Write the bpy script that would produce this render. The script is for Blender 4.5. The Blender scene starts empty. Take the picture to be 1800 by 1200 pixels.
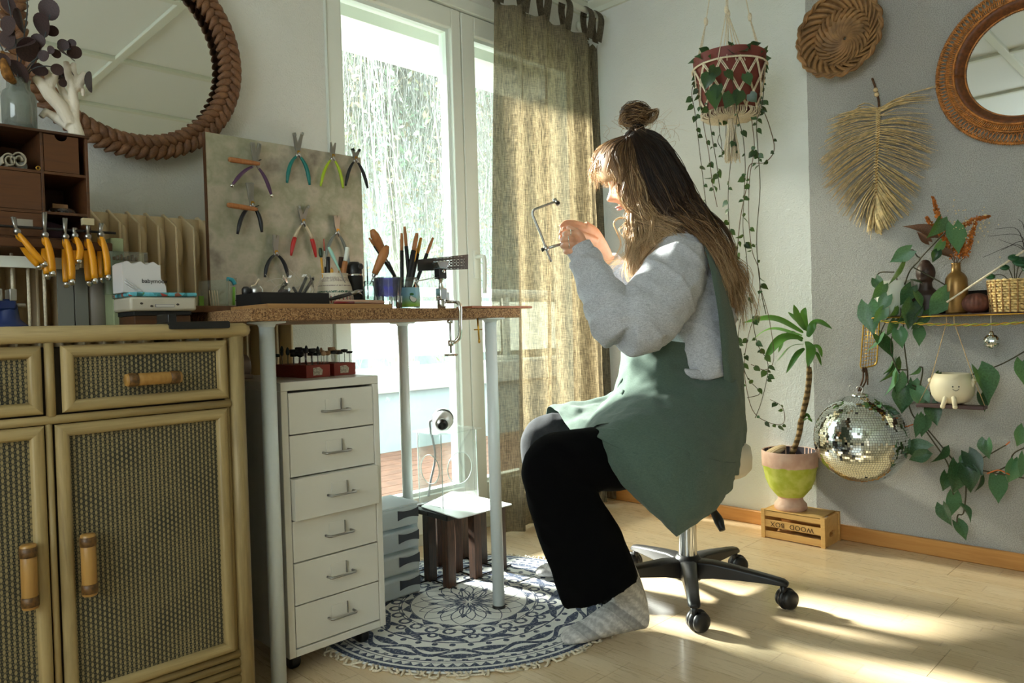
import bpy, bmesh, math, random
import numpy as np
from mathutils import Vector, Matrix, Euler, noise as mnoise
random.seed(7)
rng = np.random.default_rng(7)
PI = math.pi
S = bpy.context.scene
COL = S.collection

# ------------------------------------------------------------------ camera
F = 1297.0
YAW, PITCH, ROLL = math.radians(45.25), math.radians(0.944), math.radians(-1.7)
CAM = np.array([0.0, 0.0, 0.85])
FW = np.array([math.cos(PITCH)*math.cos(YAW), math.cos(PITCH)*math.sin(YAW), -math.sin(PITCH)])
_rt = np.array([math.sin(YAW), -math.cos(YAW), 0.0])
_up = np.cross(_rt, FW)
RT = math.cos(ROLL)*_rt + math.sin(ROLL)*_up
UP = -math.sin(ROLL)*_rt + math.cos(ROLL)*_up
cd = bpy.data.cameras.new('camera')
cam = bpy.data.objects.new('camera', cd)
COL.objects.link(cam)
cd.sensor_width = 36.0
cd.lens = F/1800*36
cd.clip_start = 0.05
cd.clip_end = 200
cam.matrix_world = Matrix(((RT[0], UP[0], -FW[0], CAM[0]), (RT[1], UP[1], -FW[1], CAM[1]), (RT[2], UP[2], -FW[2], CAM[2]), (0, 0, 0, 1)))
S.camera = cam

# ------------------------------------------------------------------ daylight
w = bpy.data.worlds.new('hazy winter sky')
S.world = w
w.use_nodes = True
bgn = w.node_tree.nodes['Background']
bgn.inputs[0].default_value = (0.86, 0.98, 1.0, 1)
bgn.inputs[1].default_value = 5.2
sd = bpy.data.lights.new('sun', 'SUN')
sd.energy = 26.0
sd.angle = math.radians(5.5)
sd.color = (1.0, 0.95, 0.88)
sun = bpy.data.objects.new('sun', sd)
COL.objects.link(sun)
SUN_DIR = Vector((0.16, -1.0, -0.46)).normalized()
sun.rotation_euler = SUN_DIR.to_track_quat('-Z', 'Y').to_euler()
S.view_settings.view_transform = 'Standard'
S.view_settings.look = 'None'
S.view_settings.gamma = 1.0
S.view_settings.use_curve_mapping = False
S.view_settings.exposure = 0.36
S.cycles.use_denoising = True
S.cycles.max_bounces = 10
S.cycles.diffuse_bounces = 5
S.cycles.glossy_bounces = 4
S.cycles.transparent_max_bounces = 16
S.cycles.transmission_bounces = 6
S.cycles.caustics_reflective = False
S.cycles.caustics_refractive = False
S.cycles.sample_clamp_indirect = 6.0

# ------------------------------------------------------------------ placing helpers: a sight line met with a plane of the room
def ray(px, py):
    return FW + (px-900)/F*RT - (py-600)/F*UP
def on(px, py, ax, val):
    d = ray(px, py)
    return CAM + d*(val-CAM[ax])/d[ax]
def dp(px, py, depth):
    return CAM + ray(px, py)*depth
def V(p):
    return np.array(p, float)

# ------------------------------------------------------------------ mesh helpers
class G:
    def __init__(s):
        s.v = []; s.f = []; s.n = 0
    def add(s, vs, fs):
        o = s.n
        s.v.append(np.asarray(vs, float).reshape(-1, 3))
        s.n += len(s.v[-1])
        s.f.extend([tuple(i+o for i in f) for f in fs])
        return s
    def box(s, a, b):
        x0, y0, z0 = a; x1, y1, z1 = b
        s.add([(x0,y0,z0),(x1,y0,z0),(x1,y1,z0),(x0,y1,z0),(x0,y0,z1),(x1,y0,z1),(x1,y1,z1),(x0,y1,z1)],
              [(3,2,1,0),(4,5,6,7),(0,1,5,4),(1,2,6,5),(2,3,7,6),(3,0,4,7)])
        return s
    def obox(s, c, ax, ay, az):
        """box round c with half-axes ax, ay, az (vectors)"""
        c, ax, ay, az = map(V, (c, ax, ay, az))
        vs = [c+i*ax+j*ay+k*az for k in (-1,1) for (i,j) in ((-1,-1),(1,-1),(1,1),(-1,1))]
        s.add(vs, [(3,2,1,0),(4,5,6,7),(0,1,5,4),(1,2,6,5),(2,3,7,6),(3,0,4,7)])
        return s
    def tube(s, pts, r, n=8, r2=None, side=None, caps=True, closed=False):
        pts = np.asarray(pts, float)
        m = len(pts)
        r = np.full(m, r) if np.isscalar(r) else np.asarray(r, float)
        q = r if r2 is None else (np.full(m, r2) if np.isscalar(r2) else np.asarray(r2, float))
        if closed:
            t = np.roll(pts, -1, 0)-np.roll(pts, 1, 0)
        else:
            t = np.gradient(pts, axis=0) if m > 1 else np.zeros_like(pts)
        t /= np.maximum(np.linalg.norm(t, axis=1), 1e-9)[:, None]
        if side is not None:
            u0 = V(side)
        else:
            u0 = np.cross(t[0], (0, 0, 1))
            if np.linalg.norm(u0) < 0.1: u0 = np.cross(t[0], (1, 0, 0))
        vs = []; a = np.arange(n)*2*PI/n
        ca, sa = np.cos(a), np.sin(a)
        u = u0
        for i in range(m):
            if side is not None: u = u0
            u = u - t[i]*np.dot(u, t[i]); u = u/max(np.linalg.norm(u), 1e-9)
            b = np.cross(t[i], u)
            vs.append(pts[i] + np.outer(ca, u)*r[i] + np.outer(sa, b)*q[i])
        vs = np.concatenate(vs)
        fs = []
        for i in range(m if closed else m-1):
            i2 = (i+1) % m
            for j in range(n):
                k = (j+1) % n
                fs.append((i*n+j, i*n+k, i2*n+k, i2*n+j))
        if caps and not closed:
            fs.append(tuple(range(n-1, -1, -1)))
            fs.append(tuple((m-1)*n+j for j in range(n)))
        s.add(vs, fs)
        return s
    def lathe(s, prof, n=24, o=(0,0,0), ax=(0,0,1), cap0=False, cap1=False, closed=False):
        o = V(o); ax = V(ax)/np.linalg.norm(ax)
        u = np.cross(ax, (0, 1, 0))
        if np.linalg.norm(u) < .1: u = np.cross(ax, (1, 0, 0))
        u /= np.linalg.norm(u); b = np.cross(ax, u)
        a = np.arange(n)*2*PI/n
        vs = np.concatenate([o + ax*z + np.outer(np.cos(a), u)*r + np.outer(np.sin(a), b)*r for r, z in prof])
        m = len(prof); fs = []
        for i in range(m if closed else m-1):
            i2 = (i+1) % m
            for j in range(n):
                k = (j+1) % n
                fs.append((i*n+j, i*n+k, i2*n+k, i2*n+j))
        if cap0: fs.append(tuple(range(n-1, -1, -1)))
        if cap1: fs.append(tuple((m-1)*n+j for j in range(n)))
        s.add(vs, fs)
        return s
    def grid(s, rows):
        rows = np.asarray(rows, float)
        h, w_ = rows.shape[:2]
        s.add(rows.reshape(-1, 3), [(i*w_+j, i*w_+j+1, (i+1)*w_+j+1, (i+1)*w_+j) for i in range(h-1) for j in range(w_-1)])
        return s
    def prism(s, poly, d):
        """polygon (3-D points, planar) pushed along d"""
        p = np.asarray(poly, float); n = len(p)
        s.add(np.concatenate([p, p+V(d)]), [tuple(range(n-1, -1, -1)), tuple(range(n, 2*n))] + [(i, (i+1) % n, (i+1) % n+n, i+n) for i in range(n)])
        return s
    def ball(s, c, r, n=12, m=8):
        r = np.array([r]*3 if np.isscalar(r) else r, float)
        th = np.linspace(0, PI, m+1)
        vs = []
        for t in th[1:-1]:
            for j in range(n):
                a = 2*PI*j/n
                vs.append(V(c)+r*np.array([math.sin(t)*math.cos(a), math.sin(t)*math.sin(a), math.cos(t)]))
        top = len(vs); vs.append(V(c)+r*np.array([0,0,1])); vs.append(V(c)-r*np.array([0,0,1]))
        fs = [(i*n+j, (i+1)*n+j, (i+1)*n+(j+1) % n, i*n+(j+1) % n) for i in range(m-2) for j in range(n)]
        fs += [(top, j, (j+1) % n) for j in range(n)] + [(top+1, (m-2)*n+(j+1) % n, (m-2)*n+j) for j in range(n)]
        s.add(vs, fs)
        return s
    def mesh(s, name, off=(0,0,0)):
        me = bpy.data.meshes.new(name)
        v = np.concatenate(s.v) - V(off)
        me.from_pydata(v.tolist(), [], s.f)
        me.update()
        return me

def wloc(o):
    l = Vector((0, 0, 0))
    while o is not None:
        l += o.location
        o = o.parent
    return l

def obj(name, g, m, parent=None, smooth=True, bevel=0, sub=0, solid=0, label=None, kind=None, segs=2, auto=None, fix=False):
    """link one mesh object; vertices are given in room coordinates and stored relative to the parent"""
    me = g.mesh(name, wloc(parent) if parent else (0, 0, 0)) if isinstance(g, G) else g
    if fix:
        b = bmesh.new(); b.from_mesh(me); bmesh.ops.recalc_face_normals(b, faces=b.faces); b.to_mesh(me); b.free()
    if m is not None and not me.materials:
        for x in (m if isinstance(m, (list, tuple)) else [m]): me.materials.append(x)
    if smooth: me.polygons.foreach_set('use_smooth', [True]*len(me.polygons))
    if smooth and auto is not None: me.set_sharp_from_angle(angle=math.radians(auto))
    o = bpy.data.objects.new(name, me)
    COL.objects.link(o)
    if parent: o.parent = parent
    if solid:
        q = o.modifiers.new('solid', 'SOLIDIFY'); q.thickness = solid; q.offset = 0
    if bevel:
        q = o.modifiers.new('bevel', 'BEVEL'); q.width = bevel; q.segments = segs; q.limit_method = 'ANGLE'; q.angle_limit = math.radians(35)
        if smooth: me.set_sharp_from_angle(angle=math.radians(40))
    if sub:
        q = o.modifiers.new('sub', 'SUBSURF'); q.levels = sub; q.render_levels = sub
    if label: o['label'] = label
    if kind: o['kind'] = kind
    return o

def thing(name, label, cat, loc, group=None):
    o = bpy.data.objects.new(name, None)
    COL.objects.link(o)
    o.empty_display_size = 0.05
    o.location = Vector([float(x) for x in loc])
    o['label'] = label; o['category'] = cat
    if group: o['group'] = group
    return o
def tag(o, label, cat, group=None):
    o['label'] = label; o['category'] = cat
    if group: o['group'] = group
    return o
def struct(o):
    o['kind'] = 'structure'
    return o
def curve(pts, n=40):
    """Catmull-Rom through pts"""
    p = np.asarray(pts, float)
    if len(p) == 2: return p[0]+(p[1]-p[0])*np.linspace(0, 1, n)[:, None]
    p = np.vstack([2*p[0]-p[1], p, 2*p[-1]-p[-2]])
    k = len(p)-3
    t = np.linspace(0, k-1e-6, n); i = t.astype(int); u = (t-i)[:, None]
    a, b, c, d = p[i], p[i+1], p[i+2], p[i+3]
    return 0.5*(2*b+(c-a)*u+(2*a-5*b+4*c-d)*u*u+(3*b-a-3*c+d)*u**3)
def lerp(xs, n):
    xs = np.asarray(xs, float)
    return np.interp(np.linspace(0, len(xs)-1, n), np.arange(len(xs)), xs)
def remeshed(g, voxel, name, smooth_it=4, fac=.5):
    me = g.mesh(name+'_src')
    o = bpy.data.objects.new(name+'_src', me); COL.objects.link(o)
    q = o.modifiers.new('r', 'REMESH'); q.mode = 'VOXEL'; q.voxel_size = voxel; q.use_smooth_shade = True
    if smooth_it:
        q = o.modifiers.new('s', 'SMOOTH'); q.iterations = smooth_it; q.factor = fac
    dg = bpy.context.evaluated_depsgraph_get()
    out = bpy.data.meshes.new_from_object(o.evaluated_get(dg))
    bpy.data.objects.remove(o); bpy.data.meshes.remove(me)
    out.name = name
    return out
def meshverts(me):
    a = np.empty(len(me.vertices)*3); me.vertices.foreach_get('co', a)
    return a.reshape(-1, 3)
def setverts(me, a):
    me.vertices.foreach_set('co', np.asarray(a).ravel()); me.update()
# ------------------------------------------------------------------ materials
def c(r, g, b):
    f = lambda x: (x/255/12.92) if x/255 <= .04045 else ((x/255+.055)/1.055)**2.4
    return (f(r), f(g), f(b), 1)
class N:
    """small node-expression helper: arithmetic on sockets"""
    def __init__(s, nt, sock): s.nt, s.s = nt, sock
    def _m(s, op, *o):
        n = s.nt.nodes.new('ShaderNodeMath'); n.operation = op
        for i, x in enumerate((s,)+o):
            if isinstance(x, N): s.nt.links.new(x.s, n.inputs[i])
            else: n.inputs[i].default_value = x
        return N(s.nt, n.outputs[0])
    def __add__(s, o): return s._m('ADD', o)
    def __sub__(s, o): return s._m('SUBTRACT', o)
    def __mul__(s, o): return s._m('MULTIPLY', o)
    def __truediv__(s, o): return s._m('DIVIDE', o)
    __radd__ = __add__; __rmul__ = __mul__
    def __rsub__(s, o): return (s*-1.0)+o
    def lt(s, o): return s._m('LESS_THAN', o)
    def gt(s, o): return s._m('GREATER_THAN', o)
    def abs(s): return s._m('ABSOLUTE')
    def sin(s): return s._m('SINE')
    def cos(s): return s._m('COSINE')
    def fr(s): return s._m('FRACT')
    def floor(s): return s._m('FLOOR')
    def sqrt(s): return s._m('SQRT')
    def mx(s, o): return s._m('MAXIMUM', o)
    def mn(s, o): return s._m('MINIMUM', o)
    def pw(s, o): return s._m('POWER', o)
    def at2(s, o): return s._m('ARCTAN2', o)
    def mod(s, o): return s._m('FLOORED_MODULO', o)
    def step(s, a, b):
        n = s.nt.nodes.new('ShaderNodeMapRange'); n.interpolation_type = 'SMOOTHSTEP'
        s.nt.links.new(s.s, n.inputs[0]); n.inputs[1].default_value = a; n.inputs[2].default_value = b
        return N(s.nt, n.outputs[0])
    def band(s, a, b): return s.gt(a)*s.lt(b)
class Mt:
    def __init__(s, name):
        s.m = bpy.data.materials.new(name); s.m.use_nodes = True
        s.nt = s.m.node_tree; s.b = s.nt.nodes['Principled BSDF']; s.out = s.nt.nodes['Material Output']
    def node(s, t, **k):
        n = s.nt.nodes.new(t)
        for a, v in k.items(): setattr(n, a, v)
        return n
    def link(s, a, b): s.nt.links.new(a.s if isinstance(a, N) else a, b)
    def co(s, kind='Object', scale=None, rot=None):
        t = s.node('ShaderNodeTexCoord').outputs[kind]
        if scale is not None or rot is not None:
            mp = s.node('ShaderNodeMapping'); s.link(t, mp.inputs[0])
            if scale is not None: mp.inputs['Scale'].default_value = scale
            if rot is not None: mp.inputs['Rotation'].default_value = rot
            t = mp.outputs[0]
        return t
    def xyz(s, vec=None):
        n = s.node('ShaderNodeSeparateXYZ'); s.link(vec if vec is not None else s.co(), n.inputs[0])
        return [N(s.nt, o) for o in n.outputs]
    def noise(s, scale, detail=3, rough=.5, vec=None, out=0, dist=0):
        n = s.node('ShaderNodeTexNoise'); n.inputs['Scale'].default_value = scale; n.inputs['Detail'].default_value = detail
        n.inputs['Roughness'].default_value = rough; n.inputs['Distortion'].default_value = dist
        s.link(vec if vec is not None else s.co(), n.inputs['Vector'])
        return N(s.nt, n.outputs[out])
    def vor(s, scale, vec=None, out='Distance', feature='F1'):
        n = s.node('ShaderNodeTexVoronoi', feature=feature); n.inputs['Scale'].default_value = scale
        s.link(vec if vec is not None else s.co(), n.inputs['Vector'])
        return N(s.nt, n.outputs[out])
    def rand(s): return N(s.nt, s.node('ShaderNodeObjectInfo').outputs['Random'])
    def mix(s, f, a, b):
        n = s.node('ShaderNodeMix', data_type='RGBA'); n.clamp_factor = True
        if isinstance(f, N): s.link(f, n.inputs[0])
        else: n.inputs[0].default_value = f
        for x, i in ((a, 6), (b, 7)):
            if isinstance(x, tuple): n.inputs[i].default_value = x
            else: s.link(x, n.inputs[i])
        return n.outputs[2]
    def ramp(s, f, stops):
        n = s.node('ShaderNodeValToRGB'); s.link(f, n.inputs[0]); e = n.color_ramp.elements
        while len(e) < len(stops): e.new(.5)
        for i, (p, col) in enumerate(stops): e[i].position = p; e[i].color = col
        return n.outputs[0]
    def col(s, x):
        if isinstance(x, tuple): s.b.inputs['Base Color'].default_value = x
        else: s.link(x, s.b.inputs['Base Color'])
        return s
    def bump(s, h, strength=.3, dist=.01):
        n = s.node('ShaderNodeBump'); n.inputs['Strength'].default_value = strength; n.inputs['Distance'].default_value = dist
        s.link(h, n.inputs['Height']); s.link(n.outputs[0], s.b.inputs['Normal'])
        return s
    def set(s, **k):
        for a, v in k.items():
            i = s.b.inputs[a.replace('_', ' ')]
            if isinstance(v, N): s.link(v, i)
            else: i.default_value = v
        return s
    def translucent(s, colr, fac):
        t = s.node('ShaderNodeBsdfTranslucent'); mx = s.node('ShaderNodeMixShader')
        if isinstance(colr, tuple): t.inputs[0].default_value = colr
        else: s.link(colr, t.inputs[0])
        mx.inputs[0].default_value = fac
        s.link(s.b.outputs[0], mx.inputs[1]); s.link(t.outputs[0], mx.inputs[2]); s.link(mx.outputs[0], s.out.inputs[0])
        return s
def plain(name, col, rough=.55, metal=0.0, var=0.0, vs=30, bump=0, bs=200, coat=0, sub=0):
    M = Mt(name)
    M.set(Roughness=rough, Metallic=metal)
    if var:
        n = M.noise(vs, 4)
        d = tuple(x*(1-var) for x in col[:3])+(1,); l = tuple(min(1, x*(1+var)) for x in col[:3])+(1,)
        M.col(M.mix(n.step(.3, .7), d, l))
    else: M.col(col)
    if bump: M.bump(M.noise(bs, 3), bump, .002)
    if coat: M.set(Coat_Weight=coat)
    return M.m
def woodmat(name, a, b, axis='X', scale=1.0, rough=.5, bump=.08, coat=0.0):
    M = Mt(name)
    sc = {'X': (.6, 9, 9), 'Y': (9, .6, 9), 'Z': (9, 9, .6)}[axis]
    v = M.co('Object', tuple(x*scale for x in sc))
    r = M.rand()
    n = M.noise(5, 6, .6, v, dist=1.2)
    f = M.noise(30, 3, .5, v)
    M.col(M.mix((n*.8+f*.25+r*.2-.15).step(.25, .85), a, b))
    M.set(Roughness=rough)
    if coat: M.set(Coat_Weight=coat, Coat_Roughness=.2)
    M.bump(f, bump, .002)
    return M.m
def clearmat(name, tint=(1, 1, 1, 1), refl=.08, rough=.02, milk=0.0, milkcol=(.9, .95, .95, 1)):
    """thin clear sheet: see-through with a little reflection (and some milkiness)"""
    M = Mt(name); nt = M.nt
    t = M.node('ShaderNodeBsdfTransparent'); t.inputs[0].default_value = tint
    g = M.node('ShaderNodeBsdfGlossy'); g.inputs['Roughness'].default_value = rough
    lw = M.node('ShaderNodeLayerWeight'); lw.inputs[0].default_value = .25
    f = N(nt, lw.outputs['Fresnel'])*(.75 if refl >= .1 else .4)+refl*.3
    mx = M.node('ShaderNodeMixShader'); M.link(f, mx.inputs[0]); M.link(t.outputs[0], mx.inputs[1]); M.link(g.outputs[0], mx.inputs[2])
    last = mx.outputs[0]
    if milk:
        d = M.node('ShaderNodeBsdfDiffuse'); d.inputs[0].default_value = milkcol
        tl = M.node('ShaderNodeBsdfTranslucent'); tl.inputs[0].default_value = milkcol
        m1 = M.node('ShaderNodeMixShader'); m1.inputs[0].default_value = .5; M.link(d.outputs[0], m1.inputs[1]); M.link(tl.outputs[0], m1.inputs[2])
        m2 = M.node('ShaderNodeMixShader'); m2.inputs[0].default_value = milk; M.link(last, m2.inputs[1]); M.link(m1.outputs[0], m2.inputs[2])
        last = m2.outputs[0]
    M.link(last, M.out.inputs[0])
    return M.m

def stucco(name, colr, colr2=None, edge=None):
    M = Mt(name); x, y, z = M.xyz()
    n = M.noise(160, 5, .65); n2 = M.noise(45, 3); n3 = M.noise(2.5, 2)
    base = M.mix(n3.step(.3, .7)*.5, colr, tuple(v*.93 for v in colr[:3])+(1,))
    if colr2:
        # two paints on one wall, the grey one starting along a hand-cut line
        k = (y+(M.noise(25, 2)-.5)*.006).lt(edge)
        base = M.mix(k, base, M.mix(M.noise(330, 2, .4).step(.36, .6), tuple(v*.74 for v in colr2[:3])+(1,), tuple(v*1.06 for v in colr2[:3])+(1,)))
    M.col(base); M.set(Roughness=.9)
    M.bump(n*.6+n2*.5, .65, .009)
    return M.m
m_wall = stucco('window wall plaster', c(226, 226, 218))
m_wallR = stucco('white and grey plaster', c(226, 230, 228), c(176, 175, 172), 1.235)
m_ceil = plain('ceiling paint', c(224, 228, 224), .8)
m_white = plain('white lacquer frame', c(228, 233, 224), .35, bump=.02)
m_crown = plain('cornice paint', c(214, 218, 205), .6)
m_steelw = plain('white enamelled steel', c(222, 219, 208), .4, var=.03, vs=6)
m_legw = plain('white tube steel', c(222, 230, 230), .3)
m_chrome = plain('polished steel', (.72, .72, .7, 1), .14, 1.0)
m_steel = plain('brushed tool steel', (.42, .41, .39, 1), .32, 1.0)
m_dsteel = plain('dark steel', (.06, .06, .06, 1), .38, .8)
m_blackp = plain('black plastic', c(22, 22, 24), .42)
m_blackm = plain('matt black', c(14, 14, 16), .6)
m_brass = plain('gold wire', c(205, 160, 70), .3, 1.0)
m_mirror = plain('mirror silver', (.86, .88, .86, 1), .015, 1.0)
m_brown = plain('dark jute', c(90, 60, 38), .8, var=.3, vs=120)
m_twine = plain('twine', c(190, 160, 115), .9, var=.2, vs=300)
m_cotton = plain('cotton rope', c(226, 214, 190), .95, var=.12, vs=200, bump=.3, bs=500)
def planks():
    M = Mt('beech strip laminate'); x, y, z = M.xyz()
    r = M.rand()
    # three strips per board, each broken into blocks: printed grain, as on the laminate
    sx = (x*15.0+100)            # strip number
    row = sx.floor()
    by = (y*2.1+row*.37+r*7.0)
    blk = by.floor()
    wn = M.node('ShaderNodeTexWhiteNoise', noise_dimensions='2D')
    cmb = M.node('ShaderNodeCombineXYZ'); M.link(row, cmb.inputs[0]); M.link(blk, cmb.inputs[1]); M.link(cmb.outputs[0], wn.inputs['Vector'])
    k = N(M.nt, wn.outputs[0])
    g = M.noise(6, 5, .6, M.co('Object', (22, 1.6, 1)), dist=.6)
    fine = M.noise(60, 3, .5, M.co('Object', (12, 1, 1)))
    base = M.mix(k*.6+g*.35, c(228, 206, 172), c(212, 186, 146))
    base = M.mix((fine-.45).step(0, .3)*.25, base, c(184, 152, 110))
    line = (sx.fr()-.5).abs().gt(.488)*.35
    line2 = (by.fr()-.5).abs().gt(.496)*.3
    base = M.mix(line.mx(line2), base, c(150, 112, 74))
    M.col(base)
    M.set(Roughness=(g*.18+.2), Coat_Weight=.25, Coat_Roughness=.12)
    return M.m
m_floor = planks()
m_base = woodmat('honey skirting wood', c(206, 150, 84), c(184, 124, 62), 'Y', rough=.4)
m_crate = woodmat('pale crate pine', c(222, 180, 112), c(196, 146, 82), 'Y', rough=.55)
m_dkwood = woodmat('dark stained drawer wood', c(94, 56, 26), c(52, 30, 14), 'X', rough=.55)
m_wenge = woodmat('dark striped wood', c(12, 8, 6), c(96, 60, 38), 'Z', 3.0, rough=.5)
m_handlew = woodmat('tool handle beech', c(186, 124, 72), c(150, 92, 48), 'Z', 2, rough=.45)
m_bambooM = woodmat('whitewashed rattan pole', c(176, 154, 106), c(132, 112, 74), 'Z', 1.2, rough=.5)
m_bambooH = woodmat('whitewashed rattan rail', c(176, 154, 106), c(132, 112, 74), 'X', 1.2, rough=.5)
m_bamH = woodmat('honey bamboo grip', c(176, 134, 72), c(148, 106, 50), 'Z', 1.5, rough=.35)
m_bind = plain('dark cane binding', c(96, 66, 30), .45, var=.35, vs=180)
def chip():
    M = Mt('raw chipboard edge')
    v = M.vor(380, out='Color'); n = M.noise(420, 3)
    g = N(M.nt, M.node('ShaderNodeSeparateColor').outputs[0])
    sep = g.s.node; M.link(v, sep.inputs[0])
    k = g*.6+n*.5
    M.col(M.ramp(k, [(.2, c(70, 46, 28)), (.42, c(122, 86, 54)), (.62, c(152, 114, 74)), (.85, c(186, 148, 104))]))
    M.set(Roughness=.85); M.bump(k, .4, .002)
    return M.m
m_chip = chip()
def cane():
    M = Mt('woven cane over dark backing'); x, y, z = M.xyz()
    cx = x*120.0; colm = cx.floor(); u = cx.fr()-.5
    odd = colm.mod(2.0)
    cz = z*92.0+odd*.5; v = cz.fr()-.5
    # short vertical dashes staggered column by column, linked by thin horizontals
    dash = ((u*u)*7.0+(v*v)*4.6).lt(.62)
    horiz = (v.abs().gt(.36))*(u.abs().lt(.5))*.55
    nn = M.noise(14, 2)
    m = dash.mx(horiz*((nn*2.0-.3)))
    beige = M.mix(M.noise(90, 2), c(160, 145, 104), c(124, 108, 72))
    M.col(M.mix(m, c(27, 30, 24), beige)); M.set(Roughness=.6)
    M.bump(dash, .8, .003)
    return M.m
m_cane = cane()
def linen(name, a, b, tr=None, fac=.0, scale=1.0):
    M = Mt(name)
    h = M.noise(90*scale, 3, .6, M.co('Object', (9, 9, .7))); v = M.noise(90*scale, 3, .6, M.co('Object', (.7, .7, 9)))
    k = (h*.5+v*.5)
    M.col(M.mix(k.step(.35, .65), a, b)); M.set(Roughness=.95, Sheen_Weight=.15)
    M.bump(k, .35, .003)
    if tr is not None:
        M.translucent(M.mix(k.step(.4, .62), tuple(x*.28 for x in tr[:3])+(1,), tr), fac)
    return M.m
def curtain_mat():
    M = Mt('olive linen curtain')
    h = M.noise(60, 4, .65, M.co('Object', (7, 7, .35))); v = M.noise(60, 4, .65, M.co('Object', (.6, .6, 8))); k = h*.65+v*.35
    M.col(M.mix(k.step(.35, .65), c(78, 73, 62), c(112, 105, 90))); M.set(Roughness=.95, Sheen_Weight=.1); M.bump(k, .4, .003)
    M.translucent(M.mix(k.step(.38, .66), c(58, 48, 34), c(176, 156, 120)), .4)
    last = M.out.inputs[0].links[0].from_socket
    t = M.node('ShaderNodeBsdfTransparent'); mx = M.node('ShaderNodeMixShader')
    M.link((k-.30).step(0, .4)*.04+.10, mx.inputs[0]); t.inputs[0].default_value = (.95, .88, .72, 1); M.link(last, mx.inputs[1]); M.link(t.outputs[0], mx.inputs[2]); M.link(mx.outputs[0], M.out.inputs[0])
    return M.m
m_curtain = curtain_mat()
m_apron = linen('sage linen', c(74, 94, 84), c(92, 112, 100), c(120, 140, 116), .1, 2.0)
def heather():
    M = Mt('grey heather jersey')
    n = M.noise(110, 4, .7, M.co('Object', (1, 1, 4))); n2 = M.noise(420, 2)
    M.col(M.mix((n*.6+n2*.5).step(.35, .75), c(158, 161, 170), c(208, 210, 216))); M.set(Roughness=.95, Sheen_Weight=.2)
    M.bump(n2*.6+M.noise(9, 3)*3.0, .25, .006)
    return M.m
m_heather = heather()
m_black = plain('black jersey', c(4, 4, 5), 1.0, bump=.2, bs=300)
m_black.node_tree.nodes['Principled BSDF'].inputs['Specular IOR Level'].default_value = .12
m_black_lit = plain('sunlit black cotton', c(44, 46, 50), .95, var=.2, vs=40, bump=.2, bs=300)  # same black trousers, sunlight painted in as a lighter colour
def sock():
    M = Mt('marled grey sock knit'); x, y, z = M.xyz()
    n = M.noise(120, 3); big = M.noise(9, 2)
    st = ((x*.9-y*.3+z*1.1+big*.05)*190.0).sin()*.5+.5
    st2 = ((x*.9-y*.3+z*1.1+big*.04)*47.0+1.0).sin().gt(.72)
    a = M.mix((n*.8+st*.2).step(.3, .8), c(176, 174, 172), c(222, 220, 216))
    M.col(M.mix(st2*.4, a, c(92, 92, 96))); M.set(Roughness=.95); M.bump(n+st*.5, .4, .002)
    return M.m
m_sock = sock()
M_ = Mt('skin'); M_.col(M_.mix(M_.noise(60, 3), c(232, 178, 146), c(216, 156, 122))); M_.set(Roughness=.5, Subsurface_Weight=.12, Subsurface_Radius=(.03, .012, .006)); M_.set(Subsurface_Scale=.3); m_skin = M_.m
def hairmat():
    M = Mt('brown to blonde hair')
    a = N(M.nt, M.node('ShaderNodeAttribute', attribute_name='shade').outputs['Fac'])
    M.col(M.ramp(a, [(0, c(36, 24, 18)), (.35, c(72, 50, 34)), (.65, c(160, 122, 82)), (1, c(232, 202, 158))]))
    M.set(Roughness=.42); M.set(Specular_IOR_Level=.45)
    M.translucent(M.ramp(a, [(0, c(90, 60, 36)), (1, c(236, 200, 140))]), .18)
    return M.m
m_hair = hairmat()
def leafmat(name, a, b, var=None, tr=.18):
    M = Mt(name); r = M.rand(); n = M.noise(18, 3)
    base = M.mix((n*.6+r*.5).step(.2, .9), a, b)
    if var: base = M.mix((M.noise(60, 3)*1.0+r*.1).step(.55, .7), base, var)
    M.col(base); M.set(Roughness=.34)
    M.translucent(M.mix(.5, a, c(150, 190, 60)), tr)
    return M.m
m_philo = leafmat('philodendron leaf', c(18, 52, 34), c(96, 144, 104))
m_hoya = leafmat('small vine leaf', c(22, 44, 34), c(64, 100, 72))
m_drac = leafmat('dracaena leaf', c(38, 92, 32), c(100, 158, 62))
m_euc = plain('dried dark eucalyptus', c(58, 38, 38), .6, var=.3, vs=20)
m_stemg = plain('dark vine stem', c(66, 62, 40), .6, var=.4, vs=40)
m_stemb = plain('brown vine stem', c(92, 66, 44), .6, var=.3, vs=40)
m_rattan = plain('orange rattan', c(192, 126, 60), .45, var=.35, vs=70)
m_rattand = plain('dark rattan coil', c(110, 62, 28), .5, var=.35, vs=90)
def plait():
    M = Mt('brown plaited rush')
    n = M.noise(40, 4, .6); r = M.noise(300, 2)
    M.col(M.mix((n*.7+r*.4).step(.3, .8), c(90, 58, 38), c(142, 100, 66))); M.set(Roughness=.6); M.bump(r, .4, .002)
    return M.m
m_plait = plait()
m_raffia = plain('raffia straw', c(222, 198, 148), .8, var=.25, vs=60)
m_palm = plain('brown palm strip', c(150, 112, 72), .6, var=.35, vs=26)
m_zinc = Mt('mottled zinc board'); _n = m_zinc.noise(9, 4, .6); _s = m_zinc.noise(3, 3)
m_zinc.col(m_zinc.ramp(_n*.6+_s*.4, [(.34, c(128, 120, 108)), (.46, c(184, 176, 156)), (.54, c(156, 156, 130)), (.66, c(204, 196, 178))])); m_zinc.set(Roughness=.5, Metallic=.15); m_zinc = m_zinc.m
m_rad = plain('cream radiator enamel', c(222, 202, 164), .4)
m_glass = clearmat('window glass', (.96, 1, .985, 1), .06)
m_clear = clearmat('clear acrylic', (.98, 1, .99, 1), .08, .03, .02)
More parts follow.
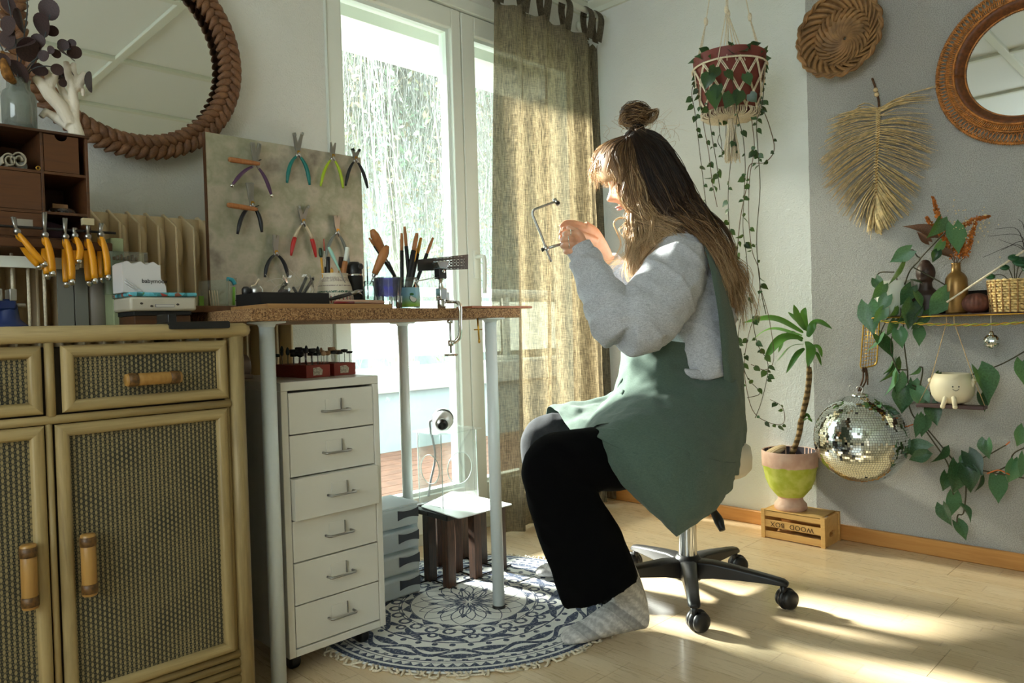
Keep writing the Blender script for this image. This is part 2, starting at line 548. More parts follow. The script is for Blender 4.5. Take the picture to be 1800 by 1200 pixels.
m_jar = clearmat('jar glass', (.93, .98, .97, 1), .25, .02, .03)
m_milk = clearmat('milky polypropylene', (.95, .99, 1, 1), .2, .25, .85, (.9, .95, .97, 1))
m_frost = clearmat('frosted railing panel', (.9, .95, .95, 1), .1, .3, .8, (.93, .97, .96, 1))
# ------------------------------------------------------------------ room shell
XR, YW, ZC = 2.9, 2.33, 2.44
XL, YB = -1.9, -2.3
# floor of laminate boards running along the right wall
fl = struct(obj('floor', G().box((XL, YB, -.06), (XR, YW+.02, -.008)), plain('screed under boards', c(120, 92, 62), .8), smooth=False))
pw, pl = .2, 1.38
bm_cache = {}
for i in range(int((XR-XL)/pw)+1):
    x0 = XL+i*pw; x1 = min(x0+pw, XR)
    if x1-x0 < .02: continue
    y = YB-((i*0.47) % 1)*pl
    while y < YW:
        a, b = max(y, YB), min(y+pl, YW+.02)
        if b-a > .02:
            o = obj('plank', G().box((x0+.0006, a+.0006, -.008), (x1-.0006, b-.0006, 0)), m_floor, fl, smooth=False)
        y += pl
wl = G()
wx0, wx1, wz1 = 1.412, 2.845, 2.235
wl.box((XL-.1, YW, -.06), (wx0, YW+.22, ZC+.08)); wl.box((wx1, YW, -.06), (XR+.1, YW+.22, ZC+.08)); wl.box((wx0, YW, wz1), (wx1, YW+.22, ZC+.08))
struct(obj('wall_window', wl, m_wall, smooth=False))
struct(obj('wall_right', G().box((XR, YB-.1, -.06), (XR+.1, YW, ZC+.08)), m_wallR, smooth=False))
struct(obj('wall_back', G().box((XL-.1, YB-.1, -.06), (XR, YB, ZC+.08)), m_wall, smooth=False))
# left wall with a second, unseen window opening that lights the room from the camera's side
lw = G()
lw.box((XL-.1, YB, -.06), (XL, -.9, ZC+.08)); lw.box((XL-.1, 1.1, -.06), (XL, YW, ZC+.08)); lw.box((XL-.1, -.9, -.06), (XL, 1.1, .95)); lw.box((XL-.1, -.9, 2.15), (XL, 1.1, ZC+.08))
struct(obj('wall_left', lw, m_wall, smooth=False))
ce = struct(obj('ceiling', G().box((XL-.1, YB-.1, ZC), (XR, YW, ZC+.08)), m_ceil, smooth=False))
for k, x in enumerate(np.arange(XL+.45, XR, .95)):
    obj('batten', G().box((x-.022, YB, ZC-.02), (x+.022, YW, ZC)), m_crown, ce, smooth=False, bevel=.003)
for k, y in enumerate(np.arange(YB+.5, YW, .95)):
    obj('batten', G().box((XL, y-.022, ZC-.021), (XR, y+.022, ZC)), m_crown, ce, smooth=False, bevel=.003)
# cornice
cr = G()
cr.prism([(XR, YB, ZC-.055), (XR-.014, YB, ZC-.055), (XR-.014, YB, ZC-.03), (XR-.045, YB, ZC-.008), (XR-.045, YB, ZC), (XR, YB, ZC)], (0, YW-YB, 0))
struct(obj('trim_1', cr, m_crown, smooth=False, fix=True))
cr = G().prism([(XL, YW, ZC-.055), (XL, YW-.014, ZC-.055), (XL, YW-.014, ZC-.03), (XL, YW-.045, ZC-.008), (XL, YW-.045, ZC), (XL, YW, ZC)], (XR-XL, 0, 0))
struct(obj('trim_2', cr, m_crown, smooth=False, fix=True))
# skirting
y = YB
bb = struct(obj('baseboard_right', G().box((XR-.016, YB, 0), (XR, YW, .058)), m_base, smooth=True, bevel=.004))
struct(obj('baseboard_window', G().box((XL, YW-.016, 0), (wx0, YW, .058)), m_base, smooth=True, bevel=.004))

# ------------------------------------------------------------------ balcony door: two glazed leaves
win = bpy.data.objects.new('window_1', None); COL.objects.link(win); win.location = (2.1, YW, 0); struct(win)
f = G()
f.box((wx0, YW-.012, .0), (1.418, YW+.09, wz1)); f.box((wx1-.006, YW-.012, 0), (wx1, YW+.09, wz1)); f.box((wx0, YW-.02, 2.185), (wx1, YW+.09, wz1)); f.box((wx0, YW+.01, 0), (wx1, YW+.1, .05))
obj('outer_frame', f, m_white, win, bevel=.004)
def leaf(x0, x1, sl, sr, zb, zt, z0=.05, z1=2.18, yo=0.0):
    g = G(); ya, yb = YW-.006+yo, YW+.06
    g.box((x0, ya, z0), (x0+sl, yb, z1)); g.box((x1-sr, ya, z0), (x1, yb, z1))
    g.box((x0+sl, ya, z0), (x1-sr, yb, zb)); g.box((x0+sl, ya, zt), (x1-sr, yb, z1))
    s = obj('sash', g, m_white, win, bevel=.004)
    # glazing bead, one step back
    b = G(); e = .014; yb0 = YW+.016
    X0, X1 = x0+sl, x1-sr
    b.box((X0, yb0, zb), (X0+e, yb, zt)); b.box((X1-e, yb0, zb), (X1, yb, zt)); b.box((X0+e, yb0, zb), (X1-e, yb, zb+e)); b.box((X0+e, yb0, zt-e), (X1-e, yb, zt))
    obj('glazing_bead', b, plain('glazing bead white', c(224, 234, 228), .4), s, smooth=False)
    obj('pane', G().box((X0, YW+.034, zb), (X1, YW+.038, zt)), m_glass, s, smooth=False)
    return s
leaf(1.418, 2.055, .062, .05, .2, 2.1)
s2 = leaf(2.06, 2.84, .072, .07, .2, 2.1)
# lever handle on the second leaf
hz = 1.13
g = G().box((2.086, YW-.014, hz-.06), (2.112, YW-.004, hz+.06))
h = obj('handle', g, m_white, s2, bevel=.004)
pts = curve([(2.099, YW-.012, hz+.03), (2.099, YW-.045, hz+.03), (2.104, YW-.056, hz+.022), (2.106, YW-.056, hz-.03), (2.108, YW-.05, hz-.125)], 20)
obj('lever', G().tube(pts, lerp([.009, .009, .0095, .009, .008], 20), 10), m_white, h)
# roller-shutter box outside, over the panes
so = G().box((1.2, YW+.23, 2.125), (3.05, YW+.55, 2.5))
struct(obj('trim_3', so, plain('outside render white', c(214, 220, 216), .7), smooth=False))

# ------------------------------------------------------------------ outside: terrace, parapet, railing, garden
m_terr = plain('terrace boards brown', c(120, 84, 66), .8, var=.2, vs=12)
te = struct(obj('floor_terrace', G().box((.2, YW+.22, -.2), (9, 4.62, -.075)), m_terr, smooth=False))
for i in range(16):
    yy = YW+.25+i*.145
    obj('board', G().box((.2, yy, -.075), (9, yy+.138, -.05)), m_terr, te, smooth=False)
PY = 4.62
m_par = plain('parapet render pale blue', c(150, 164, 166), .8, var=.04, vs=4)
struct(obj('wall_parapet', G().box((.2, PY, -.2), (9, PY+.2, .4)), m_par, smooth=False))
rt_ = thing('balcony_railing', 'white balcony railing with frosted panels standing on the parapet outside the window', 'railing', (4, PY, .4))
m_rw = plain('railing white', c(186, 194, 192), .5)
obj('cap', G().box((.2, PY-.06, .4), (9, PY+.26, .58)), m_rw, rt_, bevel=.01)
for k in range(7):
    x = 2.02+k*1.12
    obj('post', G().tube([(x+.35, PY+.1, .58), (x+.35, PY+.1, 1.14)], .035, 10), m_rw, rt_)
    obj('foot', G().box((x+.27, PY+.02, .58), (x+.43, PY+.18, .62)), m_rw, rt_, bevel=.006)
    obj('panel', G().box((x+.4, PY+.12, .66), (x+1.42, PY+.135, 1.1)), m_frost, rt_, smooth=False)
obj('rail', G().tube([(.3, PY+.1, 1.17), (9, PY+.1, 1.17)], .038, 12), m_rw, rt_)
# ground far below and hillside
m_lawn = plain('winter lawn', c(150, 160, 128), .9, var=.2, vs=2)
struct(obj('ground_garden', G().box((-25, PY+.4, -3.2), (60, 60, -3.0)), m_lawn, smooth=False))
def weeping_tree(base, h, label, seed):
    r = np.random.default_rng(seed)
    t = thing('weeping_tree', label, 'tree', base)
    b = V(base)
    m_bark = plain('pale bark', c(138, 134, 124), .9, var=.2, vs=10)
    obj('trunk', G().tube(curve([b, b+(.1, .05, h*.4), b+(-.05, .1, h*.75)], 12), lerp([.22, .17, .11], 12), 9), m_bark, t)
    br = G(); tw = G(); lf = []
    for k in range(30):
        a = r.uniform(0, 2*PI); rad = r.uniform(.8, 3.9); z0 = h*r.uniform(.62, .78)
        top = b+(math.cos(a)*rad*.55, math.sin(a)*rad*.55, h*r.uniform(.86, 1.05))
        end = b+(math.cos(a)*rad, math.sin(a)*rad, h*r.uniform(.6, .8))
        p = curve([b+(0, 0, z0), top, end], 14)
        br.tube(p, lerp([.045, .024, .008], 14), 4, caps=False)
        for q in range(34):
            s = p[r.integers(4, 14)]+r.normal(0, .12, 3)
            L = r.uniform(2.0, 6.0)
            q_ = curve([s, s+(r.normal(0, .14), r.normal(0, .14), -L*.25), s+(r.normal(0, .2), r.normal(0, .2), -L*.65), s+(r.normal(0, .25), r.normal(0, .25), -L)], 9)
            tw.tube(q_, lerp([.008, .006, .004], 9), 3, caps=False)
            for u in range(7):
                lf.append(q_[r.integers(2, 9)]+r.normal(0, .05, 3))
    obj('branches', br, m_bark, t, kind='stuff')
    obj('twigs', tw, plain('pale hanging twigs', c(148, 147, 140), .9, var=.15, vs=3), t, kind='stuff')
    g = G()
    for p in lf:
        d = r.normal(0, 1, 3); d /= np.linalg.norm(d); e = np.cross(d, r.normal(0, 1, 3)); e /= np.linalg.norm(e); s = r.uniform(.02, .05)
        g.add([p-d*s*1.6, p+e*s*.7, p+d*s*1.6, p-e*s*.7], [(0, 1, 2, 3)])
    ml = Mt('haze-pale leaves'); ml.col(ml.mix(ml.noise(1.4, 2).step(.4, .6), c(176, 160, 138), c(140, 156, 136))); ml.set(Roughness=.8)  # haze put into the colours: bark, twigs and leaves all kept pale
    obj('leaves', g, ml.m, t, kind='stuff', smooth=False)
weeping_tree((7.6, 10.4, -3.0), 11.0, 'bare weeping tree with pale hanging twigs behind the first door leaf', 3)
weeping_tree((15.6, 15.0, -3.0), 12.0, 'second bare weeping tree farther off beyond the curtain edge', 5)
def conifer(base, h, rad, label, seed):
    r = np.random.default_rng(seed)
    t = thing('conifer', label, 'tree', base)
    b = V(base); m = plain('haze-pale conifer green', c(76, 104, 82), .9, var=.25, vs=1.5)  # distance haze mixed into the green itself
    obj('trunk', G().tube([b, b+(0, 0, h*.95)], [.2, .03], 6), plain('conifer bark', c(120, 104, 88), .9), t)
    g = G()
    for k in range(330):
        z = r.uniform(.12, 1)**.8; a = r.uniform(0, 2*PI); L = rad*(1.04-z)*r.uniform(.7, 1.1)
        p0 = b+(0, 0, h*z); d = V((math.cos(a), math.sin(a), 0)); sd_ = V((-math.sin(a), math.cos(a), 0))
        tip = p0+d*L+(0, 0, -L*.35)
        mid = p0+d*L*.55+(0, 0, -L*.1); w_ = L*.2
        g.add([p0, mid+sd_*w_, tip, mid-sd_*w_, mid+(0, 0, .1)], [(0, 1, 4), (1, 2, 4), (2, 3, 4), (3, 0, 4)])
    obj('needles', g, m, t, kind='stuff', smooth=False)
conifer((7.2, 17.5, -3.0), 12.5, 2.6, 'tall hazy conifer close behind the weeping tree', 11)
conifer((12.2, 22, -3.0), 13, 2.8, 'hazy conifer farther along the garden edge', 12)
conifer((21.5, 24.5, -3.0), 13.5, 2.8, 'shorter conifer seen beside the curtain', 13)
hl = G(); rows = []
for yy in np.linspace(14, 42, 9):
    rows.append([(yy*(.36+1.3*q_), yy, -3+max(0, (yy-15))*1.15*min(1, q_*9)+1.2*mnoise.noise((q_*9, yy*.07, 0))) for q_ in np.linspace(0, 1, 26)])
hl.grid(rows)
struct(obj('hill', hl, plain('haze-pale wooded slope', c(130, 140, 133), .9, var=.25, vs=1.2)))  # slope colour lightened and greyed to stand in for haze

# ------------------------------------------------------------------ curtain on its rod
cur = thing('curtain', 'long olive linen tab-top curtain lit from behind, beside the glazed door', 'curtain', (2.4, 2.2, 0), None)
m_cur = m_curtain
def curtain_panel(x0b, x1b, x0t, x1t, y, folds, ztop, n=96, amp=.03, ph=0.0, zb=.012, yd=0):
    rows = []
    zs = np.concatenate([np.linspace(zb, .3, 6), np.linspace(.3, ztop, 22)[1:]])
    for z in zs:
        t = (z-zb)/(ztop-zb); row = []
        for j in range(n):
            u = j/(n-1)
            x = (x0b+(x1b-x0b)*u)*(1-t)+(x0t+(x1t-x0t)*u)*t
            a = amp*(1.15-.5*t)
            yy = y+a*math.sin(u*folds*2*PI+ph+.5*math.sin(3*t+u*5))+.4*a*math.sin(u*folds*4.7*PI+ph*2+2*t)
            zz = z - (.035*abs(math.sin(u*PI*4)) if t > .999 else 0)
            row.append((x, yy-yd*(1-t), zz))
        rows.append(row)
    return G().grid(rows)
obj('cloth', curtain_panel(2.055, 2.735, 2.135, 2.735, 2.185, 4, 2.235, ph=.6), m_cur, cur)
obj('cloth', curtain_panel(2.735, 2.87, 2.73, 2.84, 2.235, 1.5, 2.21, n=30, amp=.035, ph=2), m_cur, cur, label='dark unlit return of the curtain by the corner')
for k, x in enumerate((2.15, 2.3, 2.43, 2.575, 2.73, 2.80)):
    zt = 2.2
    p = curve([(x, 2.182, zt), (x+.004, 2.165, 2.3), (x, 2.19, 2.345), (x, 2.215, 2.3), (x, 2.2, zt)], 16)
    obj('tab', G().tube(p, .023, 4, r2=.0018, side=(1, 0, 0)), m_cur, cur, smooth=False)
rod = thing('curtain_rod', 'white curtain rod under the cornice above the glazed door', 'curtain rod', (2.2, 2.19, 2.33))
obj('pole', G().tube([(1.55, 2.19, 2.328), (2.86, 2.19, 2.328)], .0125, 14), m_white, rod)
for x in (1.6, 2.84):
    obj('bracket', G().tube([(x, YW, 2.328), (x, 2.19, 2.328)], .009, 8).lathe([(.026, 0), (.026, .012)], 16, (x, YW-.012, 2.328), (0, 1, 0), True, True), m_white, rod)
# ------------------------------------------------------------------ rattan sideboard
SY = 1.60
sb = thing('sideboard', 'whitewashed rattan sideboard with woven cane doors and bamboo grips below the hanging pliers', 'sideboard', (.34, SY+.2, 0))
body = G().box((-.06, SY+.012, .03), (.738, SY+.46, .84))
m_sbbody = plain('dark cane carcass', c(58, 52, 40), .7)
obj('carcass', body, m_sbbody, sb, smooth=False)
# top: board with a fat half-round pole along the front
obj('top', G().box((-.09, SY+.0, .852), (.742, SY+.47, .878)), m_bambooH, sb, bevel=.004)
obj('top_rail', G().tube([(-.1, SY-.002, .866), (.735, SY-.002, .866), (.742, SY-.002, .866), (.746, SY-.002, .866)], [.0165, .0165, .014, .007], 14), m_bambooH, sb)
obj('side_rail', G().tube([(.74, SY-.004, .866), (.74, SY+.46, .866)], .013, 12), m_bambooM, sb)
for x in (.719, -.046):
    obj('post', G().tube([(x, SY+.002, 0), (x, SY+.002, .853)], .0175, 12), m_bambooM, sb)
    obj('post', G().tube([(x, SY+.45, 0), (x, SY+.45, .853)], .0175, 12), m_bambooM, sb)
obj('inner_strip', G().tube([(.6985, SY+.006, .04), (.6985, SY+.006, .85)], .0055, 8), m_bambooM, sb)
obj('divider', G().tube([(.3575, SY-.002, .712), (.3575, SY-.002, .85)], .0085, 10), m_bambooM, sb)
obj('divider', G().tube([(.3525, SY-.002, .10), (.3525, SY-.002, .70)], .006, 10), m_bambooM, sb)
obj('cross_rail', G().tube([(-.06, SY-.003, .7055), (.70, SY-.003, .7055)], .0085, 12), m_bambooH, sb)
for k in range(7):
    z = .148-.0185*k
    obj('reed', G().tube([(-.04, SY+.001, z), (.703, SY+.001, z)], .0088, 10), m_bambooH, sb)
def framed(name, x0, x1, z0, z1, fw_, y):
    """mitred half-round frame round a woven panel"""
    d = obj(name, G().box((x0+fw_*.8, y+.003, z0+fw_*.8), (x1-fw_*.8, y+.012, z1-fw_*.8)), m_cane, sb, smooth=False)
    a = np.linspace(0, PI, 7)
    def stick(p, q, inw, mt):
        p, q, inw = V(p), V(q), V(inw)
        al = (q-p)/np.linalg.norm(q-p); g = G(); n = len(a)
        # profile across: u from outer edge (0) inward (fw_), bulging towards -Y; ends cut at 45 degrees
        vs = []
        for end, s in ((p, 1), (q, -1)):
            for t in a:
                u = fw_*(1-math.cos(t))/2
                vs.append(end+inw*u+al*s*u+V((0, -1, 0))*(.011*math.sin(t)**.7-.002))
        g.add(vs, [(i, i+1, n+i+1, n+i) for i in range(n-1)]+[(n-1, 0, n, 2*n-1), tuple(range(n-1, -1, -1)), tuple(range(n, 2*n))])
        obj('frame', g, mt, d, auto=50, fix=True)
    stick((x0, y, z0), (x1, y, z0), (0, 0, 1), m_bambooH); stick((x0, y, z1), (x1, y, z1), (0, 0, -1), m_bambooH)
    stick((x0, y, z0), (x0, y, z1), (1, 0, 0), m_bambooM); stick((x1, y, z0), (x1, y, z1), (-1, 0, 0), m_bambooM)
    return d
def grip(par, p, ax, L, r=.0125):
    p, ax = V(p), V(ax)
    n = V((0, -1, 0))
    q = p+n*.019
    h = obj('handle', G().tube([q-ax*L/2, q-ax*(L/2-.002), q+ax*(L/2-.002), q+ax*L/2], [r*.86, r, r, r*.86], 16), m_bamH, par)
    # bindings and pins stay parts of the front they are fixed to (a grip's own pieces)
    for s in (-1, 1):
        e = q+ax*s*(L/2-.014)
        obj('grip_binding', G().tube([e-ax*.009, e-ax*.0085, e+ax*.0085, e+ax*.009], [r, r+.0012, r+.0012, r], 16), m_bind, par)
        e = p+ax*s*(L/2-.014)
        obj('grip_pin', G().tube([e, e+n*.014], .005, 8), m_bind, par)
d = framed('drawer', .376, .697, .717, .845, .0235, SY-.004)
grip(d, on(270, 665, 1, SY-.022)+V((0, .018, 0)), (1, 0, 0), .108)
d = framed('drawer', .02, .345, .717, .845, .0235, SY-.004)
grip(d, (.18, SY-.004, .782), (1, 0, 0), .108)
d = framed('door', .362, .693, .158, .696, .0245, SY-.004)
grip(d, on(156, 992, 1, SY-.022)+V((0, .018, 0)), (0, 0, 1), .118, .0135)
d = framed('door', .012, .345, .158, .696, .0245, SY-.004)
grip(d, on(51, 1013, 1, SY-.022)+V((0, .018, 0)), (0, 0, 1), .118, .0135)

# ------------------------------------------------------------------ work table
TZ0, TZ1 = .886, .915
tb = thing('work_table', 'tall chipboard-edged work table on white tube legs in front of the glazed door', 'table', (1.2, 1.9, 0))
obj('table_top', G().box((.757, SY, TZ0), (1.627, 2.2, TZ1)), m_chip, tb, bevel=.002)
for (x, y) in ((.828, 1.668), (1.528, 1.632), (1.545, 2.1), (.828, 2.12)):
    l = obj('leg', G().tube([(x, y, .012), (x, y, .882)], .0182, 20), m_legw, tb)
    obj('flange', G().lathe([(.0185, .872), (.0215, .879), (.043, .8815), (.045, .883), (.045, TZ0)], 24, (x, y, 0), cap1=True), m_legw, l)
    obj('foot', G().lathe([(.02, 0), (.021, .004), (.0187, .014)], 18, (x, y, 0), cap0=True, cap1=True), m_blackp, l)

# ------------------------------------------------------------------ white steel drawer unit
hx0, hx1, hy0, hy1, hz0, hz1 = .866, 1.152, 1.684, 2.105, .052, .736
du = thing('drawer_unit', 'narrow white steel drawer unit on castors with six drawers under the work table', 'drawer unit', (1.01, 1.89, 0))
g = G(); t = .018
g.box((hx0, hy0, hz0), (hx0+t, hy1, hz1-.022)); g.box((hx1-t, hy0, hz0), (hx1, hy1, hz1-.022)); g.box((hx0, hy0, hz1-.022), (hx1, hy1, hz1)); g.box((hx0+t, hy0, hz0), (hx1-t, hy1, hz0+.018)); g.box((hx0+t, hy1-.01, hz0+.018), (hx1-t, hy1, hz1-.022))
obj('casing', g, m_steelw, du, bevel=.0015)
zt = [hz1-.026-(hz1-.026-hz0-.02)*k/6 for k in range(7)]
m_lab = clearmat('clear label slide', (.985, .985, .975, 1), .1, .2, .06)
for k in range(6):
    a, b = zt[k+1]+.0018, zt[k]-.0018
    yo = -.016 if k == 2 else (.0015 if k % 2 else 0)
    dr = obj('drawer', G().box((hx0+t+.002, hy0+yo-.001, a), (hx1-t-.002, hy0+yo+.35, b)), m_steelw, du, bevel=.001)
    cx, cz, yf = (hx0+hx1)/2+.005, (a+b)/2-.002, hy0+yo-.001
    hw = .037
    p = [(cx-hw, yf, cz), (cx-hw, yf-.016, cz), (cx-hw+.004, yf-.02, cz), (cx+hw-.004, yf-.02, cz), (cx+hw, yf-.016, cz), (cx+hw, yf, cz)]
    obj('handle', G().tube(p, .0032, 8), m_steel, dr)
    obj('label_holder', G().box((cx-.027, yf-.0022, cz-.003), (cx+.0175, yf-.0002, cz+.03)), m_steelw, dr, bevel=.0005)
    obj('label_edge', G().box((cx+.0175, yf-.006, cz-.001), (cx+.0187, yf-.0002, cz+.03)), m_steel, dr, smooth=False)
for (x, y) in ((hx0+.04, hy0+.05), (hx1-.04, hy0+.05), (hx0+.04, hy1-.05), (hx1-.04, hy1-.05)):
    cs = obj('caster', G().box((x-.012, y-.012, .03), (x+.012, y+.012, hz0)), m_blackp, du, bevel=.003)
    obj('wheel', G().lathe([(.004, -.012), (.02, -.012), (.0225, -.008), (.0225, .008), (.02, .012), (.004, .012)], 16, (x, y+.012, .0225), (1, 0, 0), True, True), m_blackp, cs)

# ------------------------------------------------------------------ stacked plastic drawers
pb = thing('plastic_drawer_tower', 'milky plastic drawer tower with dark label strips standing on the rug beside the drawer unit', 'drawer tower', (1.33, 2.0, 0.006))
bx0, bx1, by0, by1 = 1.205, 1.452, 1.905, 2.07
hh = .0735
for k in range(4):
    z0 = .008+k*hh
    d = obj('drawer', G().box((bx0+.006, by0+.004, z0+.005), (bx1-.006, by1, z0+hh-.006)), m_milk, pb, bevel=.008, segs=3)
    obj('shell', G().box((bx0, by0+.03, z0), (bx1, by1+.004, z0+.0035)).box((bx0, by0+.02, z0), (bx0+.003, by1+.004, z0+hh)).box((bx1-.003, by0+.02, z0), (bx1, by1+.004, z0+hh)), m_milk, pb, smooth=False)
    cx = 1.403; zz = z0+hh*.6
    # bow-tie shaped dark strip on the front
    xs = np.linspace(-.04, .04, 9); top = [(cx+x, by0+.002, zz+.0095+.006*(x/.04)**2) for x in xs]; bot = [(cx+x, by0+.002, zz-.0095-.006*(x/.04)**2) for x in xs[::-1]]
    obj('label_strip', G().prism(top+bot, (0, .004, 0)), plain('graphite strip', c(48, 54, 66), .5), d, smooth=False, fix=True)
    cc = G()
    for q in range(5):
        cc.box((1.25+q*.037, by0+.02+.01*(q % 2), z0+.008), (1.25+q*.037+.026, by0+.09, z0+.022+.008*((q*3+k) % 3)))
    obj('contents', cc, [plain('teal packets', c(96, 150, 170), .6), plain('cream packets', c(216, 208, 186), .6), plain('blue packets', c(70, 130, 176), .6), plain('pale packets', c(190, 210, 216), .6)][k], d, smooth=False)
obj('lid', G().box((bx0, by0+.006, .008+4*hh-.006), (bx1, by1+.004, .008+4*hh)), m_milk, pb, bevel=.004)

# ------------------------------------------------------------------ low stool of dark slats with a white sheet on it
st = thing('slat_stool', 'low dark wood stool of square posts standing on the round rug under the table', 'stool', (1.66, 1.985, 0.006))
for i in range(3):
    for j in range(3):
        x, y = 1.545+.117*i, 1.885+.1*j
        obj('leg', G().box((x-.0155, y-.0155, .0065), (x+.0155, y+.0155, .228)), m_wenge, st, smooth=False)
fr = G()
for i in range(3): fr.box((1.545+.117*i-.013, 1.87, .228), (1.545+.117*i+.013, 2.1, .244))
for j in range(3): fr.box((1.53, 1.885+.1*j-.012, .2285), (1.795, 1.885+.1*j+.012, .2435))
obj('seat_frame', fr, plain('black stained frame', c(24, 20, 18), .5), st, smooth=False)
fw2 = G()
for j in range(3): fw2.tube([(1.5, 1.885+.1*j, .0085), (1.83, 1.885+.1*j, .0085)], .0025, 5)
for i in range(3): fw2.tube([(1.545+.117*i, 1.85, .0088), (1.545+.117*i, 2.12, .0088)], .0025, 5)
obj('wire_grid', fw2, m_blackm, st)
zs = .247
q = [on(739, 891, 2, zs), on(807, 912, 2, zs), on(902, 887, 2, zs), on(795, 864, 2, zs)]
sh = thing('white_sheet', 'white plastic sheet lying on the dark slat stool', 'sheet', (1.66, 1.98, zs))
def rounded(q, r=.012, k=4):
    out = []; n = len(q)
    for i in range(n):
        p, a, b = V(q[i]), V(q[i-1]), V(q[(i+1) % n])
        da, db = (a-p)/np.linalg.norm(a-p)*r, (b-p)/np.linalg.norm(b-p)*r
        for t in np.linspace(0, 1, k): out.append((1-t)**2*(p+da)+2*t*(1-t)*p+t*t*(p+db))
    return out
obj('sheet', G().prism(rounded(q), (0, 0, .003)), plain('white acrylic', c(236, 240, 240), .25), sh, auto=40, fix=True)
# clear acrylic riser
za, zb = .25, .50
a0 = on(779, 893, 2, za)
ax0, ay0 = a0[0], a0[1]; ax1, ay1 = ax0+.16, ay0+.13
ri = thing('acrylic_riser', 'clear acrylic riser with round cut-outs standing on the white sheet', 'riser', (ax0+.07, ay0+.06, za))
def holed(o, u, v, w_, h_, r, th):
    """rectangular clear plate with a round hole, edges visible"""
    o, u, v = V(o), V(u), V(v); n = np.cross(u, v)*th
    ring = [o+u*(w_/2+r*math.cos(t))+v*(h_*.5+r*math.sin(t)) for t in np.arange(32)*2*PI/32]
    out = []
    for t in np.arange(32)*2*PI/32:
        cx_, cy_ = math.cos(t), math.sin(t); k = min(w_/2/max(abs(cx_), 1e-6), h_*.5/max(abs(cy_), 1e-6))
        out.append(o+u*(w_/2+k*cx_)+v*(h_*.5+k*cy_))
    g = G(); A = np.array(ring+out); A = np.concatenate([A, A+n])
    fs = []
    for i in range(32):
        j = (i+1) % 32
        fs += [(i, j, 32+j, 32+i), (64+i, 96+i, 96+j, 64+j), (i, 64+i, 64+j, j), (32+i, 32+j, 96+j, 96+i)]
    return g.add(A, fs)
obj('front_plate', holed((ax0, ay0, za), (1, 0, 0), (0, 0, 1), ax1-ax0, zb-za, .055, .004), m_clear, ri, smooth=False)
obj('side_plate', holed((ax0, ay1, za), (0, -1, 0), (0, 0, 1), ay1-ay0, zb-za, .05, .004), m_clear, ri, smooth=False)
obj('side_plate', G().box((ax1-.004, ay0+.004, za), (ax1, ay1, zb)), m_clear, ri, smooth=False)
obj('top_plate', G().box((ax0-.012, ay0-.01, zb), (ax1+.02, ay1+.01, zb+.005)), m_clear, ri, smooth=False)
me_ = G()
for (x, y) in ((ax0, ay0), (ax1, ay0), (ax0, ay1)): me_.tube([(x, y, za), (x, y, zb)], .0016, 6)
for r_, cx_, cy_, uu in ((.055, (ax0+ax1)/2, ay0, (1, 0, 0)), (.05, ax0, (ay0+ay1)/2, (0, 1, 0))):
    me_.tube([V((cx_, cy_, (za+zb)/2))+V(uu)*r_*math.cos(t)+V((0, 0, 1))*r_*math.sin(t) for t in np.arange(36)*2*PI/36], .0015, 5, closed=True)
obj('bright_edge', me_, plain('bright acrylic edge', c(225, 240, 236), .2), ri)
# silver motor handpiece on the riser
mc = dp(779, 765, 1); k_ = (ay0+.05)/ray(779, 762)[1]; mcen = CAM+ray(779, 762)*k_; mcen[2] = zb+.005+.036
dv = V((-.64, -.72, -.25)); dv /= np.linalg.norm(dv)
mt = thing('motor_handpiece', 'silver round motor with a black nose on the clear acrylic riser', 'motor', (mcen[0], mcen[1], zb+.005))
obj('housing', G().lathe([(.008, -.05), (.024, -.046), (.034, -.03), (.0365, -.005), (.034, .018), (.026, .034), (.018, .04)], 24, mcen, dv, True, True), plain('satin silver', (.74, .76, .76, 1), .35, .35), mt)
obj('nose', G().lathe([(.019, .036), (.0195, .044), (.015, .047), (.015, .054), (.012, .056), (.007, .05)], 20, mcen, dv, False, True), m_blackp, mt)
obj('rim', G().lathe([(.037, -.012), (.0385, -.009), (.0385, -.003), (.037, 0)], 24, mcen, dv), m_dsteel, mt)
cb = curve([mcen+V((.0, .02, -.02)), mcen+V((-.01, .06, -.01)), on(765, 800, 1, ay1+.03), on(757, 845, 1, ay1+.03), on(753, 872, 1, ay1+.03)], 24)
obj('cable', G().tube(cb, .0042, 8), plain('grey cable', c(120, 122, 124), .5), mt)

